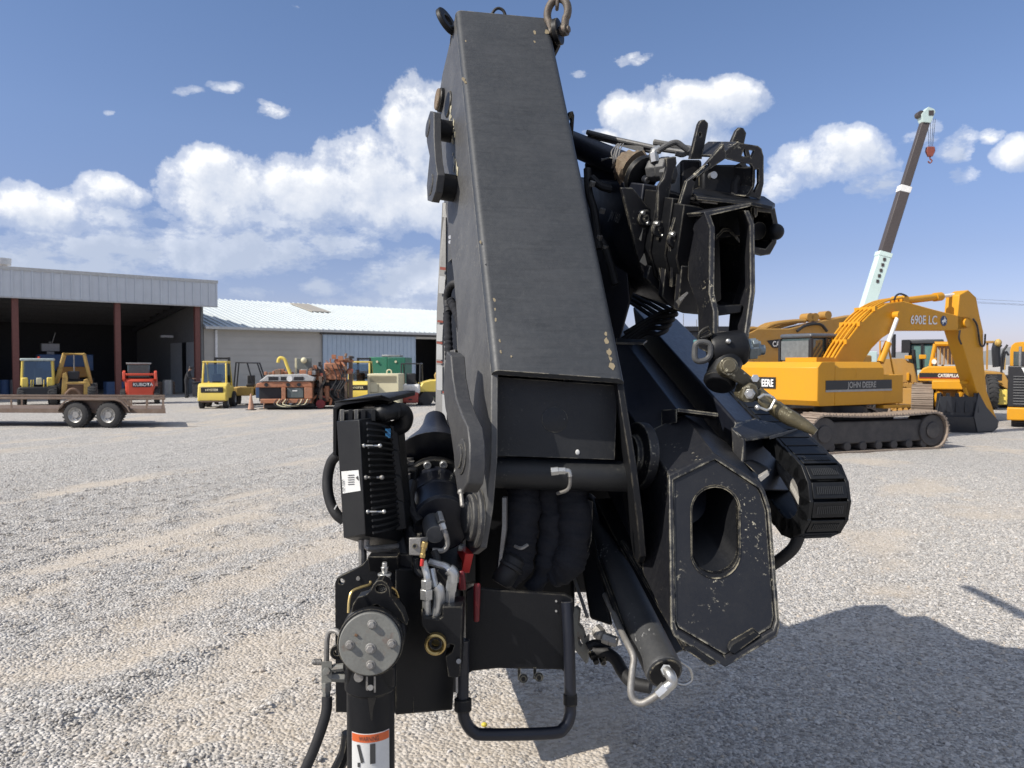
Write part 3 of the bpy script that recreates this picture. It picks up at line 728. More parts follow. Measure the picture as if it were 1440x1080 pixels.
mb = MB(); mb.cyl(P3(fr, .12, -.08, 1.32), P3(fr, .12, -.03, 1.32), .12); mb.build('dial', M_white, t)
mb = MB(); mb.tube([P3(fr, .1, .3, 1.5), P3(fr, -.05, .3, 1.9), P3(fr, -.15, .3, 2.15), P3(fr, -.35, .3, 2.2), P3(fr, -.42, .3, 2.0)], .07, 10, 3); mb.build('lever_arm', M_yelf, t)
mb = MB(); mb.bx(.35, .95, .5, .62, 1.55, 2.2, fr); mb.build('panel', flat('slate_panel2', (.13, .14, .13), .6), t, bevel=.02)
mb = MB(); mb.bx(.25, .33, .5, .6, 1.5, 2.2, fr); mb.sphere(P3(fr, .65, .4, 2.1), .13); mb.build('bracket', M_cream, t)
for k in range(5):
    mb = MB(); x = -.4 + k * .12
    mb.tube([P3(fr, x, -.05, .45), P3(fr, x - .1, -.2, .25), P3(fr, x + .25, -.25, .12 + .02 * k), P3(fr, x + .75, -.15, .22), P3(fr, x + .9, -.04, .45)], .022, 7, 4); mb.build('hose', M_cream if k % 2 else M_black, t)
mb = MB(); mb.bx(-1.0, -.2, .1, 1.8, .06, .24, fr); mb.bx(.1, 1.1, .3, 1.8, .06, .24, fr); mb.build('crawler_base', M_rubber, t, bevel=.06)
random.seed(9)
for k in range(20):
    x, y, z = random.uniform(-1.0, 1.1), random.uniform(.2, 1.0), 1.47
    mb = MB(); mb.bx(x, x + random.uniform(.06, .3), y, y + .2, z, z + random.uniform(.1, .26), fr); mb.build('fitting', random.choice((M_orange, M_orange, M_rusty, M_steel)), t, bevel=.02)
fr = frame((G(455, 576).x, 33.2), (1, .1))
t = thing('drill_rig', 'rusty orange drill rig with a cluttered upright mast and dark skirts', 'drill rig', fr.translation)
mb = MB(); mb.bx(-1.0, -.55, 0, 1.6, .2, 1.5, fr); mb.plate([P3(fr, x, -.05, z) for x, z in ((-.62, .3), (-.5, 1.2), (-.58, 1.85), (-.75, 1.7), (-.8, .9))], D3(fr, 0, .1, 0)); mb.build('skirt', M_rusty, t, bevel=.03)
mb = MB(); mb.bx(-.98, -.62, -.08, -.003, .8, 1.42, fr); mb.build('panel', flat('navy_panel', (.03, .045, .09), .6), t, bevel=.02)
mb = MB(); mb.bx(-.45, .85, .5, 1.4, .46, 1.24, fr); mb.build('engine_block', M_black, t, bevel=.05)
mb = MB(); mb.bx(-.3, -.16, -.1, .1, .25, 1.4, fr); mb.bx(.92, 1.08, .3, .5, .2, 2.3, fr); mb.bx(.75, .86, .2, .35, .2, 2.0, fr); mb.build('mast', M_brown, t, bevel=.015)
mb = MB(); mb.cyl(P3(fr, -.23, -.14, .22), P3(fr, -.23, .2, .22), .19); mb.build('roller', flat('dark_red', (.20, .02, .025), .6), t)
mb = MB(); mb.bx(-.5, .7, .2, 1.3, 1.25, 1.7, fr); mb.bx(-.1, .6, .1, 1.2, 1.7, 2.0, fr); mb.bx(.3, .95, .3, 1.0, 2.0, 2.15, fr); mb.bx(-.1, .1, .15, .4, .3, 1.0, fr); mb.build('carriage', M_orange, t, bevel=.05)
mb = MB(); mb.bx(-.5, .9, .4, 1.8, .12, .45, fr); mb.build('crawler_base', M_rubber, t, bevel=.06)
random.seed(21)
for mt, nk in ((M_orange, 34), (M_rusty, 34), (paint('dull_red_parts', (.30, .06, .04), .6, .4, (.2, .12, .09), scale=3), 5), (M_black, 30)):
    for k in range(nk):
        x, y, z = random.uniform(-.6, 1.0), random.uniform(.0, .4), random.uniform(.4, 2.25)
        if z > 1.9 and x < .1: continue
        mb = MB(); a = V((x, y, z)); d = V((random.uniform(-.3, .3), random.uniform(-.1, .1), random.uniform(-.3, .3)))
        if k % 2: mb.tube([P3(fr, *a), P3(fr, *(a + d))], random.uniform(.02, .06), 7, 0)
        else: mb.bx(x, x + random.uniform(.06, .22), y, y + .15, z, z + random.uniform(.06, .2), fr)
        mb.build('fitting', mt, t)
for k in range(6):
    mb = MB(); x = random.uniform(-.4, .8)
    mb.tube([P3(fr, x, -.05, 1.9), P3(fr, x + .2, -.12, 1.3), P3(fr, x - .1, -.1, .7), P3(fr, x + .2, 0, .35)], .022, 7, 4); mb.build('hose', M_black, t)

# ---- green and cream boxes, red and white forklift, roller
fr = frame((G(514, 564).x, 41.0), (1, -.03))
t = thing('generator', 'tall dark green generator enclosure behind the cream one', 'generator', fr.translation)
mb = MB(); mb.bx(0, .98, 0, 2.2, .1, 2.3, fr); mb.build('housing', M_green, t, bevel=.03)
mb = MB(); mb.bx(1.0, 1.95, -.05, 2.2, .1, 2.28, fr); mb.build('housing', flat('darker_green', (.018, .13, .075), .5), t, bevel=.03)
mb = MB(); mb.bx(.6, 1.6, .4, 1.4, 2.31, 2.42, fr); mb.build('exhaust_cover', M_steel, t, bevel=.02)
for x in (.45, 1.45):
    mb = MB(); mb.cyl(P3(fr, x, -.09, 2.05), P3(fr, x, -.0, 2.05), .06); mb.build('lock', M_cream, t)
fr = frame((G(518, 572).x, 34.6), (1, -.02))
t = thing('generator', 'cream generator box with louvred top standing in front of the yellow forklift', 'generator', fr.translation)
mb = MB(); mb.bx(0, 1.42, 0, 1.6, .12, 1.5, fr); mb.build('housing', M_cream, t, bevel=.03)
mb = MB()
for k in range(5): mb.bx(.12, 1.3, -.025, -.002, 1.13 + k * .06, 1.16 + k * .06, fr)
mb.bx(.12, .5, -.02, -.002, .65, .66, fr); mb.bx(.49, .5, -.02, -.002, .66, 1.05, fr); mb.build('louvre', flat('cream_shadow_gap', (.30, .27, .18), .6), t)
mb = MB(); mb.bx(.14, .47, -.03, -.003, .67, 1.05, fr); mb.build('door', M_cream, t, bevel=.01)
mb = MB(); mb.bx(.9, 1.5, -.3, -.035, .12, .5, fr); mb.build('fuel_box', M_cream, t, bevel=.02)
mb = MB(); mb.bx(-.02, 1.44, .1, 1.5, 0, .115, fr); mb.build('skid', M_black, t)
mb = MB(); mb.tube([P3(fr, .8, .5, 1.5), P3(fr, .8, .5, 1.62), P3(fr, .9, .5, 1.68), P3(fr, 1.0, .5, 1.62), P3(fr, 1.0, .5, 1.5)], .03, 8, 3); mb.build('lifting_eye', M_cream, t)

fr = frame((G(575, 571).x, 35.8), (1, 0))
t = thing('forklift', 'small white forklift with red counterweight to the right of the cream box', 'forklift', fr.translation)
mb = MB(); mb.bx(-.5, .45, 0, 1.6, .55, .98, fr); mb.build('body', M_white, t, bevel=.09, segs=3)
mb = MB(); mb.bx(-.33, .38, -.12, .4, .12, .62, fr); rc = mb.build('counterweight', flat('dull_red', (.38, .07, .05), .5), t, bevel=.06)
mb = MB(); mb.bx(-.2, .25, -.14, -.1, .5, .7, fr); mb.bx(-.05, .1, -.14, -.121, .25, .32, fr); mb.build('grille', M_black, t, bevel=.02)
mb = MB()
for x in (-.46, .42):
    mb.tube([P3(fr, x, .3, .95), P3(fr, x, .45, 1.95)], .035, 8, 0); mb.tube([P3(fr, x, 1.5, .9), P3(fr, x, 1.2, 1.95)], .035, 8, 0); mb.tube([P3(fr, x, .43, 1.95), P3(fr, x, 1.22, 1.95)], .035, 8, 0)
mb.tube([P3(fr, -.46, .45, 1.95), P3(fr, .42, .45, 1.95)], .03, 8, 0); mb.build('overhead_guard', M_black, t)
mb = MB(); mb.bx(-.25, .2, .5, 1.0, .98, 1.1, fr); mb.bx(-.25, .2, .5, .6, 1.1, 1.5, fr); mb.build('seat', M_black, t, bevel=.04)
for x in (-.46, .42):
    for y in (.3, 1.4): wheel(t, P3(fr, x, y, .24), D3(fr, 1, 0, 0) * (1 if x < 0 else -1), .24, .18, .5)

fr = frame((G(600, 569).x, 36.5), (1, .35))
t = thing('road_roller', 'small yellow road roller with a low seat behind the red counterweight', 'roller', fr.translation)
mb = MB(); mb.plate([P3(fr, x, -.4, z) for x, z in ((-.45, .75), (-.3, 1.05), (.3, 1.2), (1.4, 1.15), (1.4, .62), (-.4, .62))], D3(fr, 0, .9, 0)); mb.build('body', M_yelf, t, bevel=.06)
mb = MB(); mb.tube([P3(fr, .4, -.3, 1.15), P3(fr, .4, -.3, 1.5), P3(fr, .9, -.3, 1.55), P3(fr, 1.0, -.3, 1.1)], .05, 8, 3); mb.bx(.5, .85, -.2, .3, 1.18, 1.35, fr); mb.build('seat', M_yelo, t)
mb = MB(); mb.cyl(P3(fr, -.1, -.5, .32), P3(fr, -.1, .55, .32), .32, seg=28); mb.build('front_drum', M_rubber, t)
mb = MB(); mb.cyl(P3(fr, .75, -.5, .32), P3(fr, .75, .55, .32), .32, seg=28); mb.build('rear_drum', M_steel, t)
mb = MB(); mb.bx(-.25, 1.1, -.44, .5, .4, .615, fr); mb.build('chassis', M_black, t, bevel=.03)

# ---- machines by the trailer
fr = frame((G(53, 571).x, 35.4), (1, .55)) @ Matrix.Diagonal((.87, 1, 1, 1))
t = thing('tractor', 'compact machine with pale yellow cab pillars and dark glass beside the left shed post', 'tractor', fr.translation)
mb = MB()
for x in (-.72, .72):
    mb.tube([P3(fr, x, 0, .95), P3(fr, x * .93, .12, 2.08)], .05, 8, 0); mb.tube([P3(fr, x, 1.2, .95), P3(fr, x * .93, 1.1, 2.08)], .05, 8, 0)
mb.build('cab_frame', M_yelf, t)
mb = MB(); mb.bx(-.78, .78, .0, 1.25, 2.08, 2.2, fr); rf = mb.build('cab_roof', flat('pale_roof', (.42, .48, .46), .5), t, bevel=.04)
mb = MB(); mb.cyl(P3(fr, .05, .5, 2.2), P3(fr, .05, .5, 2.29), .05); mb.build('beacon', M_red, rf)
mb = MB(); mb.hexa([P3(fr, *q) for q in ((-.66, .03, 1.0), (.66, .03, 1.0), (.66, .05, 1.0), (-.66, .05, 1.0), (-.62, .13, 2.07), (.62, .13, 2.07), (.62, .15, 2.07), (-.62, .15, 2.07))]); mb.build('windscreen', M_cabglass, t)
for x0 in (-.72, .42):
    mb = MB(); mb.bx(x0, x0 + .3, -.1, .03, .85, 1.32, fr); mb.build('side_tank', M_yelf, t, bevel=.05)
mb = MB(); mb.bx(-.05, .2, -.06, .03, .98, 1.3, fr); mb.build('lever_box', M_cream, t, bevel=.03)
mb = MB()
for x in (-.3, -.2, .28): mb.tube([P3(fr, x, -.1, .85), P3(fr, x + .02, -.1, 1.22)], .018, 6, 0)
mb.build('lever', M_yelf, t)
mb = MB(); mb.bx(-.25, .25, .5, 1.0, .9, 1.15, fr); mb.bx(-.22, .22, .95, 1.08, 1.15, 1.75, fr); mb.build('seat', M_black, t, bevel=.05)
mb = MB(); mb.bx(-.85, .8, -.25, 1.6, .35, .88, fr); mb.build('chassis', M_black, t, bevel=.05)
for x in (-.75, .72):
    for y in (0, 1.3): wheel(t, P3(fr, x, y, .42), D3(fr, 1, 0, 0) * (1 if x < 0 else -1), .42, .3, .5)
fr = frame((G(123, 568).x, 36.0), (1, .5)) @ Matrix.Diagonal((.87, 1, 1, 1))
t = thing('wheel_loader', 'old yellow machine stripped to an open roll frame, grey tyres, behind the trailer', 'loader', fr.translation)
mb = MB()
mb.tube([P3(fr, -.9, .6, .85), P3(fr, -.45, .6, 2.42), P3(fr, .5, .6, 2.42), P3(fr, .85, .6, .85)], .07, 8, 0)
mb.tube([P3(fr, -.9, 1.8, .85), P3(fr, -.45, 1.8, 2.4), P3(fr, .5, 1.8, 2.4), P3(fr, .85, 1.8, .85)], .06, 8, 0)
mb.tube([P3(fr, -.45, .6, 2.42), P3(fr, -.45, 1.8, 2.4)], .06, 8, 0); mb.tube([P3(fr, .5, .6, 2.42), P3(fr, .5, 1.8, 2.4)], .06, 8, 0); mb.build('roll_frame', M_yelo, t)
mb = MB(); mb.tube([P3(fr, .03, .7, 2.38), P3(fr, .03, .7, 1.6)], .03, 8, 0); mb.build('exhaust', M_steel, t)
mb = MB(); mb.plate([P3(fr, x, -.1, z) for x, z in ((-.55, .5), (-.45, 1.5), (-.3, 1.55), (-.22, 1.3), (-.3, .5))], D3(fr, 0, .2, 0)); mb.plate([P3(fr, x, -.1, z) for x, z in ((.5, .5), (.52, 1.2), (.7, 1.25), (.85, .9), (.7, .5))], D3(fr, 0, .2, 0)); mb.cyl(P3(fr, -.3, -.05, 1.05), P3(fr, .65, -.05, 1.05), .06); mb.build('lift_arm', M_yelo, t, bevel=.02)
mb = MB(); mb.bx(-.25, .3, .1, .6, 1.2, 1.6, fr); mb.build('seat', M_black, t, bevel=.05)
mb = MB(); mb.bx(-.5, .5, .1, 2.0, .45, .95, fr); mb.tube([P3(fr, -.4, -.15, .45), P3(fr, -.1, -.2, .75), P3(fr, .2, -.2, .7), P3(fr, .4, -.15, .4)], .07, 8, 4); mb.build('body', M_rusty, t, bevel=.04)
for x in (-.95, .9):
    for y in (.2, 1.8): wheel(t, P3(fr, x, y, .5), D3(fr, 1, 0, 0) * (1 if x < 0 else -1), .5, .38, .5, M_steel)
fr = frame((G(191, 569).x, 37.0), (1, .44)) @ Matrix.Diagonal((.87, 1, 1, 1))
t = thing('skid_steer', 'bright orange-red skid steer loader with lettered rear door parked in front of the shed', 'loader', fr.translation)
mb = MB(); mb.bx(-.72, .72, 0, 1.7, .36, 1.22, fr); bd = mb.build('body', M_red, t, bevel=.06)
mb = MB(); mb.bx(-.6, .66, -.06, -.002, .42, 1.15, fr); rd = mb.build('rear_door', M_red, bd, bevel=.03)
mb = MB(); mb.bx(-.36, .56, -.075, -.063, .82, 1.06, fr); gl = mb.build('grille', M_black, rd)
text('lettering', 'KUBOTA', P3(fr, -.32, -.082, .875), D3(fr, 1, 0, 0), D3(fr, 0, 0, 1), .15, M_letter, gl, width=.86, bold=.015)
for s in (-1, 1):
    mb = MB(); mb.plate([P3(fr, s * .72, y, z) for y, z in ((-.05, 1.2), (.05, 1.55), (.35, 1.62), (1.9, 1.0), (1.9, .8), (.4, 1.35), (.25, 1.1))], D3(fr, s * .14, 0, 0)); mb.build('lift_arm', M_red, t, bevel=.02)
mb = MB(); mb.bx(-.7, .7, .02, .3, 1.38, 1.48, fr); mb.build('cross_bar', M_red, t, bevel=.02)
mb = MB(); mb.bx(-.62, .5, .3, 1.5, 1.25, 1.92, fr); cb = mb.build('cab', M_glass, t, bevel=.04)
mb = MB(); mb.bx(-.68, .56, .25, 1.55, 1.921, 2.0, fr); mb.build('cab_roof', M_steel, cb, bevel=.02)
for x in (-.86, .86):
    for y in (.25, 1.3): wheel(t, P3(fr, x * .98, y, .36), D3(fr, 1, 0, 0) * (1 if x < 0 else -1), .36, .26, .5, M_steel)
mb = MB(); mb.bx(-.6, .6, -.05, .1, .2, .355, fr); mb.build('bumper', M_black, t)
# inside the shed
fr = frame((G(78, 558).x - 1.2, 46), (EV.x, EV.y))
t = thing('boom_lift', 'blue boom machine with orange end parked in the shade of the shed', 'boom lift', fr.translation)
mb = MB(); mb.bx(-.3, 2.6, 0, 1.2, 1.5, 2.5, fr); mb.build('boom', M_bluep, t, bevel=.05)
mb = MB(); mb.bx(.6, 2.3, -.5, -.05, 1.1, 1.75, fr); mb.build('counterweight', paint('orange_paint', (.45, .2, .03), .5, .2), t, bevel=.05)
mb = MB(); mb.bx(-.3, 2.6, -.2, 1.4, .5, 1.05, fr); mb.build('chassis', M_black, t, bevel=.05)
for x in (0, 2.2):
    for y in (-.2, 1.3): wheel(t, P3(fr, x, y, .45), D3(fr, 0, 1, 0), .45, .3, .5)
fr = frame((G(80, 556).x - 1.3, 47.6), (EV.x, EV.y))
t = thing('cabinet', 'grey control cabinet on a stand above the blue machine in the shed', 'cabinet', fr.translation)
mb = MB(); mb.bx(0, 1.0, 0, .5, 2.7, 3.2, fr); mb.build('box', M_steel, t, bevel=.03)
mb = MB(); mb.bx(.3, .7, .1, .4, .06, 2.699, fr); mb.build('stand', M_steel, t)
mb = MB(); mb.sphere(P3(fr, .5, .2, 3.26), .1); mb.tube([P3(fr, .6, .2, 3.2), P3(fr, .8, .2, 3.9)], .03, 6, 0); mb.build('handle', M_steel, t)
for k in range(7):
    p = G([8, 22, 36, 48, 150, 222, 236][k], 562); p = V((p.x * 1.12, p.y * 1.12, 0)); fr = frame(p, (EV.x, EV.y))
    nm, mt = (('drum', M_bluep), ('drum', M_steel), ('crate', M_brown), ('sack', M_white), ('crate', M_bluep), ('crate', M_brown), ('drum', M_steel))[k]
    mb = MB()
    if nm == 'drum': mb.lathe(p + V((0, 0, .06)), (0, 0, 1), [(0, .29), (.3, .29), (.31, .305), (.33, .29), (.6, .29), (.61, .305), (.63, .29), (.9, .29)], 18)
    elif nm == 'crate':
        for z in np.arange(.07, .8, .2): mb.bx(0, 1, 0, .8, z, z + .16, fr)
        mb.bx(.03, .97, .03, .77, .06, .8, fr)
    else: mb.sphere(p + V((0, 0, .36)), .42, sc=(1.2, .8, .75))
    lb = ('blue drum on the shed floor at the far left', 'grey drum on the shed floor left of the first post', 'brown slatted crate beside the left shed post', 'white sack lying left of the pale yellow cab', 'blue slatted crate behind the skid steer', 'brown slatted crate in the shade right of the skid steer', 'grey drum in the shade beside the shed side wall')[k]
    tag(mb.build(nm, mt), lb, nm)
# workbench, bottle and the person
fr = frame((G(270, 560).x, 44.0), (1, .2))
t = thing('workbench', 'dark workbench cabinet with small tools by the shed side wall', 'workbench', fr.translation)
mb = MB(); mb.bx(-.3, .55, 0, .6, .06, .85, fr); mb.bx(-.33, .58, -.03, .63, .85, .9, fr); mb.build('cabinet', flat('dark_bench', (.05, .05, .06), .7), t, bevel=.01)
mb = MB(); mb.bx(.1, .2, .2, .3, .9, 1.1, fr); mb.bx(.3, .45, .2, .35, .9, 1.02, fr); mb.build('vice', M_steel, t)
p = V((G(249, 561).x, 43.6, 0))
mb = MB(); mb.lathe(p + V((0, 0, .0)), (0, 0, 1), [(0, .1), (.75, .1), (.85, .04), (.95, .04)], 14); tag(mb.build('gas_cylinder', M_black), 'small dark gas cylinder standing left of the person in the shed', 'gas cylinder')

def person(loc, yaw, label, h=1.72):
    """a standing figure leaning forward over the bench: one skinned surface"""
    k = h / 1.75
    J = dict(pel=(0, 0, .93), spn=(.04, 0, 1.15), chs=(.11, 0, 1.36), nck=(.17, 0, 1.50), hd0=(.21, 0, 1.57), hd1=(.245, 0, 1.69))
    vs, es, rs = [], [], []
    def add(p, r, par=None):
        vs.append(tuple(q * k for q in p)); rs.append(r * k)
        if par is not None: es.append((par, len(vs) - 1))
        return len(vs) - 1
    pel = add(J['pel'], .15); spn = add(J['spn'], .14, pel); chs = add(J['chs'], .165, spn); nck = add(J['nck'], .06, chs); hd0 = add(J['hd0'], .085, nck); hd1 = add(J['hd1'], .095, hd0)
    for s in (-1, 1):
        sh = add((.12, .19 * s, 1.39), .07, chs); el = add((.19, .25 * s, 1.12), .05, sh); wr = add((.42, .17 * s, 1.06), .035, el); add((.50, .15 * s, 1.04), .035, wr)
        hp = add((0, .10 * s, .86), .095, pel); kn = add((.03, .11 * s, .49), .065, hp); an = add((-.01, .12 * s, .09), .045, kn); add((.13, .13 * s, .04), .042, an)
    me = bpy.data.meshes.new('person'); me.from_pydata(vs, es, []); o = bpy.data.objects.new('person', me); COL.objects.link(o)
    sk = o.modifiers.new('skin', 'SKIN'); sk.use_smooth_shade = True
    for i, r in enumerate(rs): me.skin_vertices[0].data[i].radius = (r, r)
    me.skin_vertices[0].data[0].use_root = True
    o.modifiers.new('sub', 'SUBSURF').levels = 1; o.modifiers[-1].render_levels = 2
    me.materials.append(M_cloth)
    dg = bpy.context.evaluated_depsgraph_get(); me2 = bpy.data.meshes.new_from_object(o.evaluated_get(dg)); o.modifiers.clear(); o.data = me2
    me2.materials.clear()
    for m_ in (M_cloth, M_skin): me2.materials.append(m_)
    for p in me2.polygons:
        c = p.center / k; p.use_smooth = True
        p.material_index = 1 if (c.z > 1.5) or (c.x > .40 and .9 < c.z < 1.2) else 0
    o.location = loc; o.rotation_euler.z = yaw
    tag(o, label, 'person')
    mb = MB(); M_ = Matrix.Translation(V(loc)) @ Matrix.Rotation(yaw, 4, 'Z')
    mb.sphere(M_ @ V((.235 * k, 0, 1.69 * k)), .115 * k, sc=(1.0, .92, .75)); mb.cyl(M_ @ V((.27 * k, 0, 1.70 * k)), M_ @ V((.39 * k, 0, 1.67 * k)), .075 * k, .06 * k)
    mb.build('cap', M_black, o)
    return o
person((G(258, 560).x, 43.6, .055), R(5), 'person in dark clothes and cap standing bent over the workbench')

# ---- tracks
def track(parent, fr, L, Hh, Wd, y0, matshoe, matside, name='track', n=None, shoe=.17):
    """crawler track in the local x-z plane, width from y0 to y0+Wd"""
    r = Hh / 2; n = n or int((2 * (L - Hh) + math.pi * Hh) / shoe); per = 2 * (L - Hh) + math.pi * Hh
    def at(s):
        s %= per; a = L - Hh
        if s < a: return V((r + s, 0, 0)), V((1, 0, 0)), V((0, 0, -1))
        s -= a
        if s < math.pi * r: th = s / r; return V((L - r + math.sin(th) * r, 0, r - math.cos(th) * r)), V((math.cos(th), 0, math.sin(th))), V((math.sin(th), 0, -math.cos(th)))
        s -= math.pi * r
        if s < a: return V((L - r - s, 0, Hh - .05 * math.sin(math.pi * s / a))), V((-1, 0, 0)), V((0, 0, 1))
        s -= a; th = s / r
        return V((r - math.sin(th) * r, 0, r + math.cos(th) * r)), V((-math.cos(th), 0, -math.sin(th))), V((-math.sin(th), 0, math.cos(th)))
    mb = MB(); p_ = per / n
    for i in range(n):
        c, tg, nn = at(i * p_); yv = V((0, 1, 0))
        def B(a0, a1, d0, d1): mb.hexa([fr @ (c + tg * a + nn * d + yv * y) for d in (d0, d1) for (a, y) in ((a0, y0), (a1, y0), (a1, y0 + Wd), (a0, y0 + Wd))])
        B(-p_ * .46, p_ * .46, -.035, 0); B(-p_ * .40, -p_ * .22, .0005, .035); B(p_ * .05, p_ * .2, .0005, .022)
    tr = mb.build(name, matshoe, parent)
    mb = MB(); mb.bx(r, L - r, y0 + Wd * .2, y0 + Wd * .8, Hh * .22, Hh * .80, fr)
    mb.build('track_frame', matside, tr, bevel=.03)
    for cx_ in (r, L - r):
        mb = MB(); mb.cyl(fr @ V((cx_, y0 + Wd * .12, r)), fr @ V((cx_, y0 + Wd * .88, r)), r - .06, seg=24); mb.cyl(fr @ V((cx_, y0 + Wd * .06, r)), fr @ V((cx_, y0 + Wd * .121, r)), r * .45, seg=16)
        mb.build('sprocket' if cx_ == r else 'idler_wheel', matside, tr, bevel=.015)
    k = 7
    for i in range(k):
        mb = MB(); x = r + (L - Hh) * (i + .5) / k; mb.cyl(fr @ V((x, y0 + Wd * .15, .13)), fr @ V((x, y0 + Wd * .85, .13)), .10, seg=14)
        mb.build('track_roller', matside, tr, bevel=.012)
    return tr

# ---- the big yellow excavator
XA = V((.885, .466, 0)).normalized(); EX = frame((6.77, 17.0), (XA.x, XA.y))        # origin: right rear corner of the house; y runs to its left
t = thing('excavator', 'large bright yellow excavator with arched boom and black bucket', 'excavator', EX.translation)
HZ0, HZ1 = 1.03, 2.02
def hexpts(fr, pts): return [P3(fr, *q) for q in pts]
# counterweight: faceted back
foot = [(.0, 0), (-.06, .14), (-.16, .8), (-.16, 1.9), (-.06, 2.55), (.0, 2.7), (.55, 2.7), (.55, 0)]
mb = MB(); n = len(foot)
zs = [(HZ0 + .13, 1), (HZ1 - .14, 1), (HZ1 - .02, .0)]
rings = []
for z, k in ((HZ0, .10), (HZ0 + .12, 0), (HZ1 - .13, 0), (HZ1, .13)):
    rings += [P3(EX, x + (k if i < 6 else 0), y + (k if y < .1 and False else 0), z) for i, (x, y) in enumerate(foot)]
fs = [tuple(range(n))[::-1], tuple(3 * n + i for i in range(n))]
for q in range(3): fs += [(q * n + i, q * n + (i + 1) % n, (q + 1) * n + (i + 1) % n, (q + 1) * n + i) for i in range(n)]
mb.add(rings, fs); cw = mb.build('counterweight', M_yel, t, bevel=.012)
mb = MB(); mb.bx(-.02, .004, 1.05, 2.18, 1.40, 1.66, Matrix.Translation(EX.to_3x3() @ V((-.165, 0, 0))) @ EX); pl = mb.build('name_plate', M_black, cw)
text('lettering', 'JOHN DEERE', P3(EX, -.19, 2.12, 1.445), D3(EX, 0, -1, 0), V((0, 0, 1)), .17, M_letter, pl, width=1.02, bold=.03, depth=.004)
# side body
mb = MB(); pr = [(0.0, HZ0), (0.0, HZ1 - .14), (.11, HZ1), (2.59, HZ1), (2.7, HZ1 - .14), (2.7, HZ0)]
mb.plate([P3(EX, .556, y, z) for y, z in pr], D3(EX, 1.65, 0, 0))
body = mb.build('house', M_yel, t, bevel=.012)
mb = MB(); pr = [(0.02, HZ0), (0.02, 1.72), (2.68, 1.72), (2.68, HZ0)]
mb.plate([P3(EX, 2.21, y, z) for y, z in pr], D3(EX, .75, 0, 0)); mb.build('tool_box', M_yel, t, bevel=.02)
mb = MB(); mb.bx(.25, 2.5, -.008, -.0005, HZ0 + .36, HZ0 + .57, EX); st = mb.build('stripe', M_black, body)
mb = MB(); mb.bx(.25, 2.5, -.009, -.0005, HZ0 + .31, HZ0 + .357, EX); mb.build('stripe_edge', M_steel, body)
text('lettering', 'JOHN DEERE', P3(EX, .95, -.012, HZ0 + .40), D3(EX, 1, 0, 0), V((0, 0, 1)), .135, M_steel, st, width=.98, bold=.02)
mb = MB()
for x in (1.25, 2.2): mb.bx(x, x + .012, -.004, -.0005, HZ0 + .6, HZ1 - .15, EX)
mb.bx(.3, .9, .3, 1.2, HZ1 + .001, HZ1 + .1, EX); mb.build('engine_hood', M_yel, body, bevel=.01)
# cab (dark glass box) on the left of the house
mb = MB(); mb.bx(1.65, 2.95, 1.62, 2.66, 2.62, 2.74, EX); cb = mb.build('cab_roof', flat('grey_cab', (.085, .095, .11), .4), t, bevel=.06, segs=3)
mb = MB(); mb.bx(1.69, 2.91, 1.66, 2.62, HZ1 + .02, 2.615, EX); cab_ = mb.build('cab', M_glass, t, bevel=.03)
mb = MB()
for (x, y) in ((1.67, 1.64), (1.67, 2.64), (2.89, 1.64), (2.89, 2.64), (2.2, 1.64)): mb.bx(x - .035, x + .035, y - .035, y + .035, HZ1 + .005, 2.618, EX)
mb.build('pillar', M_black, cab_)
mb = MB(); mb.bx(1.64, 1.69, 1.7, 2.58, HZ1 + .05, 2.56, EX); mb.build('rear_window', flat('grey_glass', (.17, .19, .20), .1, 0, .8), cab_)
mb = MB(); mb.bx(2.3, 2.85, 1.605, 1.63, HZ1 + .1, 2.5, EX); mb.build('side_window', flat('warm_glass', (.20, .15, .09), .1, 0, .8), cab_)
# boom, stick and bucket in one plane
BP = Plane(P3(EX, 0, 1.25, 0), D3(EX, 0, 1, 0)); bn = D3(EX, 0, 1, 0)
Z6 = lambda x, y: BP.at(1030 + x / 3.512, 390 + y / 3.512)
mb = MB(); mb.plate([Z6(*q) for q in ((490, 425), (540, 345), (620, 240), (690, 170), (760, 130), (850, 118), (1000, 160), (1120, 190), (1175, 197), (1180, 250), (1110, 262), (800, 262), (740, 300), (690, 350), (640, 425))], bn * .5)
bm_ = mb.build('boom', M_yel, t, bevel=.02)
mb = MB()
for k in range(4):
    mb.tube([Z6(*q) + bn * (.06 + .125 * k) for q in ((495, 410), (540, 332), (615, 230), (690, 158), (770, 116), (850, 100))], .028, 8, 4)
mb.build('pipe', M_yel, bm_)
mb = MB()
for q in ((625, 232), (560, 320), (700, 158)): p = Z6(*q); mb.bx(-.05, .05, -.06, .56, -.05, .07, frame(p, (XA.x, XA.y)))
mb.build('pipe_clamp', M_yel, bm_)
mb = MB(); mb.plate([Z6(*q) for q in ((1112, 190), (1122, 85), (1165, 62), (1205, 100), (1222, 190), (1240, 270), (1240, 400), (1256, 560), (1306, 700), (1256, 648), (1205, 560), (1162, 420), (1112, 262))], bn * .4)
sk = mb.build('stick', M_yel, t, bevel=.02)
mb = MB(); mb.cyl(Z6(862, 116) + bn * .25, Z6(1065, 92) + bn * .25, .095); cy = mb.build('stick_cylinder', M_yel, t)
mb = MB(); mb.cyl(Z6(1065, 92) + bn * .25, Z6(1135, 84) + bn * .25, .05); mb.build('rod', M_white, cy)
mb = MB(); mb.cyl(Z6(1040, 95) + bn * .25, Z6(1072, 91) + bn * .25, .12); mb.cyl(Z6(868, 112) + bn * .05, Z6(868, 112) + bn * .45, .13); mb.build('collar', M_yel, cy)
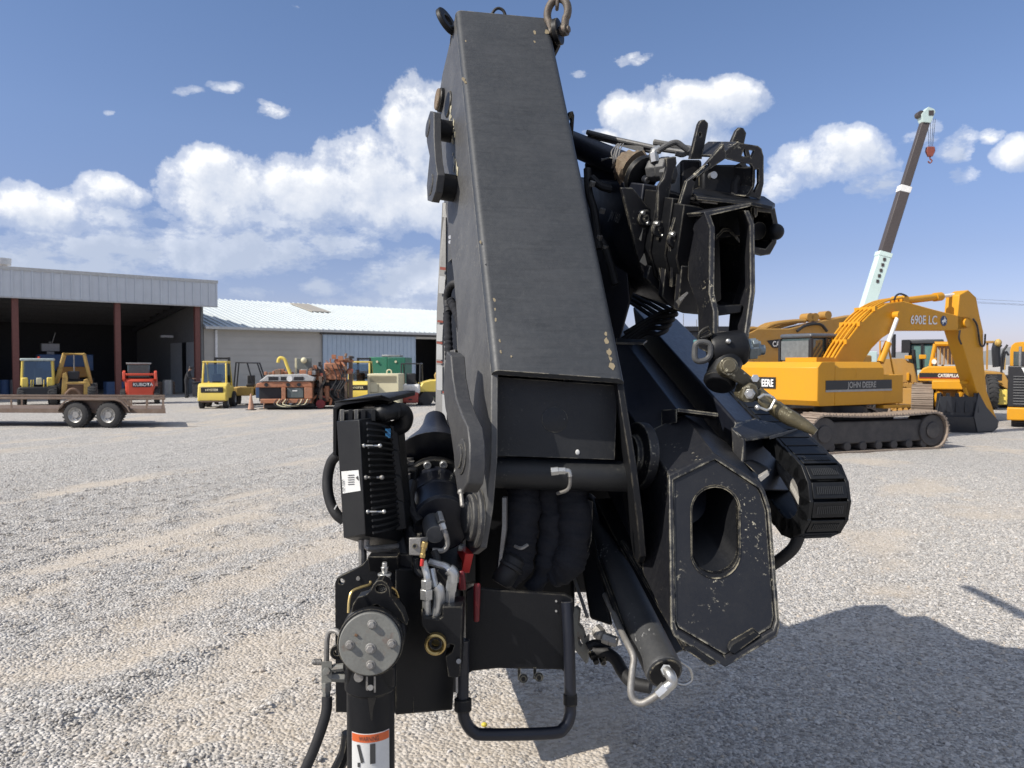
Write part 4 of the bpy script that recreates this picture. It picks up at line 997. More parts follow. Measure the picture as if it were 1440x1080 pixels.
for off in (-.12, .5):
    mb = MB(); mb.cyl(Z6(710, 420) + bn * off, Z6(748, 325) + bn * off, .09); cy = mb.build('boom_cylinder', M_yel, t)
    mb = MB(); mb.cyl(Z6(748, 325) + bn * off, Z6(797, 190) + bn * off, .05); mb.build('rod', M_white, cy)
mb = MB(); mb.cyl(Z6(797, 188) - bn * .18, Z6(797, 188) + bn * .66, .10); mb.cyl(Z6(1150, 225) - bn * .06, Z6(1150, 225) + bn * .5, .12); mb.build('pin', M_yel, bm_)
text('lettering', '690E LC', Z6(878, 230) - bn * .012, Z6(1008, 232) - Z6(878, 230), V((0, 0, 1)), .235, M_letter, bm_, width=(Z6(1008, 232) - Z6(878, 230)).length, bold=.015)
mb = MB(); mb.plate([Z6(1043 + 17 * math.cos(a) * (1 if abs(math.cos(a)) > .7 else .95), 215 + 27 * math.sin(a)) - bn * .002 for a in [math.pi / 4 * (i + .5) for i in range(8)]], -bn * .01); bdg = mb.build('badge', flat('navy_badge', (.02, .045, .12), .5), bm_, bevel=.01)
mb = MB(); mb.plate([Z6(*q) - bn * .014 for q in ((1033, 222), (1036, 212), (1044, 208), (1046, 196), (1049, 206), (1055, 212), (1051, 216), (1054, 230), (1049, 220), (1042, 222), (1036, 234), (1038, 222))], -bn * .004); mb.build('emblem', M_letter, bdg)
for pts in (((790, 112), (800, 92), (820, 82), (850, 92)), ((1180, 205), (1200, 240), (1215, 330), (1235, 335), (1240, 280)), ((1115, 262), (1110, 300), (1122, 330))):
    mb = MB(); mb.tube([Z6(*q) - bn * .05 for q in pts], .025, 8, 4); mb.build('hose', M_black, sk)
mb = MB(); mb.tube([Z6(*q) - bn * .1 for q in ((712, 430), (712, 315), (748, 315), (785, 505))], .022, 8, 0); mb.build('handrail', M_yel, t)
# bucket: curved shell with side plates and teeth
BK = [(1215, 575), (1310, 712), (1292, 775), (1255, 806), (1215, 792)]
mb = MB(); w = 1.15; o_ = -bn * .35 * 0
side = [Z6(*q) for q in ((1212, 568), (1250, 640), (1312, 712), (1290, 780), (1245, 806), (1205, 790), (1190, 690))]
side = [V((p.x, p.y, max(p.z, .03))) for p in side]
lft = D3(EX, -.72, .62, 0)
mb.plate(side, -bn * .03 + V((0, 0, 0))); mb.plate([p + lft for p in side], bn * .03)
outer = side[:]  # shell through the lower edge
for a, b in zip(outer[1:-1], outer[2:]): mb.hexa([a, b, b + lft, a + lft, a + bn * .001 + V((0, 0, -.02)), b + V((0, 0, -.02)), b + lft + V((0, 0, -.02)), a + lft + V((0, 0, -.02))])
a, b = Z6(1205, 795), Z6(1205, 590)
mb.hexa([a, b, b + lft, a + lft, a + V((.05, .03, 0)), b + V((.05, .03, 0)), b + lft + V((.05, .03, 0)), a + lft + V((.05, .03, 0))])
bk = mb.build('bucket', flat('black_bucket', (.025, .027, .032), .45), t, bevel=.01)
for k in range(5):
    q = b + lft * (k / 4.0); mb = MB()
    mb.hexa([q + V((-.07, -.02, -.45)), q + V((.07, -.02, -.45)), q + V((.07, .1, -.45)), q + V((-.07, .1, -.45)), q + V((-.045, .03, .1)), q + V((.045, .03, .1)), q + V((.045, .06, .1)), q + V((-.045, .06, .1))])
    mb.build('tooth', M_black, bk)
mb = MB(); mb.tube([Z6(1180, 545) + bn * .2, Z6(1200, 605) + bn * .2], .05, 8, 0); mb.tube([Z6(1165, 520) + bn * .2, Z6(1205, 520) + bn * .2], .05, 8, 0); mb.build('bucket_link', M_yel, t)
# undercarriage
TK = frame(P3(EX, .1, -.08, 0), (XA.x, XA.y))
TK = frame(V((6.45, 16.55, 0)), (.94, .34))
track(t, TK, 4.0, .86, .62, 0, M_track, M_trackd); track(t, TK, 4.0, .86, .62, 2.0, M_track, M_trackd)
mb = MB(); mb.bx(.9, 3.0, .63, 1.99, .35, .78, TK); mb.cyl(P3(TK, 2.0, 1.3, .78), P3(TK, 2.0, 1.3, 1.02), .6, seg=32); mb.build('undercarriage', M_black, t, bevel=.03)
mb = MB(); mb.bx(2.3, 2.95, .2, .5, 1.0, 1.025, EX); mb.bx(2.2, 3.2, -.02, .2, .92, 1.0, EX); mb.build('step', M_yel, t, bevel=.01)

# ---- second excavator behind it
fr = frame((9.4, 25.5), (.95, .30))
t = thing('excavator', 'dusty brownish yellow excavator with long low boom behind the bright one', 'excavator', fr.translation)
CP = Plane(fr.translation, D3(fr, 0, 1, 0)); cn = D3(fr, 0, 1, 0)
pts = [(1040, 505), (1046, 472), (1066, 462), (1110, 462), (1160, 450), (1205, 442), (1232, 440), (1224, 464), (1180, 474), (1150, 498), (1130, 515)]
mb = MB(); mb.plate([CP.at(*q) for q in pts], cn * .6); b_ = mb.build('boom', M_yeld, t, bevel=.03)
mb = MB()
for k in range(3):
    mb.tube([CP.at(*q) + cn * (.1 + .2 * k) for q in ((1046, 470), (1058, 462), (1075, 463), (1090, 456), (1115, 452), (1135, 451))], .07, 8, 3)
for k in range(2):
    mb.tube([CP.at(*q) + cn * (.2 + .2 * k) for q in ((1055, 474), (1080, 466), (1110, 457), (1125, 453))], .06, 8, 3)
mb.build('pipe', M_yeld, b_)
for u, v in ((1140, 446), (1147, 446), (1165, 443)):
    mb = MB(); p = CP.at(u, v); mb.cyl(p, p + cn * .4, .14); mb.build('pin', M_yeld, b_)
mb = MB(); a = [CP.at(*q) for q in ((1078, 479), (1104, 476), (1104, 489), (1086, 489))]; mb.plate([p - cn * .006 for p in a], -cn * .01); nb = mb.build('badge', M_black, b_)
text('lettering', 'CAT', CP.at(1086, 487) - cn * .02, D3(fr, 1, 0, .0), V((0, 0, 1)), .17, M_letter, nb, width=.40, bold=.02)
mb = MB(); mb.tube([CP.at(*q) - cn * .1 for q in ((1118, 466), (1130, 458), (1150, 456), (1160, 466))], .05, 8, 3); mb.tube([CP.at(*q) - cn * .1 for q in ((1185, 452), (1198, 452), (1200, 462))], .05, 8, 3); mb.build('hose', M_black, b_)
mb = MB(); mb.bx(-.5, 2.6, -.6, 2.0, 1.1, 2.25, fr); mb.build('house', M_yeld, t, bevel=.06)
mb = MB(); mb.bx(1.6, 2.7, 1.0, 2.0, 2.25, 3.0, fr); mb.build('cab', M_glass, t, bevel=.05)
tk = frame(P3(fr, -1.2, -.8, 0), (.95, .30)); track(t, tk, 4.4, .95, .6, 0, M_track, M_trackd); track(t, tk, 4.4, .95, .6, 2.4, M_track, M_trackd)

# ---- bulldozers
def at(u, v, Y): return W(u, v, Y)
def pv(u, Y): return at(u, 510, Y).x
Y0 = 27.0; pxs = lambda u: (u - 720) / F * Y0; pz = lambda v: CAMZ + (510 - v) / F * Y0
t = thing('bulldozer', 'yellow bulldozer facing the yard with barred cab front and lettered black hood stripe', 'bulldozer', (pxs(1330), Y0, 0))
I = Matrix.Identity(4)
mb = MB(); mb.plate([V((pxs(u), Y0, pz(v))) for u, v in ((1290, 536), (1290, 528), (1297, 518), (1305, 515), (1358, 515), (1372, 518), (1372, 536))], V((0, 2.5, 0))); hd = mb.build('hood', M_yel, t, bevel=.04)
mb = MB(); mb.bx(pxs(1292), pxs(1366), Y0 - .012, Y0 - .002, pz(531), pz(524.5)); sp2 = mb.build('stripe', M_black, hd)
mb = MB(); mb.bx(pxs(1292), pxs(1366), Y0 - .014, Y0 - .002, pz(532.2), pz(531.1)); mb.build('stripe_edge', flat('red_line', (.4, .03, .02), .5), hd)
text('lettering', 'CATERPILLAR', V((pxs(1319), Y0 - .02, pz(530.2))), V((1, 0, 0)), V((0, 0, 1)), .115, M_letter, sp2, width=.80, bold=.03, shear=.15)
mb = MB(); mb.bx(pxs(1311), pxs(1358), Y0 - .7, Y0 - .05, pz(547), pz(534.5)); mb.build('tank', M_yel, t, bevel=.04)
mb = MB()
A, B_, Cc, Dd = (pxs(1308), pz(515)), (pxs(1314), pz(483)), (pxs(1357), pz(483)), (pxs(1362), pz(515))
for (p, q) in ((A, B_), (B_, Cc), (Cc, Dd)): mb.tube([V((p[0], Y0 + .8, p[1])), V((q[0], Y0 + .8, q[1]))], .08, 8, 0)
mb.bx(pxs(1313), pxs(1358), Y0 + .75, Y0 + 2.4, pz(482), pz(479.5)); mb.bx(pxs(1308), pxs(1316), Y0 + .6, Y0 + .9, pz(512), pz(503)); cab_ = mb.build('cab_frame', M_yel, t)
mb = MB(); mb.bx(pxs(1314), pxs(1357), Y0 + 1.6, Y0 + 1.63, pz(513), pz(484)); mb.build('cab_glass', flat('dusty_glass', (.34, .34, .33), .2), cab_)
mb = MB()
for k in range(8): x = pxs(1316) + k * .14; mb.tube([V((x, Y0 + .85, pz(513))), V((x, Y0 + .85, pz(485 if k < 3 else 490 + (k % 3) * 4)))], .022, 6, 0)
mb.build('bar', M_yeld, cab_)
mb = MB(); mb.cyl(V((pxs(1313), Y0 + .52, pz(508.5))), V((pxs(1313), Y0 + .6, pz(508.5))), .09); mb.build('headlight', M_white, cab_)
mb = MB(); mb.bx(pxs(1318), pxs(1368), Y0, Y0 + 2, pz(582), pz(548)); mb.build('chassis', M_yeld, t, bevel=.05)
for u in (1322, 1352):
    mb = MB(); mb.tube([V((pxs(u), Y0 - .5, pz(549))), V((pxs(u) - .1, Y0 - .4, pz(562))), V((pxs(u) + .05, Y0 - .2, pz(582)))], .13, 10, 3); mb.build('push_arm', M_yel, t)
def face(t_, u):            # turn a machine about its base so that it faces the yard
    th = math.atan((u - 720) / F); t_.rotation_euler.z = -th; t_.scale.x = math.cos(th)
fr = frame((pxs(1313), Y0 - .6), (0, 1)); track(t, fr, 3.4, 1.2, .78, 0, M_track, M_trackd, shoe=.2)
fr = frame((pxs(1386), Y0 - .6), (0, 1)); track(t, fr, 3.4, 1.2, .78, 0, M_track, M_trackd, shoe=.2)
face(t, 1330)

Y0 = 31.0
t = thing('bulldozer', 'dusty bulldozer with dark cab and green glass seen under the arched boom', 'bulldozer', (pxs(1285), Y0, 0))
mb = MB(); mb.bx(pxs(1268), pxs(1326), Y0, Y0 + 2, pz(484), pz(477.5)); mb.build('cab_roof', flat('dark_roof', (.05, .055, .06), .5), t, bevel=.05)
mb = MB(); mb.bx(pxs(1280), pxs(1316), Y0 + .1, Y0 + 1.9, pz(520), pz(484.2)); cb = mb.build('cab', M_glassg, t, bevel=.05)
mb = MB()
for u in (1279, 1296, 1316, 1325): mb.bx(pxs(u) - .05, pxs(u) + .05, Y0 + .02, Y0 + .12, pz(520), pz(484.3))
mb.bx(pxs(1267), pxs(1279), Y0 - .1, Y0 + .5, pz(496), pz(478)); mb.build('pillar', M_black, cb)
mb = MB(); mb.tube([V((pxs(1284), Y0 - .3, pz(492))), V((pxs(1289), Y0 - .3, pz(545)))], .08, 8, 0); mb.tube([V((pxs(1256), Y0 - .2, pz(470))), V((pxs(1256), Y0 - .2, pz(503)))], .09, 10, 0); mb.build('exhaust', M_black, t)
mb = MB(); mb.plate([V((pxs(u), Y0 - .4, pz(v))) for u, v in ((1232, 552), (1230, 512), (1238, 505), (1270, 504), (1285, 512), (1292, 540), (1290, 560))], V((0, 1.6, 0))); mb.build('hood', M_yeld, t, bevel=.05)
mb = MB(); mb.bx(pxs(1272), pxs(1282), Y0 - .55, Y0 - .41, pz(505), pz(500)); mb.bx(pxs(1275), pxs(1279), Y0 - .5, Y0 - .41, pz(535), pz(524)); mb.bx(pxs(1292), pxs(1302), Y0 - .5, Y0 - .3, pz(505), pz(499)); mb.build('bracket', M_yel, t, bevel=.02)
mb = MB(); mb.bx(pxs(1240), pxs(1300), Y0 - .4, Y0 + 1.5, pz(575), pz(552)); mb.build('chassis', M_yeld, t, bevel=.05)
fr = frame((pxs(1225), Y0 - .9), (.97, -.24)); track(t, fr, 2.9, 1.25, .6, 0, M_yeld, M_yeld, shoe=.2)
fr = frame((pxs(1225), Y0 + 1.4), (.97, -.24)); track(t, fr, 2.9, 1.25, .6, 0, M_track, M_trackd, shoe=.2)
face(t, 1285)

Y0 = 23.5
t = thing('bulldozer', 'yellow machine with rounded cab roof and black louvred radiator at the right edge', 'bulldozer', (pxs(1450), Y0, 0))
mb = MB(); mb.plate([V((pxs(u), Y0 + .5, pz(v))) for u, v in ((1419, 516), (1419, 492), (1421, 485), (1426, 481), (1434, 480), (1480, 480), (1480, 516))], V((0, 1.6, 0)), ); cb = mb.build('cab', M_yel, t, bevel=.05)
mb = MB(); mb.bx(pxs(1424), pxs(1476), Y0 + .46, Y0 + .499, pz(514), pz(494)); gz = mb.build('windscreen', M_glass, cb)
mb = MB(); mb.cyl(V((pxs(1434), Y0 + .3, pz(518))), V((pxs(1434), Y0 + .3, pz(487))), .05); mb.build('exhaust', M_steel, t)
mb = MB(); mb.bx(pxs(1417), pxs(1483), Y0, Y0 + 2.2, pz(573), pz(514.5)); gr = mb.build('radiator_guard', M_black, t, bevel=.03)
mb = MB()
for k in range(11): mb.bx(pxs(1425), pxs(1478), Y0 - .03, Y0 - .002, pz(569 - k * 3.9), pz(568 - k * 3.9))
mb.build('louvre', flat('grey_louvre', (.16, .16, .16), .5), gr)
mb = MB(); mb.plate([V((pxs(u), Y0 - .03, pz(v))) for u, v in ((1436, 517), (1441, 526), (1446, 517))], V((0, .02, 0))); mb.build('emblem', M_letter, gr)
mb = MB(); mb.bx(pxs(1416.5), pxs(1483), Y0 - .05, Y0 + 2.2, pz(592), pz(573.5)); mb.build('bumper', M_yel, t, bevel=.04)
fr = frame((pxs(1441), Y0 + .1), (0, 1)); track(t, fr, 3.0, .9, .4, 0, M_trackd, M_trackd, shoe=.18)
fr = frame((pxs(1490), Y0 + .1), (0, 1)); track(t, fr, 3.0, .9, .4, 0, M_trackd, M_trackd, shoe=.18)
face(t, 1450)

Y0 = 33.0
t = thing('grader', 'weathered yellow machine with open hydraulics between the stick and the louvred one', 'grader', (pxs(1400), Y0, 0))
mb = MB(); mb.plate([V((pxs(u), Y0, pz(v))) for u, v in ((1372, 545), (1372, 520), (1412, 524), (1418, 535), (1418, 548), (1405, 541), (1390, 541), (1380, 552))], V((0, 2, 0))); b_ = mb.build('hood', M_yeld, t, bevel=.04)
mb = MB(); mb.bx(pxs(1386), pxs(1409), Y0 - .015, Y0 - .002, pz(535), pz(526)); st = mb.build('stripe', M_black, b_)
mb = MB(); mb.bx(pxs(1393), pxs(1398), Y0 - .025, Y0 - .016, pz(533), pz(528)); mb.build('decal', M_steel, st)
mb = MB(); mb.bx(pxs(1401), pxs(1417), Y0 - .6, Y0 - .1, pz(568), pz(547)); mb.build('tank', M_yelf, t, bevel=.05)
mb = MB(); mb.bx(pxs(1384), pxs(1397), Y0 + .4, Y0 + 1.8, pz(481.5), pz(479)); mb.bx(pxs(1386), pxs(1389), Y0 + .5, Y0 + .6, pz(520), pz(481.6)); mb.build('canopy', M_yeld, t)
mb = MB(); mb.tube([V((pxs(1402), Y0 + .2, pz(516))), V((pxs(1400), Y0 + .2, pz(490))), V((pxs(1404), Y0 + .2, pz(482)))], .2, 10, 3); mb.tube([V((pxs(1408), Y0, pz(523))), V((pxs(1409), Y0, pz(498))), V((pxs(1416), Y0, pz(485)))], .05, 8, 3); mb.tube([V((pxs(1410), Y0, pz(520))), V((pxs(1413), Y0, pz(495))), V((pxs(1418), Y0, pz(500)))], .05, 8, 3); mb.build('hydraulics', M_black, t)
mb = MB(); mb.sphere(V((pxs(1403), Y0, pz(482))), .16); mb.bx(pxs(1408), pxs(1414), Y0 + .3, Y0 + .7, pz(520), pz(503)); mb.build('valve_block', M_yelo, t)
mb = MB()
for k in range(4): mb.bx(pxs(1403), pxs(1417), Y0 - 1.2, Y0 - .7, pz(596 - k * 5), pz(594 - k * 5))
mb.build('step', M_steel, t)
wheel(t, V((pxs(1394), Y0 - .3, .72)), (1, .2, 0), .72, .5, .5, M_yelo); wheel(t, V((pxs(1412), Y0 + 1.5, .72)), (1, .2, 0), .72, .5, .5, M_yelo)
face(t, 1400)

# ---- flatbed with headboard in the gap behind the hook
Y0 = 44.0
t = thing('flatbed_truck', 'dark flatbed truck body with grey slatted headboard glimpsed behind the hook', 'truck', (pxs(970), Y0, 0))
mb = MB(); mb.bx(pxs(938), pxs(1060), Y0, Y0 + 2.4, pz(466), pz(459)); mb.bx(pxs(968), pxs(1006), Y0 + .1, Y0 + 2.2, pz(500), pz(466.2)); mb.build('rack', M_black, t, bevel=.03)
mb = MB(); 
for k in range(4): mb.bx(pxs(948), pxs(966), Y0 + .05, Y0 + .2, pz(474 + k * 4), pz(471.5 + k * 4))
mb.build('headboard', M_steel, t)
mb = MB(); mb.bx(pxs(938), pxs(1060), Y0 + .1, Y0 + 2.3, .9, 1.3); mb.build('bed', M_black, t)
for x in (pxs(945), pxs(1040)): wheel(t, V((x, Y0 + .2, .5)), (0, 1, 0), .5, .3, .5)
mb = MB()
for u, hh_ in ((952, 449), (966, 440), (985, 448), (1002, 452)): mb.tube([V((pxs(u), Y0 + 1, pz(459))), V((pxs(u), Y0 + 1, pz(hh_)))], .022, 5, 0)
mb.build('aerial', M_steel, t)

# ---- the mobile crane
YC = 62.0
b0, b1 = W(1198, 500, YC), W(1307, 152, YC)
t = thing('mobile_crane', 'mobile crane with long raised telescopic boom, pale mint base section and dark upper sections', 'crane', (b0.x, YC, 0))
ax = (b1 - b0); Lb = ax.length; ax.normalize(); sdv = ax.cross(V((0, 1, 0))).normalized(); dv = V((0, 1, 0))
def sec(f0, f1, w0, mat, name, par=t):
    a, b = b0 + ax * Lb * f0, b0 + ax * Lb * f1; mb = MB()
    q = [-sdv * w0 / 2 - dv * w0 * .5, sdv * w0 / 2 - dv * w0 * .35, sdv * w0 / 2 + dv * w0 * .5, -sdv * w0 / 2 + dv * w0 * .5]
    mb.hexa([a + k for k in q] + [b + k for k in q]); return mb.build(name, mat, par, bevel=.03)
s_ = sec(-.05, .415, .92, M_mint, 'base_section'); sec(.415, .67, .76, M_boomdark, 'middle_section'); sec(.67, .945, .60, M_boomdark, 'top_section')
sec(.40, .418, 1.02, M_mint, 'collar'); sec(.66, .685, .84, M_white, 'collar')
for k in range(5):
    mb = MB(); p = b0 + ax * Lb * (.30 + k * .022) - dv * .44; mb.box(p, (.22, .02, .26)); mb.build('emblem', M_boomdark, s_)
hp = b0 + ax * Lb * .94
mb = MB(); mb.plate([hp + sdv * x + ax * y - dv * .35 for x, y in ((-.33, 0), (-.42, .95), (-.25, 1.12), (.25, 1.16), (.60, .45), (.52, .22), (.26, -.1))], dv * .7); hd = mb.build('boom_head', M_mint, t, bevel=.03)
mb = MB(); mb.box(hp + sdv * -.1 + ax * .75 - dv * .36, (.4, .03, .4)); mb.build('head_opening', M_boomdark, hd)
mb = MB(); mb.cyl(hp + sdv * .6 + ax * .5 - dv * .3, hp + sdv * .6 + ax * .5 + dv * .3, .26); mb.build('sheave', M_boomdark, hd)
hk = W(1308, 213, YC)
mb = MB()
for dx in (-.22, 0, .22, .38): 
    p0 = V((hk.x + dx, YC, hp.z + .35)); mb.tube([p0, V((hk.x + dx * .5, YC, hk.z + .3))], .018, 5, 0)
mb.build('rope', M_boomdark, t)
mb = MB(); mb.plate([V((hk.x + x, YC - .15, hk.z + z)) for x, z in ((-.30, .36), (.30, .36), (.36, 0), (.16, -.42), (-.16, -.42), (-.36, 0))], V((0, .3, 0))); hb = mb.build('hook_block', flat('dull_red_block', (.28, .075, .05), .6), t, bevel=.05)
mb = MB(); mb.tube([V((hk.x, YC, hk.z - .42)), V((hk.x, YC, hk.z - .58)), V((hk.x + .16, YC, hk.z - .74)), V((hk.x, YC, hk.z - .92)), V((hk.x - .16, YC, hk.z - .78))], .055, 8, 4); mb.build('hook', flat('hook_red', (.25, .08, .06), .6), hb)
mb = MB(); mb.bx(b0.x - 4, b0.x + 5, YC - 1.3, YC + 1.3, .8, 1.5); mb.bx(b0.x - 2, b0.x + 1.5, YC - 1.2, YC + 1.2, 1.52, 2.9); mb.build('carrier', M_mint, t, bevel=.08)
for x in (-3, -1.6, 2.2, 3.6): wheel(t, V((b0.x + x, YC - 1.1, .62)), (0, 1, 0), .62, .4, .5)
# ---- power line poles far right
t = thing('power_line', 'thin power line wires crossing the sky at the far right', 'power line', (110, 190, 0))
for x, y in ((110, 190), (190, 185)):
    mb = MB(); mb.cyl((x, y, 0), (x, y, 18), .18, .12, 10); mb.bx(x - .08, x + .08, y - 1.2, y + 1.2, 17, 17.2); mb.build('pole', M_brown, t)
for dy in (-1.1, 0, 1.1):
    mb = MB(); mb.tube([V((110 + 80 * k / 10, 190 - .5 * k + dy, 17.2 + (dy == 0) * .8 - 1.6 * (1 - (k / 5 - 1) ** 2))) for k in range(11)], .03, 5, 0); mb.build('wire', M_boomdark, t)
# ================================================================ the black folding crane in front
K_boom = paint('faded_boom_paint', (.036, .039, .043), .48, .38, (.075, .077, .08), wear=.85, wearcol=(.40, .36, .27), edge=.006, scale=5, streak=.30, bump=.25, spec=.4)
K_pan = paint('end_panel_paint', (.008, .009, .0105), .5, .3, (.032, .032, .032), wear=.7, wearcol=(.3, .28, .22), edge=.005, scale=9, bump=.25, chips=.25)
K_link = paint('dark_link_paint', (.034, .034, .036), .48, .35, (.10, .098, .092), wear=.8, wearcol=(.36, .33, .26), edge=.006, scale=9, bump=.3)
K_rib = paint('rib_plastic', (.02, .021, .022), .5, .2, (.05, .05, .05), scale=9)
K_side = paint('greyed_side_paint', (.062, .062, .063), .5, .40, (.15, .148, .14), wear=.8, wearcol=(.42, .39, .30), edge=.006, scale=7, bump=.3, chips=.25)
K_blk = paint('black_machine_paint', (.0055, .006, .0075), .45, .06, (.05, .046, .042), wear=.9, wearcol=(.42, .37, .26), edge=.006, scale=7, bump=.2, spec=.28)
K_chip = paint('chipped_black_paint', (.007, .0075, .0105), .45, .10, (.07, .065, .055), wear=1, wearcol=(.48, .44, .33), edge=.010, scale=8, bump=.25, chips=.9)
K_navy = paint('blue_black_paint', (.007, .0085, .015), .38, .07, (.05, .055, .06), wear=.6, wearcol=(.35, .33, .28), edge=.005, scale=5, bump=.15)
K_rub = paint('hose_rubber', (.009, .009, .010), .62, .15, (.06, .055, .05), scale=12, bump=.3)
K_fab = paint('hose_sleeve_fabric', (.007, .0075, .011), .85, .15, (.04, .04, .045), scale=14, bump=.6)
K_plas = paint('black_cooler_plastic', (.006, .0065, .0075), .42, .08, (.06, .06, .055), scale=9, bump=.1, spec=.35)
K_zinc = paint('zinc_fitting', (.52, .52, .50), .34, .3, (.22, .20, .17), scale=30, metallic=.85, bump=.1)
K_worn = paint('dull_worn_steel', (.30, .29, .27), .5, .5, (.12, .10, .085), scale=18, metallic=.5, bump=.4)
K_cap = paint('dirty_cap_paint', (.185, .185, .165), .5, .55, (.10, .095, .085), scale=11, bump=.3, rust=.3)
K_gold = paint('chipped_hook_paint', (.10, .085, .05), .42, .5, (.03, .028, .025), wear=.9, wearcol=(.50, .46, .33), edge=.006, scale=16, metallic=.2, bump=.5, chips=1, chipth=.36, chipsc=42)
K_hook = paint('worn_hook_steel', (.13, .108, .06), .38, .6, (.03, .028, .025), chips=.9, chipth=.42, chipsc=30, wear=.6, wearcol=(.45, .42, .28), edge=.005, scale=14, metallic=.45, bump=.4)
K_brass = paint('brass', (.55, .40, .16), .35, .3, (.2, .15, .08), scale=30, metallic=.9)
K_redp = paint('red_safety_paint', (.62, .035, .03), .4, .15, (.25, .05, .04), scale=20)
K_dred = paint('dark_red_lever', (.16, .012, .016), .4, .2, (.08, .03, .03), scale=20)
K_rust = paint('rust_flange', (.12, .085, .055), .75, .6, (.30, .24, .16), scale=24, rust=.6, bump=.8)
K_chainm = paint('dark_rusty_steel', (.11, .095, .08), .55, .5, (.18, .14, .10), scale=25, metallic=.3, rust=.4, bump=.5)
K_barrel = paint('greyed_cylinder_paint', (.045, .046, .048), .5, .3, (.10, .10, .095), wear=.6, wearcol=(.5, .5, .48), scale=9, bump=.2, chips=1)
K_lab = paint('label_film', (.62, .62, .60), .4, .25, (.35, .34, .32), scale=16, bump=0)
K_labd = paint('worn_sticker_strip', (.20, .198, .19), .5, .7, (.14, .135, .13), scale=10, rust=0, bump=.1)
K_ink = flat('label_ink', (.05, .05, .05), .5)
K_or = flat('warning_orange', (.62, .12, .03), .45)
K_inkr = flat('label_red_ink', (.36, .10, .07), .5)
K_tri = flat('cream_decal', (.50, .47, .38), .5)
K_teal = flat('teal_tape', (.12, .32, .32), .5)
K_blue = flat('blue_tag', (.03, .16, .33), .5)

C = thing('loader_crane', 'large black folding truck crane hung upright from a chain, filling the middle of the yard', 'crane', (0, 3, 0))
pr = lambda px, Y: px * Y / F
def cyl(u0, v0, Y0, u1, v1, Y1, rpx, mb, seg=24, r1px=None): return mb.cyl(W(u0, v0, Y0), W(u1, v1, Y1), pr(rpx, Y0), pr(r1px if r1px else rpx, Y1 if r1px else Y0), seg)
def part(name, mat, mb, par=None, bevel=.004, **k): return mb.build(name, mat, par or C, bevel=bevel, **k)

# ---- main boom: a tapered-looking box leaning away
TL, BL_, BR_ = W(640, 22, 3.54), W(691, 527, 2.45), W(877, 540, 2.47)
wv = BR_ - BL_; wn_ = wv.normalized(); up_ = (TL - BL_); un = up_.normalized()
fn = wn_.cross(un).normalized()                       # front normal (towards the camera)
if fn.y > 0: fn = -fn
SB = plane3(TL, BL_, W(616, 175, 3.72))               # left side plane
sn = SB.n if SB.n.x < 0 else -SB.n
front_edge = [BL_, BL_ + up_ * .5, TL]
left = [TL, SB.at(632, 62), SB.at(622, 105), SB.at(615, 150), SB.at(614, 200), SB.at(620, 255), SB.at(630, 320), SB.at(638, 390), SB.at(643, 450), SB.at(644, 520), SB.at(646, 600), SB.at(650, 690), SB.at(655, 770), SB.at(664, 779), SB.at(675, 770), SB.at(684, 715), SB.at(690, 640), BL_]
back = -fn
mb = MB(); mb.plate(left, wn_ * .022); box = part('main_boom', K_side, mb, bevel=.003)
eB = (SB.at(616, 175) - TL); eB = (eB - un * eB.dot(un)).normalized(); eR = V((eB.y * .105, eB.y, eB.z)).normalized()
right = []
for p in left:
    d_ = p - BL_; a_ = d_.dot(un); b_ = d_.dot(eB); right.append(BR_ + un * a_ + eR * b_)
mb = MB(); mb.plate(right, -wn_ * .022); part('side_plate', K_blk, mb, box, bevel=.003)
mb = MB()                                            # front plate with rounded folded edges
N_ = 7; r_ = .028
def strip(o): # cross section of the front plate from left to right
    wl = wv.length; out = []
    for i in range(N_): a = math.pi / 2 * i / (N_ - 1); out.append(o + wn_ * (r_ - r_ * math.cos(a)) + fn * (r_ * math.sin(a) - r_ * .0))
    for i in range(N_): a = math.pi / 2 * (1 - i / (N_ - 1)); out.append(o + wn_ * (wl - r_ + r_ * math.cos(a)) + fn * (r_ * math.sin(a)))
    return out
inn = lambda o: [o + wn_ * .024 + fn * .002, o + wn_ * (wv.length - .024) + fn * .002]
rows = []
for k in range(13):
    o = BL_ + up_ * (k / 12) + fn * (.004 * math.sin(math.pi * k / 12)); rows.append(strip(o) + inn(o)[::-1])
n = len(rows[0]); vs = [p for r in rows for p in r]
fs = [tuple(range(n)), tuple((len(rows) - 1) * n + i for i in range(n))[::-1]]
for k in range(len(rows) - 1):
    for i in range(n): fs.append((k * n + i, k * n + (i + 1) % n, (k + 1) * n + (i + 1) % n, (k + 1) * n + i))
mb.add(vs, fs); part('top_plate', K_boom, mb, box, bevel=0, smooth=50)
# back plate and top closing plate
mb = MB(); bl = [SB.at(615, 160), SB.at(620, 255), SB.at(640, 400), SB.at(644, 540)]
for a, b in zip(bl[:-1], bl[1:]): mb.hexa([a + wn_ * .024, b + wn_ * .024, b + wv - wn_ * .024, a + wv - wn_ * .024] + [q + back * .015 for q in (a + wn_ * .024, b + wn_ * .024, b + wv - wn_ * .024, a + wv - wn_ * .024)])
part('back_plate', K_blk, mb, box, bevel=0)
mb = MB(); a, b = TL, SB.at(624, 95)
mb.hexa([a + wn_ * .024 - un * .01, b + wn_ * .024, b + wv - wn_ * .024, a + wv - wn_ * .024 - un * .01] + [q - un * .02 for q in (a + wn_ * .024 - un * .01, b + wn_ * .024, b + wv - wn_ * .024, a + wv - wn_ * .024 - un * .01)])
part('end_plate', K_blk, mb, box, bevel=0)
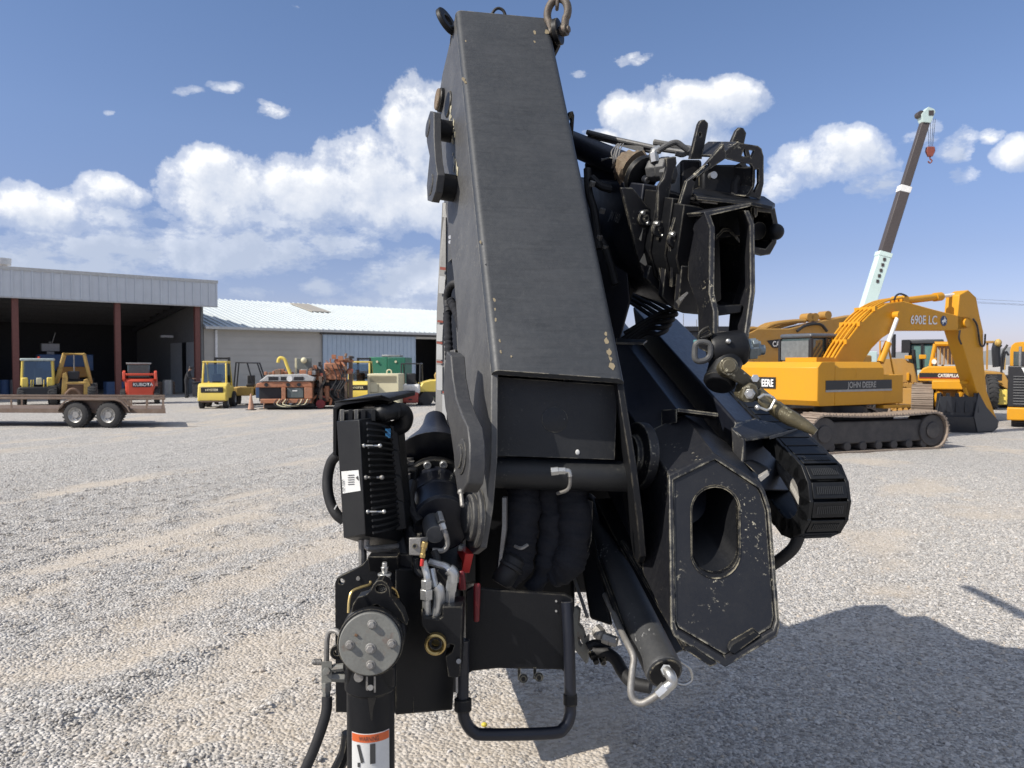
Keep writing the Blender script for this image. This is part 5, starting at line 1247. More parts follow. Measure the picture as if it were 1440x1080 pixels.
# recessed end panel, disc, cross tube, fitting
dz = V((0, .065, 0))
e = [W(700, 531, 2.475), W(872, 543, 2.495), W(868, 650, 2.475), W(694, 644, 2.455)]
e = [p + dz for p in e]
mb = MB(); mb.plate(e, V((0, .02, 0))); ep = part('end_panel', K_pan, mb, box, bevel=0)
en_ = (e[1] - e[0]).cross(e[3] - e[0]).normalized(); en_ = en_ if en_.y < 0 else -en_
c = W(782, 590, 2.50); c = c + en_ * (e[0] - c).dot(en_)
mb = MB(); mb.lathe(c - en_ * .002, en_, [(0, .043), (.0045, .043), (.006, .038)], 32); part('inspection_disc', K_pan, mb, ep, bevel=0)
acc_mb = MB(); random.seed(41)
for k in range(22):
    a_ = math.pi * random.uniform(.05, .95); rr_ = random.uniform(.030, .043); q = c + en_ * .0062 + wn_ * (math.cos(a_) * rr_) + un * (math.sin(a_) * rr_); m2 = MB(); m2.plate([q + wn_ * (math.cos(t) * random.uniform(.001, .005)) + un * (math.sin(t) * random.uniform(.001, .004)) for t in [i * .9 for i in range(7)]], en_ * .0006); acc_mb.add(m2.v, m2.f)
part('paint_scrape', K_worn, acc_mb, ep, bevel=0)
mb = MB(); p = W(815, 637, 2.49); p = p + en_ * (e[0] - p).dot(en_); mb.sphere(p, .008, 8, 6, (1, .5, 1.2)); part('paint_fleck', K_lab, mb, ep, bevel=0)
mb = MB(); mb.cyl(W(684, 664, 2.56), W(886, 670, 2.58), .052, seg=40); part('cross_tube', K_pan, mb, box)
mb = MB(); mb.nut(W(775, 663, 2.43), W(785, 662, 2.43), .014); mb.nut(W(785, 662, 2.43), W(795, 662, 2.43), .012); mb.tube([W(795, 662, 2.43), W(800, 663, 2.43), W(802, 670, 2.43)], .009, 10, 3); gf = part('grease_fitting', K_zinc, mb, box, bevel=.001)
mb = MB(); mb.tube([W(802, 668, 2.43), W(801, 683, 2.44), W(796, 690, 2.45), W(784, 694, 2.48)], .006, 8, 3); part('grease_pipe', K_worn, mb, gf, bevel=0)
# scraped paint on the left side
random.seed(4)
for k in range(34):
    t_ = random.random(); u, v = 634 + 8 * t_ + random.uniform(-3, 3), 146 + t_ * 104
    p = SB.at(u, v) + sn * .0015
    mb = MB(); a = un * random.uniform(.006, .03); b = sn.cross(un) * random.uniform(.004, .016)
    mb.plate([p - a, p - a * .3 + b, p + a, p + b * -.8], sn * .001); 
    if k == 0: acc_mb = MB()
    acc_mb.add(mb.v, mb.f)
o_ = part('paint_scrape', flat('bare_primer', (.50, .46, .33), .6), acc_mb, box, bevel=0)
random.seed(12)
acc_mb = MB()
for (u, v, s) in ((652, 112, 5), (655, 116, 4), (769, 45, 6), (752, 46, 5), (655, 58, 2.5), (752, 59, 3), (682, 335, 3), (676, 341, 3), (695, 422, 4), (697, 450, 4), (696, 435, 3), (853, 480, 6), (857, 495, 7), (860, 515, 8), (858, 505, 5), (852, 470, 4), (719, 502, 2.5), (703, 480, 3), (704, 495, 3)):
    d = ray(u, v); o0 = BL_ + fn * r_; k = (o0 - V((0, 0, CAMZ))).dot(fn) / d.dot(fn); p = V((0, 0, CAMZ)) + d * k + fn * .001
    mb = MB(); ss = pr(s, p.y); ang = [2 * math.pi * i / 9 for i in range(9)]
    mb.plate([p + wn_ * (math.cos(a) * ss * random.uniform(.25, .7)) + un * (math.sin(a) * ss * random.uniform(.5, 1.3)) for a in ang], fn * .0008); acc_mb.add(mb.v, mb.f)
o_ = part('paint_chip', flat('chip_primer', (.26, .21, .13), .7), acc_mb, box, bevel=0)

acc_mb = MB(); random.seed(77)
for (u, v, s) in ((681, 262, 10), (686, 282, 9), (690, 372, 11), (697, 356, 8), (722, 272, 6), (740, 275, 5), (727, 358, 5), (736, 366, 4), (757, 392, 6), (771, 392, 7), (735, 437, 11), (746, 443, 9), (823, 404, 6), (754, 397, 4), (718, 147, 7), (730, 142, 6), (705, 250, 5), (777, 168, 4), (697, 375, 9)):
    d = ray(u, v); o0 = BL_ + fn * r_; k = (o0 - V((0, 0, CAMZ))).dot(fn) / d.dot(fn); p = V((0, 0, CAMZ)) + d * k + fn * .0006
    mb = MB(); ss = pr(s, p.y); tl = random.uniform(-.5, .5)
    mb.plate([p + wn_ * (math.cos(a) * ss * random.uniform(.6, 1.1)) + un * (math.sin(a) * ss * random.uniform(.08, .35) + math.cos(a) * ss * tl * .5) for a in [2 * math.pi * i / 11 for i in range(11)]], fn * .0005); acc_mb.add(mb.v, mb.f)
o_ = part('oil_smudge', paint('oil_smudge', (.022, .024, .027), .5, .5, (.06, .06, .06), scale=30), acc_mb, box, bevel=0)
# ---- ear and wire loop at the top
mb = MB(); ax = V((.80, -.42, .42)).normalized(); c = W(628, 30, 3.56)
mb.lathe(c - ax * .012, ax, [(0, .028), (0, .062), (.003, .066), (.021, .066), (.024, .062), (.024, .028), (0, .028)], 28, caps=False)
mb.plate([W(634, 40, 3.56), W(641, 48, 3.55), W(637, 80, 3.6), W(631, 80, 3.62)], V((.02, .02, 0))); part('lifting_ear', K_blk, mb, box, bevel=.002)
mb = MB(); mb.tube([W(691, 30, 3.8), W(692, 20, 3.8), W(697, 13, 3.8), W(703, 12, 3.8), W(709, 17, 3.8), W(713, 32, 3.8)], .0075, 8, 4); part('wire_loop', K_rub, mb, box, bevel=0)
# lug for the shackle
lc = W(784, 45, 3.50)
mb = MB(); ax2 = V((.82, -.35, .1)).normalized(); mb.lathe(lc - ax2 * .012, ax2, [(0, .02), (0, .058), (.024, .058), (.024, .02), (0, .02)], 24, caps=False)
mb.plate([W(771, 40, 3.5), W(786, 62, 3.5), W(776, 82, 3.55), W(770, 60, 3.56)], V((.01, .025, 0))); part('lifting_lug', K_blk, mb, box, bevel=.002)

# ---- pins and the upper link on the left
def boss(u, v, off, r, ln, mat, name='pin', par=None, prof=None, ref=SB):
    p = ref.at(u, v); mb = MB(); p = p + sn * off
    mb.lathe(p, sn, prof or [(0, r), (ln - .004, r), (ln, r - .004)], 28); return part(name, mat, mb, par, bevel=0)
boss(622, 141, -.005, .055, .024, K_blk); boss(622, 141, .0195, .05, .010, K_rust, 'pin_washer'); boss(631, 147, -.004, .058, .012, K_blk, 'pin_washer')
LP = Plane(SB.p + sn * .10, SB.n)
lk = [(605, 156), (610, 158), (610, 195), (612, 225), (615, 245), (612, 270), (607, 284), (601, 282), (600, 262), (602, 240), (604, 220), (600, 200), (599, 175)]
mb = MB(); mb.plate([LP.at(*q) for q in lk], -sn * .032); ul = part('upper_link', K_link, mb, bevel=.003)
for (u_, v_, r0_) in ((603, 180, .046), (606, 260, .055)):
    mb = MB(); p = LP.at(u_, v_); mb.cyl(p - sn * .105, p - sn * .033, r0_); part('pin', K_blk, mb, ul, bevel=.002)
p = LP.at(602, 180); mb = MB(); mb.lathe(p, sn, [(0, .040), (.003, .040), (.005, .036)], 24); part('pin_cap', K_link, mb, ul, bevel=0)
p = LP.at(606, 260); mb = MB(); mb.lathe(p, sn, [(0, .044), (.003, .044), (.005, .04)], 24); part('pin_cap', K_link, mb, ul, bevel=0)

# ---- the upright column behind, with its worn sticker strip
mb = MB(); mb.hexa([W(613, 612, 3.35), W(628, 622, 3.3), W(700, 622, 3.6), W(700, 612, 3.8), W(624, 283, 3.5), W(630, 283, 3.45), W(690, 283, 3.8), W(690, 283, 4.0)]); col = part('column', K_side, mb)
ms_ = [(622, 285, 3.42), (627, 284, 3.42), (627, 460, 3.3), (628, 560, 3.25), (627, 622, 3.24), (612, 610, 3.26), (613, 520, 3.3), (614, 440, 3.32), (618, 360, 3.38)]
mb = MB(); mb.plate([W(*q) for q in ms_], V((.01, .02, 0))); st = part('column_flange', K_labd, mb, col, bevel=.001)
random.seed(31)
for (v0, v1, mt) in ((285, 305, K_lab), (375, 379, K_inkr), (388, 412, K_lab), (450, 453, K_inkr), (456, 479, K_lab), (480, 483, K_inkr), (484, 505, K_lab), (507, 510, K_inkr), (513, 548, K_lab), (550, 553, K_inkr), (555, 590, K_lab)):
    f0 = (v0 - 285) / 330; f1 = (v1 - 285) / 330
    uu = lambda v: 622 - 9.5 * (v - 285) / 200 if v < 480 else 613
    mb = MB(); yy = lambda v: 3.40 - .16 * (v - 285) / 330
    dx = 8 if v0 > 540 else 0
    mb.plate([W(uu(v0) + 1 + dx, v0, yy(v0) - .015), W(uu(v0) + 9 + dx, v0 + 1, yy(v0) - .015), W(uu(v1) + 9 + dx, v1 + 1, yy(v1) - .015), W(uu(v1) + 1 + dx, v1, yy(v1) - .015)], V((.0, .003, 0))); sk_ = part('sticker', mt, mb, st, bevel=0)
mb = MB(); mb.plate([W(628, 284, 3.36), W(641, 284, 3.3), W(652, 400, 3.1), (W(660, 520, 2.95)), W(655, 600, 2.95), W(628, 600, 3.2)], V((.06, .05, 0))); part('hose_guard', K_blk, mb, col, bevel=.002)
mb = MB(); mb.plate([W(630, 316, 3.29), W(641, 309, 3.24), W(644, 356, 3.18), W(630, 369, 3.25)], V((.0, .008, 0))); pp = part('grey_plate', K_side, mb, col, bevel=.001)
for v in (334, 341):
    mb = MB(); p = W(635, v, 3.235); mb.cyl(p, p + V((-.006, -.012, 0)), .008, seg=10); part('bolt', K_zinc, mb, pp, bevel=0)
mb = MB(); mb.tube([W(639, 370, 3.2), W(643, 376, 3.17), W(644, 388, 3.15), W(642, 400, 3.15)], .008, 8, 4); part('thin_hose', K_worn, mb, col, bevel=0)
wr = lambda a, amp, fr_: (lambda t, i: 1 + amp * math.sin(i * fr_ + 2 * mnoise.noise(V((i * .23, a, 0)))) + amp * mnoise.noise(V((i * .7, a, 5))))
for pts, a in ((((646, 398, 3.1), (636, 400, 3.12), (630, 410, 3.14), (629, 425, 3.15), (631, 440, 3.1)), 0), (((631, 432, 3.12), (629, 445, 3.1), (630, 470, 3.05), (631, 490, 3.02), (632, 508, 3.0)), 1), (((633, 422, 3.08), (640, 435, 3.05), (646, 452, 3.0), (650, 470, 2.95), (653, 495, 2.9), (655, 520, 2.88)), 2)):
    mb = MB(); mb.tube([W(*q) for q in pts], .0165, 12, 10, rf=wr(a, .10 if a else .02, 1.7)); part('sleeved_hose', K_fab if a else K_rub, mb, col, bevel=0)
mb = MB(); mb.tube([W(646, 405, 3.05), W(646, 432, 3.0)], .006, 8, 0); part('rod', K_zinc, mb, col, bevel=0)
mb = MB(); mb.hexa([W(*q) for q in ((627, 560, 3.02), (640, 548, 2.96), (650, 548, 3.02), (640, 560, 3.1), (632, 493, 3.0), (640, 491, 2.96), (645, 492, 3.02), (638, 493, 3.1))]); part('hose_bracket', K_side, mb, col)
mb = MB(); mb.plate([W(641, 450, 3.02), W(652, 470, 2.98), W(655, 506, 2.95), W(644, 506, 2.98)], V((0, .006, 0))); part('grey_plate', K_side, mb, col, bevel=.001)

# ---- lower link with big round boss
LQ = Plane(BL_ + sn * .115, SB.n)
lk = [(628, 494), (634, 500), (636, 530), (641, 560), (650, 585), (657, 600), (660, 625), (660, 655), (657, 680), (650, 692), (643, 690), (640, 670), (638, 640), (633, 605), (626, 575), (623, 545), (625, 515)]
mb = MB(); mb.plate([LQ.at(*q) for q in lk], -sn * .048); ll = part('lower_link', K_link, mb, bevel=.004)
p = LQ.at(650, 642); mb = MB(); mb.lathe(p - sn * .002, sn, [(0, .052), (.006, .052), (.008, .048), (.008, .034), (.014, .034), (.016, .03)], 32); part('pin_cap', K_link, mb, ll, bevel=0)
mb = MB(); q_ = LQ.at(648, 692); mb.sphere(q_, .010, 10, 8); mb.tube([q_, LQ.at(650, 712)], .006, 8, 0); part('grease_nipple', K_worn, mb, ll, bevel=0)
# lower pin boss of the boom on the left, red painted tip
p = SB.at(672, 728)
mb = MB(); mb.lathe(p + sn * .002, sn, [(0, .095), (.012, .095), (.016, .09), (.016, .075), (.03, .074), (.033, .07), (.033, .05), (.042, .048), (.044, .044)], 36); pb = part('pin_boss', K_link, mb, bevel=0)
mb = MB(); mb.plate([SB.at(655, 766) + sn * .03, SB.at(667, 779) + sn * .03, SB.at(661, 806) + sn * .03, SB.at(656, 796) + sn * .03], -sn * .028); rt = part('red_tip', K_redp, mb, bevel=.002)
mb = MB(); mb.nut(SB.at(664, 771) + sn * .035, SB.at(664, 771) + sn * .048, .010); part('bolt', K_zinc, mb, rt, bevel=0)
# right lower boss
p = BR_ + (SB.at(690, 655) - BL_) - sn * .0
p = W(884, 640, 2.62)
mb = MB(); mb.lathe(p, -sn, [(0, .07), (.02, .07), (.022, .115), (.055, .115), (.06, .11), (.06, .06), (.065, .055)], 36); part('pin_boss', K_chip, mb, bevel=.002)

# ---- hoses in the sleeve below the end panel
for i, (pts, r) in enumerate(((((738, 668, 2.66), (735, 700, 2.63), (732, 740, 2.6), (728, 775, 2.57), (720, 800, 2.55), (708, 822, 2.53)), .061), (((770, 665, 2.68), (772, 700, 2.64), (774, 740, 2.61), (770, 780, 2.59), (762, 808, 2.58), (748, 830, 2.57)), .040), (((806, 668, 2.66), (806, 700, 2.63), (808, 740, 2.6), (804, 775, 2.58), (795, 798, 2.57), (775, 812, 2.58)), .058))):
    mb = MB(); mb.tube([W(*q) for q in pts], r, 20, 16, rf=(lambda i: (lambda t, k: (1 + .018 * math.sin(k * 1.9 + 3 * mnoise.noise(V((k * .15, i, 0)))) + .06 * mnoise.noise(V((k * .25, i * 3, 1)))) * (1 - .35 * max(0, t - .72) / .28)))(i)); mb.v = [tuple(V(q) + V((mnoise.noise(V((q[0] * 9, q[1] * 9, q[2] * 34))), mnoise.noise(V((q[0] * 9 + 7, q[1] * 9, q[2] * 30))), mnoise.noise(V((q[0] * 20, 4, q[2] * 20))) * .5)) * .011) for q in mb.v]; hs = part('hose_bundle', K_fab, mb, bevel=0, smooth=60)
    if i == 0:
        mb = MB(); a, b = W(726, 782, 2.53), W(704, 822, 2.5); d = (b - a)
        mb.lathe(a, d, [(0, .030), (.01, .040), (.03, .041), (.034, .046), (.044, .046), (.048, .038), (.09, .036), (.105, .026)], 24); part('hose_clamp', K_rub, mb, hs, bevel=0)
        mb = MB(); mb.tube([W(724, 768, 2.49), W(733, 771, 2.475), W(742, 766, 2.485)], .006, 6, 4); part('cable_tie', K_worn, mb, hs, bevel=0)
    if i == 2:
        for q in (((806, 758, 2.545), (814, 752, 2.55), (816, 742, 2.56)), ((804, 770, 2.54), (812, 766, 2.545), (820, 767, 2.56))):
            mb = MB(); mb.tube([W(*k) for k in q], .004, 6, 4); part('cable_tie', K_worn, mb, hs, bevel=0)
mb = MB(); mb.plate([W(*q) for q in ((706, 700, 2.52), (712, 700, 2.52), (712, 745, 2.5), (706, 785, 2.5), (700, 800, 2.5), (702, 780, 2.5), (706, 740, 2.5))], V((.004, .03, 0))); part('guide_strip', K_worn, mb, bevel=.001)
mb = MB(); mb.plate([W(*q) for q in ((822, 700, 2.6), (834, 705, 2.58), (832, 760, 2.56), (824, 785, 2.55), (818, 790, 2.56), (822, 750, 2.58))], V((.004, .05, 0))); part('guide_plate', K_blk, mb, bevel=.002)

# ---- slewing base: cone, flange, round housing
mb = MB(); a, b = W(612, 606, 3.0), W(612, 668, 2.82)
mb.lathe(a + V((0, 0, .05)), b - a, [(0, .04), (.05, .05), (.11, .075), (.17, .115), (.23, .15)], 28); sb = part('slewing_base', K_navy, mb, bevel=0, smooth=60)
mb = MB(); mb.cyl(W(611, 600, 3.0), W(611, 612, 2.98), .042); mb.tube([W(611, 617, 2.93), W(596, 616, 2.93), W(592, 619, 2.93), (W(594, 624, 2.93))], .0045, 8, 3); part('lock_pin', K_worn, mb, sb, bevel=.001)
a, b = W(612, 690, 2.78), W(624, 752, 2.40); ax = (b - a).normalized()
mb = MB(); mb.lathe(a, ax, [(-.02, .125), (.012, .125), (.016, .12)], 36); fl = part('flange', K_blk, mb, sb, bevel=.001)
mb = MB(); mb.lathe(a, ax, [(.017, .098), (.14, .098), (.15, .102), (.165, .102), (.17, .098), (.30, .098), (.308, .09), (.308, .01)], 40); hb_ = part('motor_housing', K_navy, mb, sb, bevel=0)
o1 = ax.orthogonal().normalized(); o2 = ax.cross(o1)
for k in range(12):
    d = o1 * math.cos(k * math.pi / 6) + o2 * math.sin(k * math.pi / 6); mb = MB(); p = a + d * .111 + ax * .016
    mb.lathe(p, ax, [(0, .014), (.016, .014), (.018, .012), (.018, .007), (.010, .007), (.010, .001)], 12, caps=False); part('bolt', K_zinc, mb, fl, bevel=0)
e_ = a + ax * .309
mb = MB(); p = W(612, 752, 2.36); mb.lathe(p, -ax, [(0, .004), (0, .028), (.03, .034), (.09, .036)], 20); part('breather_cap', K_side, mb, hb_, bevel=.001)
mb = MB(); mb.nut(W(617, 722, 2.40), W(621, 735, 2.37), .013); mb.nut(W(621, 736, 2.37), W(624, 745, 2.365), .012); pf = part('fitting', K_zinc, mb, hb_, bevel=.001)
mb = MB(); mb.tube([W(623, 742, 2.365), W(627, 752, 2.36), W(629, 765, 2.36), W(623, 774, 2.355), (W(608, 774, 2.35))], .0085, 8, 4); part('pipe', K_worn, mb, pf, bevel=0)
for (u, v, Y) in ((563, 655, 2.75), (572, 652, 2.8), (566, 670, 2.7)):
    mb = MB(); mb.cyl(W(u, v - 9, Y), W(u, v + 6, Y), .026); mb.nut(W(u, v - 4, Y - .02), W(u, v + 3, Y - .02), .032); mb.cyl(W(u, v + 6, Y), W(u + 2, v + 40, Y - .05), .02); part('fitting', K_worn, mb, sb, bevel=.001)
mb = MB(); mb.bx(*sorted((W(556, 690, 2.75).x, W(590, 690, 2.75).x)), 2.7, 2.95, W(0, 860, 2.75).z, W(0, 655, 2.75).z); part('pump_block', K_blk, mb, sb, bevel=.01)
for k, pts in enumerate((((570, 690, 2.55), (568, 720, 2.5), (574, 745, 2.45), (582, 760, 2.4)), ((580, 680, 2.6), (576, 700, 2.52), (580, 720, 2.48), (590, 735, 2.45)), ((566, 715, 2.5), (563, 750, 2.45), (570, 790, 2.4)))):
    mb = MB(); mb.tube([W(*q) for q in pts], .017, 10, 6, rf=wr(k + 7, .05, 1.6)); part('hose', K_rub, mb, sb, bevel=0)
mb = MB(); 
for k in range(6): mb.cyl(W(565, 727 + k * 4, 2.46), W(573, 729 + k * 4, 2.44), .0065)
part('spring_sleeve', K_worn, mb, sb, bevel=0)

# ---- oil cooler on the left
cA, cB, cC, cD = W(473, 592, 2.36), W(505, 590, 2.28), W(514, 752, 2.24), W(483, 757, 2.32)
bk_ = V((.055, .16, 0))
OC = MB(); OC.hexa([cD, cC, cC + bk_, cD + bk_, cA, cB, cB + bk_, cA + bk_]); oc = part('oil_cooler', K_plas, OC, bevel=.003)
# fan shroud to the right of the panel with horizontal cooling ribs
sA, sB_, sC, sD = W(506, 592, 2.285), W(548, 600, 2.42), W(560, 742, 2.38), W(515, 754, 2.245)
mb = MB(); mb.hexa([sD, sC, sC + bk_ * .6, sD + bk_ * .8, sA, sB_, sB_ + bk_ * .6, sA + bk_ * .8]); sh = part('fan_shroud', K_plas, mb, oc, bevel=.003)
sn2 = (sB_ - sA).cross(sD - sA).normalized(); sn2 = sn2 if sn2.y < 0 else -sn2
mb = MB()
for k in range(19):
    f = (k + .5) / 19; l = sA.lerp(sD, f); r = sB_.lerp(sC, f)
    pts = []
    for i in range(7):
        g_ = i / 6; pts.append(l.lerp(r, g_) + sn2 * (.004 + .030 * math.sin(math.pi * (g_ * .75 + .25))))
    mb.tube(pts, .0042, 6, 0)
part('cooling_rib', K_plas, mb, sh, bevel=0)
for f0 in (.22, .5, .8):
    p = sA.lerp(sD, f0).lerp(sB_.lerp(sC, f0), .14) + sn2 * .03
    mb = MB(); mb.cyl(p - V((.03, 0, 0)), p + V((.018, 0, 0)), .0035); mb.sphere(p - V((.03, 0, 0)), .0075, 10, 8); mb.sphere(p + V((.018, 0, 0)), .007, 10, 8); part('bolt', K_zinc if f0 != .5 else K_worn, mb, sh, bevel=0)
mb = MB(); 
for k in range(4):
    f = .1 + k * .25; p = sB_.lerp(sC, f); mb.hexa([p + q for q in (V((-.005, 0, -.06)), V((.03, .01, -.055)), V((.035, .08, -.055)), V((0, .08, -.06)), V((-.005, 0, .04)), V((.02, .01, .03)), V((.025, .08, .03)), V((0, .08, .04)))])
part('fan_motor', K_plas, mb, sh, bevel=.004)
mb = MB(); p = sA.lerp(sD, .09).lerp(sB_.lerp(sC, .09), .62) + sn2 * .032; mb.box(p, (.016, .004, .028)); part('tag', K_blue, mb, sh, bevel=0)
# label plate with rows of print
pn = (cB - cA).cross(cD - cA).normalized(); pn = pn if pn.y < 0 else -pn
PL = Plane(cA + pn * .002, pn)
mb = MB(); mb.plate([PL.at(*q) for q in ((480, 663), (504, 661), (507, 690), (482, 694))], -pn * .0012); lb = part('label', K_lab, mb, oc, bevel=0)
PI = Plane(cA + pn * .0042, pn); pdx = (PI.at(500, 676) - PI.at(484, 677)).normalized(); pdz = (PI.at(484, 665) - PI.at(485, 690)).normalized()
text('lettering', 'GR 1064', PI.at(484.5, 691), pdz, -pdx, .0085, K_ink, lb, width=.036, bold=.02)
mb = MB(); mb.plate([PI.at(*q) for q in ((500, 672), (504, 676), (503, 669))], -pn * .0005); part('mark', K_ink, mb, lb, bevel=0)
mb = MB()
for k in range(5): mb.plate([PI.at(489, 668 + k * 3.2), PI.at(498, 667.4 + k * 3.2), PI.at(498, 668.3 + k * 3.2), PI.at(489, 668.9 + k * 3.2)], -pn * .0004)
part('print', K_ink, mb, lb, bevel=0)
# hood
hoodp = [(468, 640, 2.40), (468, 574, 2.40), (472, 566, 2.40), (480, 563, 2.38), (534, 558, 2.33), (548, 560, 2.36), (551, 565, 2.37), (533, 562, 2.34), (482, 570, 2.39), (474, 576, 2.40), (473, 640, 2.40)]
mb = MB(); mb.plate([W(*q) for q in hoodp], V((.05, .19, .012))); hd = part('hood', K_plas, mb, oc, bevel=.002)
mb = MB(); mb.plate([W(*q) for q in ((470, 566, 2.40), (536, 557, 2.33), (552, 563, 2.37), (560, 577, 2.6), (484, 585, 2.6))], V((0, 0, .004))); part('hood_top', K_plas, mb, hd, bevel=.001)
mb = MB(); mb.hexa([W(*q) for q in ((475, 592, 2.36), (545, 590, 2.36), (550, 590, 2.52), (485, 592, 2.52), (477, 577, 2.37), (545, 572, 2.36), (550, 573, 2.52), (486, 577, 2.52))]); part('header_tank', K_plas, mb, oc, bevel=.004)
for u in (478, 490, 498, 508, 522):
    mb = MB(); mb.hexa([W(*q) for q in ((u, 592, 2.345), (u + 6, 592, 2.345), (u + 6, 592, 2.36), (u, 592, 2.36), (u, 576, 2.345), (u + 6, 575.5, 2.345), (u + 6, 575.5, 2.36), (u, 576, 2.36))]); part('tank_rib', K_side if u in (478, 498) else K_plas, mb, oc, bevel=.001)
mb = MB(); mb.tube([W(528, 581, 2.38), W(545, 580, 2.38), W(556, 578, 2.4), W(566, 579, 2.42), W(570, 588, 2.43), W(566, 598, 2.44), W(553, 603, 2.45), W(542, 606, 2.46)], .026, 16, 6, rf=lambda t, i: 1.12 if .05 < t < .13 or .24 < t < .30 else 1.0); part('elbow_hose', K_plas, mb, oc, bevel=0)
mb = MB(); mb.tube([W(476, 638, 2.42), W(466, 650, 2.43), (W(461, 670, 2.43)), W(461, 690, 2.42), W(466, 710, 2.41), W(474, 724, 2.40), W(484, 732, 2.40)], .0165, 12, 8); lh = part('loop_hose', K_rub, mb, oc, bevel=0)
mb = MB(); a = W(472, 713, 2.375); mb.box(a, (.004, .004, .016), Matrix.Rotation(R(30), 3, 'Y')); part('print', K_lab, mb, lh, bevel=0)
mb = MB(); mb.hexa([W(*q) for q in ((485, 757, 2.33), (514, 754, 2.25), (572, 762, 2.45), (545, 775, 2.6), (485, 751, 2.33), (514, 750, 2.25), (560, 735, 2.40), (545, 735, 2.6))]); part('cooler_base', K_plas, mb, oc, bevel=.004)
mb = MB(); mb.tube([W(516, 756, 2.34), W(516, 768, 2.34), W(522, 771, 2.34), W(560, 768, 2.42)], .009, 8, 3); mb.tube([W(509, 756, 2.36), W(509, 800, 2.36)], .011, 8, 0); mb.tube([W(518, 772, 2.36), W(530, 774, 2.36), W(548, 772, 2.4)], .008, 8, 3); part('pipe', K_worn, mb, oc, bevel=0)
mb = MB(); mb.bx(*sorted((W(508, 0, 2.5).x, W(512, 0, 2.5).x)), 2.42, 2.5, W(0, 800, 2.45).z, W(0, 755, 2.45).z); mb.bx(*sorted((W(530, 0, 2.7).x, W(600, 0, 2.7).x)), 2.62, 2.8, W(0, 880, 2.7).z, W(0, 740, 2.7).z); part('mounting_bracket', K_blk, mb, oc, bevel=.003)

# ---- stabiliser: bracket plate, beam, drum, leg
BPn = Plane(W(530, 900, 2.30), (0, 1, 0))
mb = MB(); mb.plate([BPn.at(*q) for q in ((472, 1002), (471, 820), (474, 813), (482, 808), (500, 800), (510, 794), (519, 783), (524, 780), (580, 780), (582, 1003))], V((0, .02, 0)), [[BPn.at(480.5 + 4 * math.cos(a), 818 + 4 * math.sin(a)) for a in [i * math.pi / 6 for i in range(12)]]]); bp_ = part('bracket_plate', K_blk, mb, bevel=.003)
mb = MB(); mb.cyl(BPn.at(504, 813) - V((0, .006, 0)), BPn.at(504, 813), .006); part('bolt', K_worn, mb, bp_, bevel=0)
mb = MB(); mb.hexa([BPn.at(522, 800) + V((0, -.03, 0)), BPn.at(563, 800) + V((0, -.03, 0)), BPn.at(563, 800) - V((0, .004, 0)), BPn.at(522, 800) - V((0, .004, 0)), BPn.at(522, 776) + V((0, -.06, 0)), BPn.at(563, 776) + V((0, -.06, 0)), BPn.at(563, 776) - V((0, .004, 0)), BPn.at(522, 776) - V((0, .004, 0))]); lp = part('top_bracket', K_blk, mb, bp_, bevel=.002)
mb = MB(); p = W(541, 790, 2.24); mb.cyl(p, p - V((0, 0, .012)), .006); mb.nut(W(541, 791, 2.20), W(541, 797, 2.20), .008); mb.cyl(W(541, 797, 2.2), W(541, 806, 2.2), .011, .008); mb.lathe(W(541, 806, 2.2), (0, 0, -1), [(0, .02), (.006, .02), (.008, .016), (.014, .016), (.016, .018), (.02, .018)], 16); part('lock_bolt', K_zinc, mb, bp_, bevel=.001)
mb = MB(); mb.hexa([W(*q) for q in ((556, 1006, 2.26), (636, 999, 2.40), (640, 850, 3.45), (580, 852, 3.45), (556, 800, 2.26), (650, 800, 2.40), (650, 690, 3.45), (580, 690, 3.45))])
part('stabiliser_beam', K_blk, mb, bevel=.004)
cA_, cB_ = W(520, 906, 2.02), W(533, 872, 2.34); ax = (cB_ - cA_).normalized(); rd = .083
mb = MB(); mb.lathe(cA_, ax, [(.018, rd * .97), (.02, rd * 1.06), (.06, rd * 1.06), (.065, rd), (.11, rd), (.115, rd * 1.08), (.26, rd * 1.1), (.262, rd * 1.0)], 48); dr = part('rotator_drum', K_blk, mb, bevel=.001)
mb = MB(); mb.lathe(cA_, ax, [(.0, .001), (0, rd * .95), (.003, rd * .98), (.019, rd * .98)], 56); cp_ = part('drum_cap', K_cap, mb, dr, bevel=0)
CPn = Plane(cA_, ax)
for (u, v) in ((523, 878), (492, 907), (521, 912), (551, 905), (521, 935)):
    p = CPn.at(u, v); mb = MB(); s_ = 1.15 if (u, v) == (521, 912) else 1
    mb.lathe(p + ax * .001, -ax, [(0, .0125 * s_), (.003, .0125 * s_), (.004, .009 * s_)], 16); mb.lathe(p - ax * .003, -ax, [(0, .0095 * s_), (.009, .0095 * s_), (.011, .008 * s_)], 6); part('bolt', K_worn, mb, cp_, bevel=.0008)
mb = MB(); p = CPn.at(501, 893); mb.box(p - ax * .003, (.008, .006, .006), Matrix.Rotation(R(20), 3, 'Y')); part('rust_spot', flat('rust_brown', (.16, .09, .05), .8), mb, cp_, bevel=.001)
EPn = Plane(W(530, 840, 2.10), V((0, 1, .12)))
eye = [(494, 862), (496, 850), (503, 840), (514, 837), (521, 831), (525, 822), (530, 817), (537, 816), (544, 820), (548, 828), (549, 838), (556, 848), (566, 862), (572, 880), (530, 850)]
mb = MB(); mb.plate([EPn.at(*q) for q in eye], V((0, .05, .0)), [[EPn.at(535.5 + 7.5 * math.cos(a), 828 + 5.5 * math.sin(a)) for a in [i * math.pi / 9 for i in range(18)]]]); part('eye_plate', K_blk, mb, dr, bevel=.003)
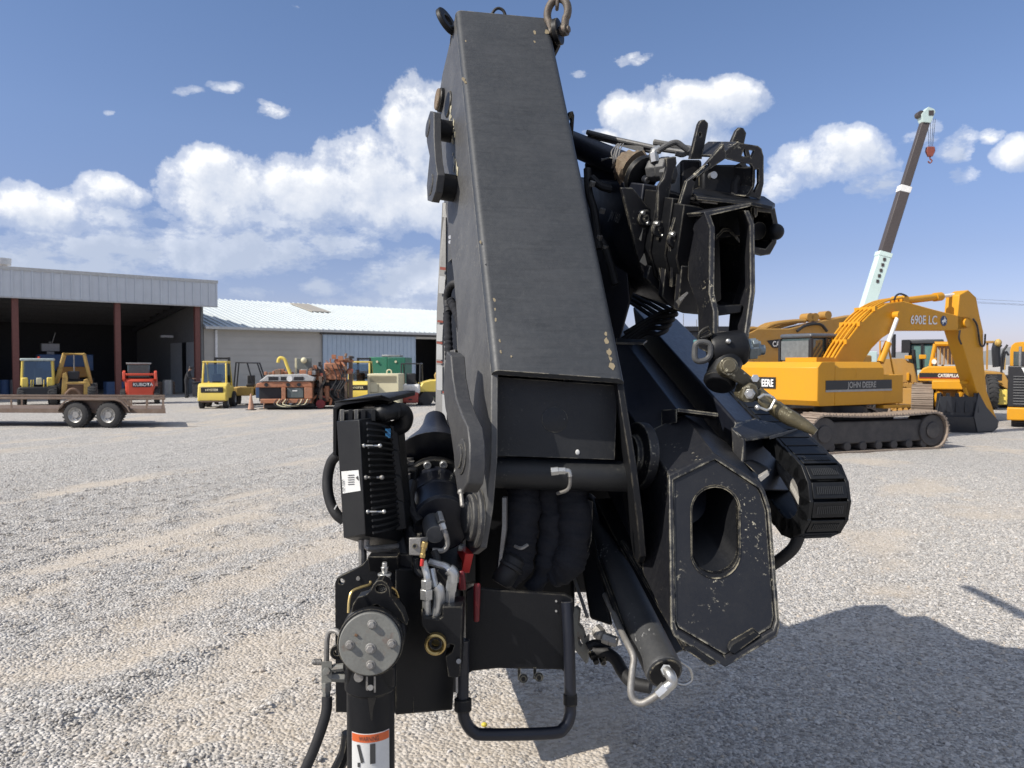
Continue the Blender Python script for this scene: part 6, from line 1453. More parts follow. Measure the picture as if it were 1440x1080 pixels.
mb = MB(); mb.tube([W(490, 862, 2.06), W(491, 845, 2.07), W(495, 832, 2.08), W(507, 826, 2.10), (W(520, 822, 2.12)), W(521, 818, 2.13)], .004, 8, 4); mb.tube([W(548, 825, 2.13), W(556, 830, 2.14), W(560, 840, 2.15)], .0035, 8, 4); part('wire_rod', K_brass, mb, dr, bevel=0)
p0 = W(521, 930, 2.115); p1 = V((p0.x, p0.y, .22)); LR = .0655
mb = MB(); mb.lathe(p0 + V((0, .0, .05)), (0, 0, -1), [(0, LR * 1.08), (.12, LR * 1.08), (.125, LR), ((p0.z + .05) - .50, LR), ((p0.z + .05) - .49, LR * .6), ((p0.z + .05) - .25, LR * .6)], 48); lg = part('stabiliser_leg', K_blk, mb, bevel=.001)
mb = MB(); mb.lathe(V((p0.x, p0.y, .30)), (0, 0, -1), [(0, .06), (.04, .13), (.075, .14), (.08, .13)], 32); part('foot_pad', K_blk, mb, lg, bevel=.001)
fy = p0.y - LR
mb = MB(); mb.hexa([W(*q) for q in ((488, 966, fy + .02), (555, 966, fy + .02), (555, 966, fy + .09), (488, 966, fy + .09), (486, 938, fy + .0), (556, 938, fy + .0), (556, 938, fy + .1), (486, 938, fy + .1))]); part('leg_head', K_blk, mb, lg, bevel=.006)
for q, r in (((504, 953), .0125),):
    p = W(q[0], q[1], fy - .012); mb = MB(); mb.lathe(p, (0, 1, 0), [(0, .006), (0, r), (.004, r + .001), (.03, r + .001)], 18); part('port', K_worn, mb, lg, bevel=0)
mb = MB()
for u in (516, 527): mb.hexa([W(*q) for q in ((u - 1.5, 974, fy - .004), (u + 1.5, 974, fy - .004), (u + 1.5, 974, fy + .02), (u - 1.5, 974, fy + .02), (u - 1.5, 951, fy - .012), (u + 1.5, 951, fy - .012), (u + 1.5, 951, fy + .02), (u - 1.5, 951, fy + .02))])
mb.cyl(W(521, 967, fy - .008), W(521, 967, fy + .01), .008); part('latch', K_worn, mb, lg, bevel=.001)
def drip(pts):
    mb = MB(); pp = []
    c0 = V((p0.x, p0.y, 0))
    out = []
    for (u, v) in pts:
        q = W(u, v, fy + .005); a = math.asin(max(-1, min(1, (q.x - c0.x) / LR))); out.append(V((c0.x + math.sin(a) * (LR + .0012), c0.y - math.cos(a) * (LR + .0012), q.z)))
    mb.plate(out, V((0, -.0008, 0))); return mb
part('grease_drip', flat('grease', (.012, .011, .010), .25), drip([(505, 972), (517, 974), (519, 990), (520, 1000), (522, 1012), (524, 1012), (525, 996), (528, 985), (530, 972), (526, 966), (510, 964)]), lg, bevel=0)
# warning label wrapped round the leg
def wrapleg(z0, a0, rr):
    def f(a, b):
        th = a0 + a / LR; return V((p0.x + math.sin(th) * rr, p0.y - math.cos(th) * rr, z0 + b))
    return f
zt, zm = W(521, 1032, fy).z, W(521, 1044, fy).z; a0 = math.asin(max(-1, (W(495, 1040, fy + .01).x - p0.x) / LR)); a1 = math.asin((W(545, 1040, fy + .01).x - p0.x) / LR)
def curved(z0, z1, rr, aa, ab, k=14):
    mb = MB(); f = wrapleg(0, 0, rr); g_ = wrapleg(0, 0, rr - .001); pts = []
    for i in range(k + 1):
        a = (aa + (ab - aa) * i / k) * LR; pts += [f(a, z0), f(a, z1), g_(a, z1), g_(a, z0)]
    fs = []
    for i in range(k):
        for j in range(4): fs.append((i * 4 + j, i * 4 + (j + 1) % 4, (i + 1) * 4 + (j + 1) % 4, (i + 1) * 4 + j))
    fs += [(0, 1, 2, 3), (k * 4 + 3, k * 4 + 2, k * 4 + 1, k * 4)]
    mb.add(pts, fs); return mb
wl = part('warning_label', K_lab, curved(zt - .26, zt, LR + .0016, a0, a1), lg, bevel=0)
part('label_band', K_or, curved(zm, zt - .002, LR + .0026, a0 + .03, a1 - .03), wl, bevel=0)
text('lettering', 'WARNING', (0, 0, 0), (1, 0, 0), (0, 0, 1), .0125, K_ink, wl, width=.052, wrap=wrapleg(zm + .004, a0 + .38, LR + .0032))
zl = lambda v: W(521, v, fy).z
def cbar(x0, v0, x1, v1, x2, v2, x3, v3):
    f = wrapleg(0, a0, LR + .0028); mb = MB()
    mb.plate([f(x0, zl(v0)), f(x1, zl(v1)), f(x2, zl(v2)), f(x3, zl(v3))], V((0, -.0006, 0))); return mb
for q in (((.018, 1048, .026, 1047, .038, 1071, .030, 1073)), ((.054, 1046, .068, 1046, .068, 1074, .054, 1074)), ((.022, 1073, .068, 1071, .068, 1073, .022, 1075)), ((.020, 1073, .027, 1073, .027, 1079, .020, 1079))):
    part('pictogram', K_ink, cbar(*q), wl, bevel=0)
# fittings and hose at the left of the leg
mb = MB(); mb.tube([W(484, 900, 2.10), W(474, 888, 2.11), W(464, 888, 2.12), W(460, 900, 2.12), W(459, 934, 2.12)], .0075, 10, 5); fp = part('steel_pipe', K_worn, mb, bevel=0)
mb = MB(); mb.hexa([W(*q) for q in ((452, 960, 2.10), (467, 960, 2.10), (467, 960, 2.14), (452, 960, 2.14), (452, 930, 2.10), (467, 930, 2.10), (467, 930, 2.14), (452, 930, 2.14))]); mb.nut(W(459, 944, 2.085), W(459, 944, 2.10), .011); mb.nut(W(466, 940, 2.11), W(484, 938, 2.11), .011); mb.nut(W(466, 952, 2.11), W(486, 953, 2.11), .013); mb.nut(W(459, 958, 2.11), W(459, 972, 2.11), .0135); mb.nut(W(459, 972, 2.11), W(459, 983, 2.11), .011); part('valve_fitting', K_cap, mb, fp, bevel=.001)
mb = MB(); mb.cyl(W(452, 932, 2.12), W(439, 931, 2.12), .0065)
for k in range(6): mb.cyl(W(441 + k * 2, 931, 2.12), W(442 + k * 2, 931, 2.12), .0085)
part('threaded_rod', K_worn, mb, fp, bevel=0)
mb = MB(); mb.tube([W(460, 980, 2.10), W(459, 1000, 2.09), W(452, 1025, 2.08), W(441, 1055, 2.07), W(428, 1085, 2.06), W(410, 1130, 2.05)], .0145, 14, 6); part('leg_hose', K_rub, mb, fp, bevel=0)
c = W(474, 918, 2.16)
mb = MB(); mb.lathe(c, (0, 1, 0), [(0, .008), (0, .021), (.012, .021), (.012, .008), (0, .008)], 20, caps=False); part('ring_bracket', K_blk, mb, fp, bevel=.001)
mb = MB(); mb.tube([W(490, 1030, 2.3), W(485, 1060, 2.3), W(470, 1090, 2.3)], .02, 8, 3); part('lower_stay', K_blk, mb, fp, bevel=0)

# ---- valve cluster right of the leg
mb = MB(); mb.hexa([W(*q) for q in ((575, 781, 2.22), (592, 782, 2.22), (601, 774, 2.28), (585, 774, 2.3), (575, 756, 2.22), (592, 757, 2.22), (602, 755, 2.28), (586, 755, 2.3))]); vb = part('valve_block', K_worn, mb, bevel=.003)
mb = MB(); mb.nut(W(590, 750, 2.26), W(590, 757, 2.26), .008); mb.cyl(W(583, 768, 2.215), W(583, 768, 2.225), .008, seg=10); part('plug', K_blk, mb, vb, bevel=.001)
mb = MB(); mb.nut(W(598, 762, 2.22), W(596, 770, 2.22), .010); mb.cyl(W(596, 770, 2.22), W(594, 784, 2.22), .007); mb.nut(W(595, 778, 2.22), W(594, 784, 2.22), .009); tf = part('test_fitting', K_brass, mb, vb, bevel=.001)
mb = MB(); mb.cyl(W(594, 786, 2.22), W(593, 796, 2.22), .0055); part('red_cap', K_redp, mb, tf, bevel=.001)
mb = MB(); mb.tube([W(595, 788, 2.24), W(598, 800, 2.24), W(601, 812, 2.23), W(600, 822, 2.23)], .011, 10, 4); mb.nut(W(600, 815, 2.23), W(600, 828, 2.23), .017); mb.nut(W(600, 828, 2.23), W(600, 842, 2.23), .020); mb.cyl(W(600, 842, 2.23), W(600, 866, 2.23), .013); vf = part('hose_fitting', K_zinc, mb, vb, bevel=.001)
mb = MB(); mb.tube([W(607, 800, 2.26), W(610, 815, 2.25), W(613, 826, 2.24)], .011, 10, 4); mb.tube([W(613, 824, 2.24), W(617, 830, 2.24), W(617, 850, 2.24), W(612, 868, 2.24)], .018, 12, 4); part('hose_fitting', K_zinc, mb, vb, bevel=.001)
mb = MB(); mb.tube([W(604, 790, 2.28), W(618, 794, 2.27), W(628, 797, 2.26), W(634, 804, 2.25)], .011, 10, 4); mb.tube([W(631, 800, 2.25), W(637, 806, 2.25), W(637, 818, 2.25)], .018, 12, 4); mb.nut(W(636, 816, 2.25), W(634, 830, 2.25), .018); mb.nut(W(634, 830, 2.25), W(632, 848, 2.25), .016); mb.cyl(W(632, 848, 2.25), W(632, 856, 2.25), .012); part('hose_fitting', K_zinc, mb, vb, bevel=.001)
mb = MB(); mb.tube([W(610, 775, 2.3), W(614, 785, 2.29), W(612, 795, 2.28)], .012, 8, 4); mb.tube([W(585, 785, 2.3), W(586, 800, 2.3), W(592, 808, 2.29), W(604, 812, 2.3)], .010, 8, 4); mb.tube([W(618, 800, 2.32), W(630, 815, 2.32), W(640, 840, 2.32)], .012, 8, 4); part('hose', K_rub, mb, vb, bevel=0)
bxp = Plane(W(620, 880, 2.20), (0, 1, 0))
mb = MB(); mb.plate([bxp.at(*q) for q in ((592, 878), (593, 856), (597, 868), (618, 871), (622, 868), (622, 853), (651, 853), (650, 886), (648, 950), (644, 953), (630, 952), (626, 922), (636, 916), (639, 908), (632, 906), (628, 912), (622, 896), (600, 890))], V((0, .1, 0))); vbx = part('valve_cover', K_blk, mb, bevel=.003)
mb = MB(); c = W(612, 907, 2.18); mb.lathe(c, (0, 1, 0), [(0, .022), (-.004, .026), (0, .031), (.02, .031), (.02, .022), (.05, .021), (.05, .001)], 28, caps=False); pt = part('port_ring', K_brass, mb, vbx, bevel=0)
mb = MB(); mb.lathe(c + V((0, .012, 0)), (0, 1, 0), [(0, .012), (0, .019), (.03, .019)], 24, caps=False); part('port_seal', K_blk, mb, pt, bevel=0)
mb = MB(); mb.cyl(W(645, 930, 2.19), W(645, 930, 2.2), .007); mb.bx(*sorted((W(639, 0, 2.2).x, W(642, 0, 2.2).x)), 2.2, 2.21, W(0, 975, 2.2).z, W(0, 952, 2.2).z); part('bolt', K_worn, mb, vbx, bevel=0)
mb = MB(); mb.hexa([W(*q) for q in ((644, 830, 2.36), (656, 830, 2.36), (656, 830, 2.4), (644, 830, 2.4), (645, 803, 2.36), (653, 802, 2.36), (653, 802, 2.4), (645, 803, 2.4))]); part('lever', K_dred, mb, vbx, bevel=.006)
mb = MB(); mb.hexa([W(*q) for q in ((666, 875, 2.38), (674, 875, 2.38), (674, 875, 2.4), (666, 875, 2.4), (666, 820, 2.38), (676, 820, 2.38), (676, 820, 2.4), (666, 820, 2.4))]); part('lever', K_dred, mb, vbx, bevel=.006)

# ---- step frame hanging at the bottom
mb = MB(); mb.tube([W(652, 900, 2.36), W(651, 960, 2.36), W(651, 998, 2.35), W(655, 1015, 2.35), W(666, 1029, 2.35), W(685, 1033, 2.35), W(775, 1031, 2.35), W(793, 1024, 2.36), W(801, 1008, 2.37), W(802, 985, 2.38), W(800, 900, 2.40), W(797, 846, 2.42)], .0185, 14, 6); fr_ = part('step_frame', K_navy, mb, bevel=0)
mb = MB(); mb.cyl(W(651, 982, 2.355), W(651, 1000, 2.35), .027); mb.cyl(W(802, 975, 2.385), W(802, 992, 2.38), .022); part('tube_clamp', K_blk, mb, fr_, bevel=.004)
sp_l = Plane(W(730, 890, 2.43), (0, 1, 0))
mb = MB(); mb.plate([sp_l.at(*q) for q in ((655, 950), (655, 832), (664, 826), (700, 830), (795, 836), (806, 842), (806, 960), (797, 948), (790, 942), (700, 940), (664, 944))], V((0, .02, 0))); pl_ = part('step_panel', K_blk, mb, fr_, bevel=.003)
mb = MB(); mb.plate([sp_l.at(*q) - V((0, .004, 0)) for q in ((700, 852), (790, 855), (786, 936), (712, 936))], V((0, .0035, 0))); part('panel_inset', K_side, mb, pl_, bevel=.001) if False else None
for (u, v) in ((736, 954), (758, 952)):
    mb = MB(); mb.cyl(W(u, v, 2.40), W(u, v, 2.43), pr(6.5, 2.4)); mb.lathe(W(u, v, 2.399), (0, -1, 0), [(0, .010), (.004, .009), (.004, .004)], 12); mb.bx(*sorted((W(u - 8, v, 2.43).x, W(u - 4, v, 2.43).x)), 2.425, 2.435, W(0, v + 2, 2.43).z, W(0, v - 14, 2.43).z); part('bolt', K_blk, mb, pl_, bevel=0)
for v in (845, 859):
    mb = MB(); p = sp_l.at(782, v); mb.cyl(p - V((0, .004, 0)), p, .0035); part('rivet', K_zinc, mb, pl_, bevel=0)
# hidden crane body behind the boom: blocks added and shaped for its ground shadow
mb = MB(); mb.bx(-.14, .24, 2.9, 5.6, .90, 1.85); part('base_frame', K_blk, mb, bevel=.02)
mb = MB(); mb.bx(.243, .46, 3.3, 4.3, 1.0, 1.95); part('base_frame', K_blk, mb, bevel=.02)
mb = MB(); mb.hexa([V(q) for q in ((-.30, 3.62, .42), (-.235, 3.62, .42), (-.235, 4.8, .42), (-.475, 4.8, .42), (-.44, 3.62, 1.3), (-.235, 3.62, 1.3), (-.235, 4.8, 1.3), (-.49, 4.8, 1.3))]); mb.bx(-.2349, -.15, 3.6, 4.6, .95, 1.3); part('shadow_pedestal', K_blk, mb, bevel=.02)
mb = MB(); mb.bx(-.14, .23, 3.5, 4.7, .62, .897); part('shadow_block', K_blk, mb, bevel=.02)  # low block added to close a lit gap in the ground shadow
mb = MB(); mb.hexa([V(q) for q in ((-.10, 3.5, 1.5), (.16, 3.5, 1.5), (.16, 4.6, 1.5), (-.10, 4.6, 1.5), (-.06, 3.95, 2.9), (.2, 3.95, 2.9), (.2, 4.9, 2.9), (-.06, 4.9, 2.9))]); part('inner_boom', K_blk, mb, bevel=.02)

# ---- folded outer boom with the pointed end and the long hole
DH = V((-.156, .905, .395)).normalized()                 # runs back and up
HPl = plane3(W(945, 668, 2.47), W(1072, 683, 2.50), W(1020, 938, 2.24))
hx = [(941, 668), (1004, 637), (1070, 680), (1076, 690), (1084, 715), (1097, 880), (1093, 896), (1020, 939), (948, 896), (944, 884)]
hole = [(1008 + 33 * math.cos(a), (722 if math.sin(a) < 0 else 778) + 34 * math.sin(a)) for a in [2 * math.pi * (i + .01) / 28 for i in range(28)]]
HP = [HPl.at(*q) for q in hx]; hn = HPl.n if HPl.n.y < 0 else -HPl.n
mb = MB(); cc_ = sum(HP, V()) / len(HP); Lh = .28
inner = [cc_ + (p - cc_) * .93 for p in HP]
n = len(HP)
vs = HP + inner + [p + DH * Lh for p in HP] + [p + DH * Lh for p in inner]; fs = []
for i in range(n):
    j = (i + 1) % n; fs += [(i, j, n + j, n + i), (i, j, 2 * n + j, 2 * n + i), (n + i, n + j, 3 * n + j, 3 * n + i), (2 * n + i, 2 * n + j, 3 * n + j, 3 * n + i)]
mb.add(vs, fs); hs_ = part('outer_boom', K_chip, mb, bevel=.003)
mb = MB(); ins = [cc_ + (p - cc_) * .915 + DH * .012 for p in HP]; hol = [HPl.at(*q) + DH * .012 for q in hole]
mb.plate(ins, DH * .02, [hol]); ef = part('end_face', K_chip, mb, hs_, bevel=.002)
mb = MB(); hc = sum(hol, V()) / len(hol); rim0 = hol; rim1 = [hc + (p - hc) * 1.07 for p in hol]; m_ = len(hol)
vs = [p - DH * .004 for p in rim1] + [p - DH * .001 for p in rim0] + [p + DH * .32 for p in rim0] + [p + DH * .32 for p in rim1]
fs = []
for i in range(m_):
    j = (i + 1) % m_; fs += [(i, j, m_ + j, m_ + i), (m_ + i, m_ + j, 2 * m_ + j, 2 * m_ + i), (2 * m_ + i, 2 * m_ + j, 3 * m_ + j, 3 * m_ + i), (3 * m_ + i, 3 * m_ + j, j, i)]
mb.add(vs, fs); part('hole_liner', K_blk, mb, ef, bevel=0)
mb = MB(); mb.plate([cc_ + (p - cc_) * .9 + DH * .33 for p in HP], DH * .01); part('inner_stop', K_blk, mb, ef, bevel=0)
for q in (((975, 908), (985, 916), (1008, 932), (998, 936), (962, 912)), ((1028, 905), (1060, 886), (1068, 892), (1032, 918), (1024, 914))):
    mb = MB(); mb.plate([HPl.at(*k) - DH * .006 for k in q], DH * .018); part('slide_pad', K_blk, mb, ef, bevel=.002)
mb = MB(); pts = [cc_ + (p - cc_) * .955 + DH * Lh for p in HP]
mb.plate(pts, DH * 1.55); part('boom_section', K_navy, mb, hs_, bevel=.004)
# gold chip on right rim
mb = MB(); mb.hexa([W(*q) for q in ((956, 600, 2.72), (1012, 604, 2.70), (1012, 604, 2.78), (956, 600, 2.78), (955, 573, 2.70), (1010, 580, 2.68), (1010, 580, 2.76), (955, 573, 2.76))]) if False else None
mb = MB(); mb.hexa([W(*q) for q in ((953, 579, 2.72), (1010, 586, 2.70), (1004, 590, 2.82), (950, 582, 2.82), (953, 574, 2.72), (1010, 581, 2.70), (1004, 584, 2.82), (950, 577, 2.82))]); mb.hexa([W(*q) for q in ((930, 600, 2.76), (952, 594, 2.72), (952, 594, 2.80), (930, 600, 2.84), (930, 576, 2.78), (952, 575, 2.72), (952, 575, 2.8), (930, 576, 2.84))]); part('angle_bracket', K_chip, mb, hs_, bevel=.001)
# ---- big parallel beam above it
bA, bB = W(1034, 592, 2.75), W(1108, 602, 3.0)
dn_ = V((.02, -.09, -.24))
mb = MB(); mb.hexa([bA + dn_, bB + dn_, bB + dn_ + DH * 1.25, bA + dn_ + DH * 1.25, bA, bB, bB + DH * 1.25, bA + DH * 1.25]); bb = part('second_boom', K_navy, mb, bevel=.012, segs=3)
mb = MB(); mb.plate([W(*q) for q in ((1030, 603, 2.70), (1034, 594, 2.74), (1060, 588, 2.86), (1122, 602, 2.86), (1120, 606, 2.84), (1050, 617, 2.66), (1042, 612, 2.66))], V((0, 0, -.012)))
mb.plate([W(*q) for q in ((1028, 601, 2.70), (1047, 618, 2.65), (1046, 662, 2.62), (1042, 660, 2.62), (1030, 640, 2.68))], V((.012, .02, 0))); part('channel_bracket', K_chip, mb, bb, bevel=.004)
mb = MB(); mb.hexa([W(*q) for q in ((1046, 650, 2.63), (1052, 646, 2.66), (1060, 646, 2.8), (1050, 650, 2.8), (1072, 674, 2.56), (1081, 667, 2.58), (1085, 660, 2.7), (1074, 668, 2.7))]); part('guide_channel', K_blk, mb, bb, bevel=.002)
mb = MB(); mb.hexa([W(*q) for q in ((1066, 672, 2.56), (1080, 663, 2.56), (1082, 668, 2.555), (1070, 678, 2.555), (1066, 668, 2.57), (1079, 660, 2.57), (1082, 664, 2.565), (1070, 673, 2.565))]); part('pad', K_worn, mb, bb, bevel=.001)
mb = MB(); mb.hexa([W(*q) for q in ((1082, 618, 2.72), (1122, 607, 2.82), (1122, 607, 2.9), (1082, 618, 2.9), (1082, 613, 2.72), (1122, 602, 2.82), (1122, 602, 2.9), (1082, 613, 2.9))]); part('tray_lip', K_side, mb, bb, bevel=.001)
for k in range(5):
    o = V((.008, 0, .012)) * k; mb = MB()
    mb.tube([W(868, 500 - k * 4, 3.5) + o, W(905 + k * 2, 470 - k * 3, 3.45) + o, W(925 + k * 3, 470 - k * 5, 3.40) + o, W(938 + k * 1.5, 461 - k * 3, 3.42) + o, W(920, 447 - k * 3, 3.62) + o, W(885, 424 - k * 2, 3.9) + o], .011, 10, 5); part('hose', K_rub, mb, bb, bevel=0)
mb = MB(); mb.hexa([W(*q) for q in ((866, 484, 3.0), (905, 485, 3.0), (910, 481, 3.1), (866, 478, 3.1), (866, 481, 3.0), (905, 482, 3.0), (910, 478, 3.1), (866, 475, 3.1))]); part('hose_bracket', K_blk, mb, bb, bevel=.001)

# ---- energy chain (cable carrier) at the right
Ub = V((.07, -.36, .88)).normalized(); Db = (DH - Ub * DH.dot(Ub)).normalized(); Wd = Db.cross(Ub).normalized()
Wd = Wd if Wd.x > 0 else -Wd
cc = W(1106, 697, 2.66); Rr = .120; wd_ = .150
path = []
st_ = .062
for k in range(9, 0, -1): path.append((cc + Ub * Rr + Db * (k * st_), Db))
na_ = 7
for k in range(na_ + 1): a = math.pi * k / na_; path.append((cc + Ub * Rr * math.cos(a) - Db * Rr * math.sin(a), (Db * math.cos(a) + Ub * math.sin(a))))
for k in range(1, 9): path.append((cc - Ub * Rr + Db * (k * st_), -Db))
ec = None
for i, (p, tg) in enumerate(path):
    outn = Wd.cross(tg).normalized()
    cen = cc + Db * max(0, (p - cc).dot(Db))
    if (p - cen).dot(outn) < 0: outn = -outn
    mb = MB()
    for s in (0, wd_):         # two curved side links
        pts = []
        for (a, b) in ((-.042, -.040), (-.048, -.01), (-.040, .022), (.030, .026), (.042, .012), (.044, -.020), (.03, -.044)): pts.append(p + tg * a + outn * b + Wd * s)
        mb.plate(pts, Wd * (.013 if s == 0 else -.013))
    mb.hexa([p + tg * a + outn * b + Wd * w for b in (-.034, -.028) for (a, w) in ((-.034, .014), (.034, .014), (.034, wd_ - .014), (-.034, wd_ - .014))])
    for (d0, d1) in ((.018, .026),):
        mb.hexa([p + tg * a + outn * b + Wd * w for b in (d0, d1) for (a, w) in ((-.027, .014), (.027, .014), (.027, wd_ - .014), (-.027, wd_ - .014))])
    if ec is None: ec = part('cable_carrier', K_plas, mb, bevel=.002)
    else: lkp = part('carrier_link', K_plas, mb, ec, bevel=.002)
    if 9 <= i <= 15:
        mb = MB()
        for q in range(14): w = .03 + (wd_ - .06) * q / 13; mb.hexa([p + tg * a + outn * b + Wd * (w + c_) for b in (.0265, .0285) for (a, c_) in ((-.013, -.002), (.013, -.002), (.013, .002), (-.013, .002))])
        part('rib', K_rib, mb, ec, bevel=0)
mb = MB(); mb.tube([cc + Db * .5 + Wd * .08 + Ub * .05, cc + Db * .1 + Wd * .08 - Ub * .02, cc - Db * .04 + Wd * .07 - Ub * .06], .022, 10, 4); part('inner_hose', K_worn, mb, ec, bevel=0)
mb = MB(); mb.tube([W(1124, 742, 2.62), W(1122, 757, 2.62), (W(1115, 771, 2.63)), W(1102, 783, 2.65), W(1085, 795, 2.7), W(1060, 812, 2.8)], .021, 12, 6); part('tail_hose', K_rub, mb, ec, bevel=0)

# ---- lower hydraulic cylinder
e0 = W(935, 946, 2.30); ey = W(848, 765, 2.95); ax = (ey - e0).normalized()
mb = MB(); mb.lathe(e0, ax, [(.0, .05), (.002, .056), (.012, .058), (.014, .0575), (1.0, .0575)], 40); hc_ = part('lift_cylinder', K_barrel, mb, bevel=0)
mb = MB(); mb.lathe(e0 - ax * .004, ax, [(0, .001), (0, .048), (.0035, .050)], 32); part('cylinder_cap', K_blk, mb, hc_, bevel=0)
mb = MB(); mb.nut(W(937, 945, 2.29), W(937, 942, 2.27), .017); mb.tube([W(937, 943, 2.28), W(943, 950, 2.26), W(945, 960, 2.255), W(936, 968, 2.255)], .0165, 12, 5); mb.nut(W(937, 966, 2.255), W(931, 972, 2.255), .019); mb.nut(W(931, 972, 2.255), W(925, 977, 2.255), .018); ef_ = part('elbow_fitting', K_zinc, mb, hc_, bevel=.001)
mb = MB(); mb.tube([W(926, 976, 2.255), W(912, 985, 2.255), W(902, 989, 2.26), W(892, 985, 2.27), W(887, 972, 2.28), W(889, 945, 2.30), W(891, 925, 2.32), W(884, 908, 2.36), W(874, 888, 2.45), W(850, 835, 2.7)], .0105, 12, 6); part('steel_pipe', K_worn, mb, ef_, bevel=0)
mb = MB(); mb.tube([W(957, 930, 2.36), W(970, 940, 2.36), W(973, 955, 2.36), W(963, 962, 2.36), W(952, 960, 2.36)], .004, 8, 5); part('safety_clip', K_zinc, mb, hc_, bevel=0)
for pts, r in ((((876, 762, 2.75), (965, 912, 2.30)), .011), (((838, 780, 2.8), (885, 905, 2.45)), .013), (((803, 800, 2.75), (826, 868, 2.6)), .006)):
    mb = MB(); mb.tube([W(*q) for q in pts], r, 8, 0); part('guard_rail', K_blk if r > .01 else K_worn, mb, hc_, bevel=0)
mb = MB(); mb.hexa([W(*q) for q in ((830, 870, 2.66), (862, 880, 2.62), (862, 880, 2.9), (830, 870, 2.9), (812, 760, 2.85), (836, 755, 2.8), (836, 755, 3.1), (812, 760, 3.1))]); part('lower_arm', K_blk, mb, hc_, bevel=.01)
mb = MB(); spn = Plane(W(818, 900, 2.62), V((-.3, 1, 0))); mb.plate([spn.at(*q) for q in ((806, 865), (808, 853), (814, 858), (812, 878), (818, 885), (822, 898), (826, 893), (826, 925), (824, 934), (815, 922), (805, 910))], V((.01, .02, 0)), [[spn.at(*q) for q in ((812, 895), (815, 897), (819, 905), (817, 910), (813, 905))]]); part('slotted_plate', K_cap, mb, hc_, bevel=.001)
mb = MB(); mb.nut(W(838, 884, 2.55), W(846, 892, 2.53), .02); mb.sphere(W(842, 890, 2.54), .022, 12, 8); mb.nut(W(848, 896, 2.53), W(858, 900, 2.52), .019); mb.nut(W(858, 900, 2.52), W(868, 903, 2.51), .018); part('fitting', K_worn, mb, hc_, bevel=.001)
mb = MB(); mb.tube([W(836, 917, 2.6), W(852, 918, 2.58), W(866, 928, 2.55), W(876, 945, 2.5), W(890, 960, 2.45), W(915, 966, 2.42)], .021, 12, 6); mb.tube([W(826, 910, 2.62), W(838, 905, 2.62), W(858, 912, 2.6)], .016, 8, 4); part('hose', K_rub, mb, hc_, bevel=0)
mb = MB()
for u, v in ((831, 918), (836, 925), (846, 926), (850, 920)): mb.nut(W(u, v, 2.58), W(u + 3, v + 7, 2.56), .011)
part('hose_nut', K_blk, mb, hc_, bevel=0)

mb = MB(); mb.hexa([W(*q) for q in ((950, 920, 2.52), (985, 905, 2.60), (935, 742, 3.05), (845, 742, 3.0), (930, 880, 2.55), (960, 860, 2.62), (925, 700, 3.08), (835, 700, 3.03))]); part('guard_plate', K_blk, mb, hc_, bevel=.003)
# ---- jib head, upper right: nested extensions with their end plates
JH = V((.347, -.90, -.26)).normalized()                  # points towards the camera
def jp(Y, u=960, v=340): return Plane(W(u, v, Y), JH)
J1 = jp(3.26)
sect = [(838, 236), (868, 232), (905, 262), (975, 285), (980, 420), (950, 440), (925, 425), (895, 400), (868, 360), (840, 330)]
S1 = [J1.at(*q) for q in ((905, 258), (930, 262), (965, 275), (972, 420), (950, 434), (925, 414), (902, 386), (893, 350))]
mb = MB(); mb.plate(S1, -JH * 1.5); jb = part('jib', K_navy, mb, bevel=.006)
cs = sum(S1, V()) / len(S1)
for k, (f, L) in enumerate(((.92, .10), (.84, .20), (.77, .27))):
    mb = MB(); mb.plate([cs + (p - cs) * f + JH * .001 for p in S1], JH * L); part('jib_extension', K_blk, mb, jb, bevel=.004)
for k in range(3):      # rounded lower ends of the extensions
    mb = MB(); Y = 3.2 - k * .11; pl = jp(Y)
    u0 = 912 + k * 22; bt = lambda u: float(np.interp(u, [896, 908, 917, 935, 954, 985], [383, 396, 405, 428, 438, 441]))
    mb.plate([pl.at(*q) for q in ((u0 - 4, 372), (u0 + 26, 372), (u0 + 34, bt(u0 + 34)), (u0 + 12, bt(u0 + 12)), (u0 - 2, bt(u0 - 2)), (u0 - 9, bt(u0 - 9)))], JH * .035); part('extension_end', K_chip, mb, jb, bevel=.003)
mb = MB(); mb.hexa([W(*q) for q in ((950, 424, 2.98), (955, 430, 2.97), (960, 418, 2.97), (958, 416, 2.97), (954, 420, 2.95), (957, 424, 2.95), (968, 412, 2.95), (966, 410, 2.95))]); part('slide_pad', K_worn, mb, jb, bevel=0)
# three strap plates in front of one another
def strap(name, Y, pts, mat=K_chip, t=.018, holes=(), par=jb, bevel=.003):
    pl = jp(Y); mb = MB(); mb.plate([pl.at(*q) for q in pts], -JH * t, [[pl.at(*q) for q in hh] for hh in holes]); return part(name, mat, mb, par, bevel=bevel), pl
P1, q1 = strap('collar_plate', 3.20, ((874, 264), (890, 264), (919, 300), (921, 318), (921, 345), (924, 380), (922, 392), (910, 398), (903, 380), (894, 350), (884, 305)))
P2, q2 = strap('strap_plate', 3.10, ((937, 222), (951, 220), (952, 230), (947, 245), (943, 268), (939, 288), (939, 325), (941, 375), (937, 392), (929, 396), (927, 350), (924, 318), (925, 300), (926, 262), (934, 250), (938, 235)))
P3, q3 = strap('strap_plate', 3.0, ((1018, 202), (1022, 222), (1000, 237), (980, 250), (976, 262), (962, 320), (959, 345), (958, 380), (955, 398), (945, 404), (946, 370), (942, 345), (945, 322), (952, 300), (966, 255), (985, 240)), holes=(((978, 245), (996, 229), (999, 232), (981, 248)),))
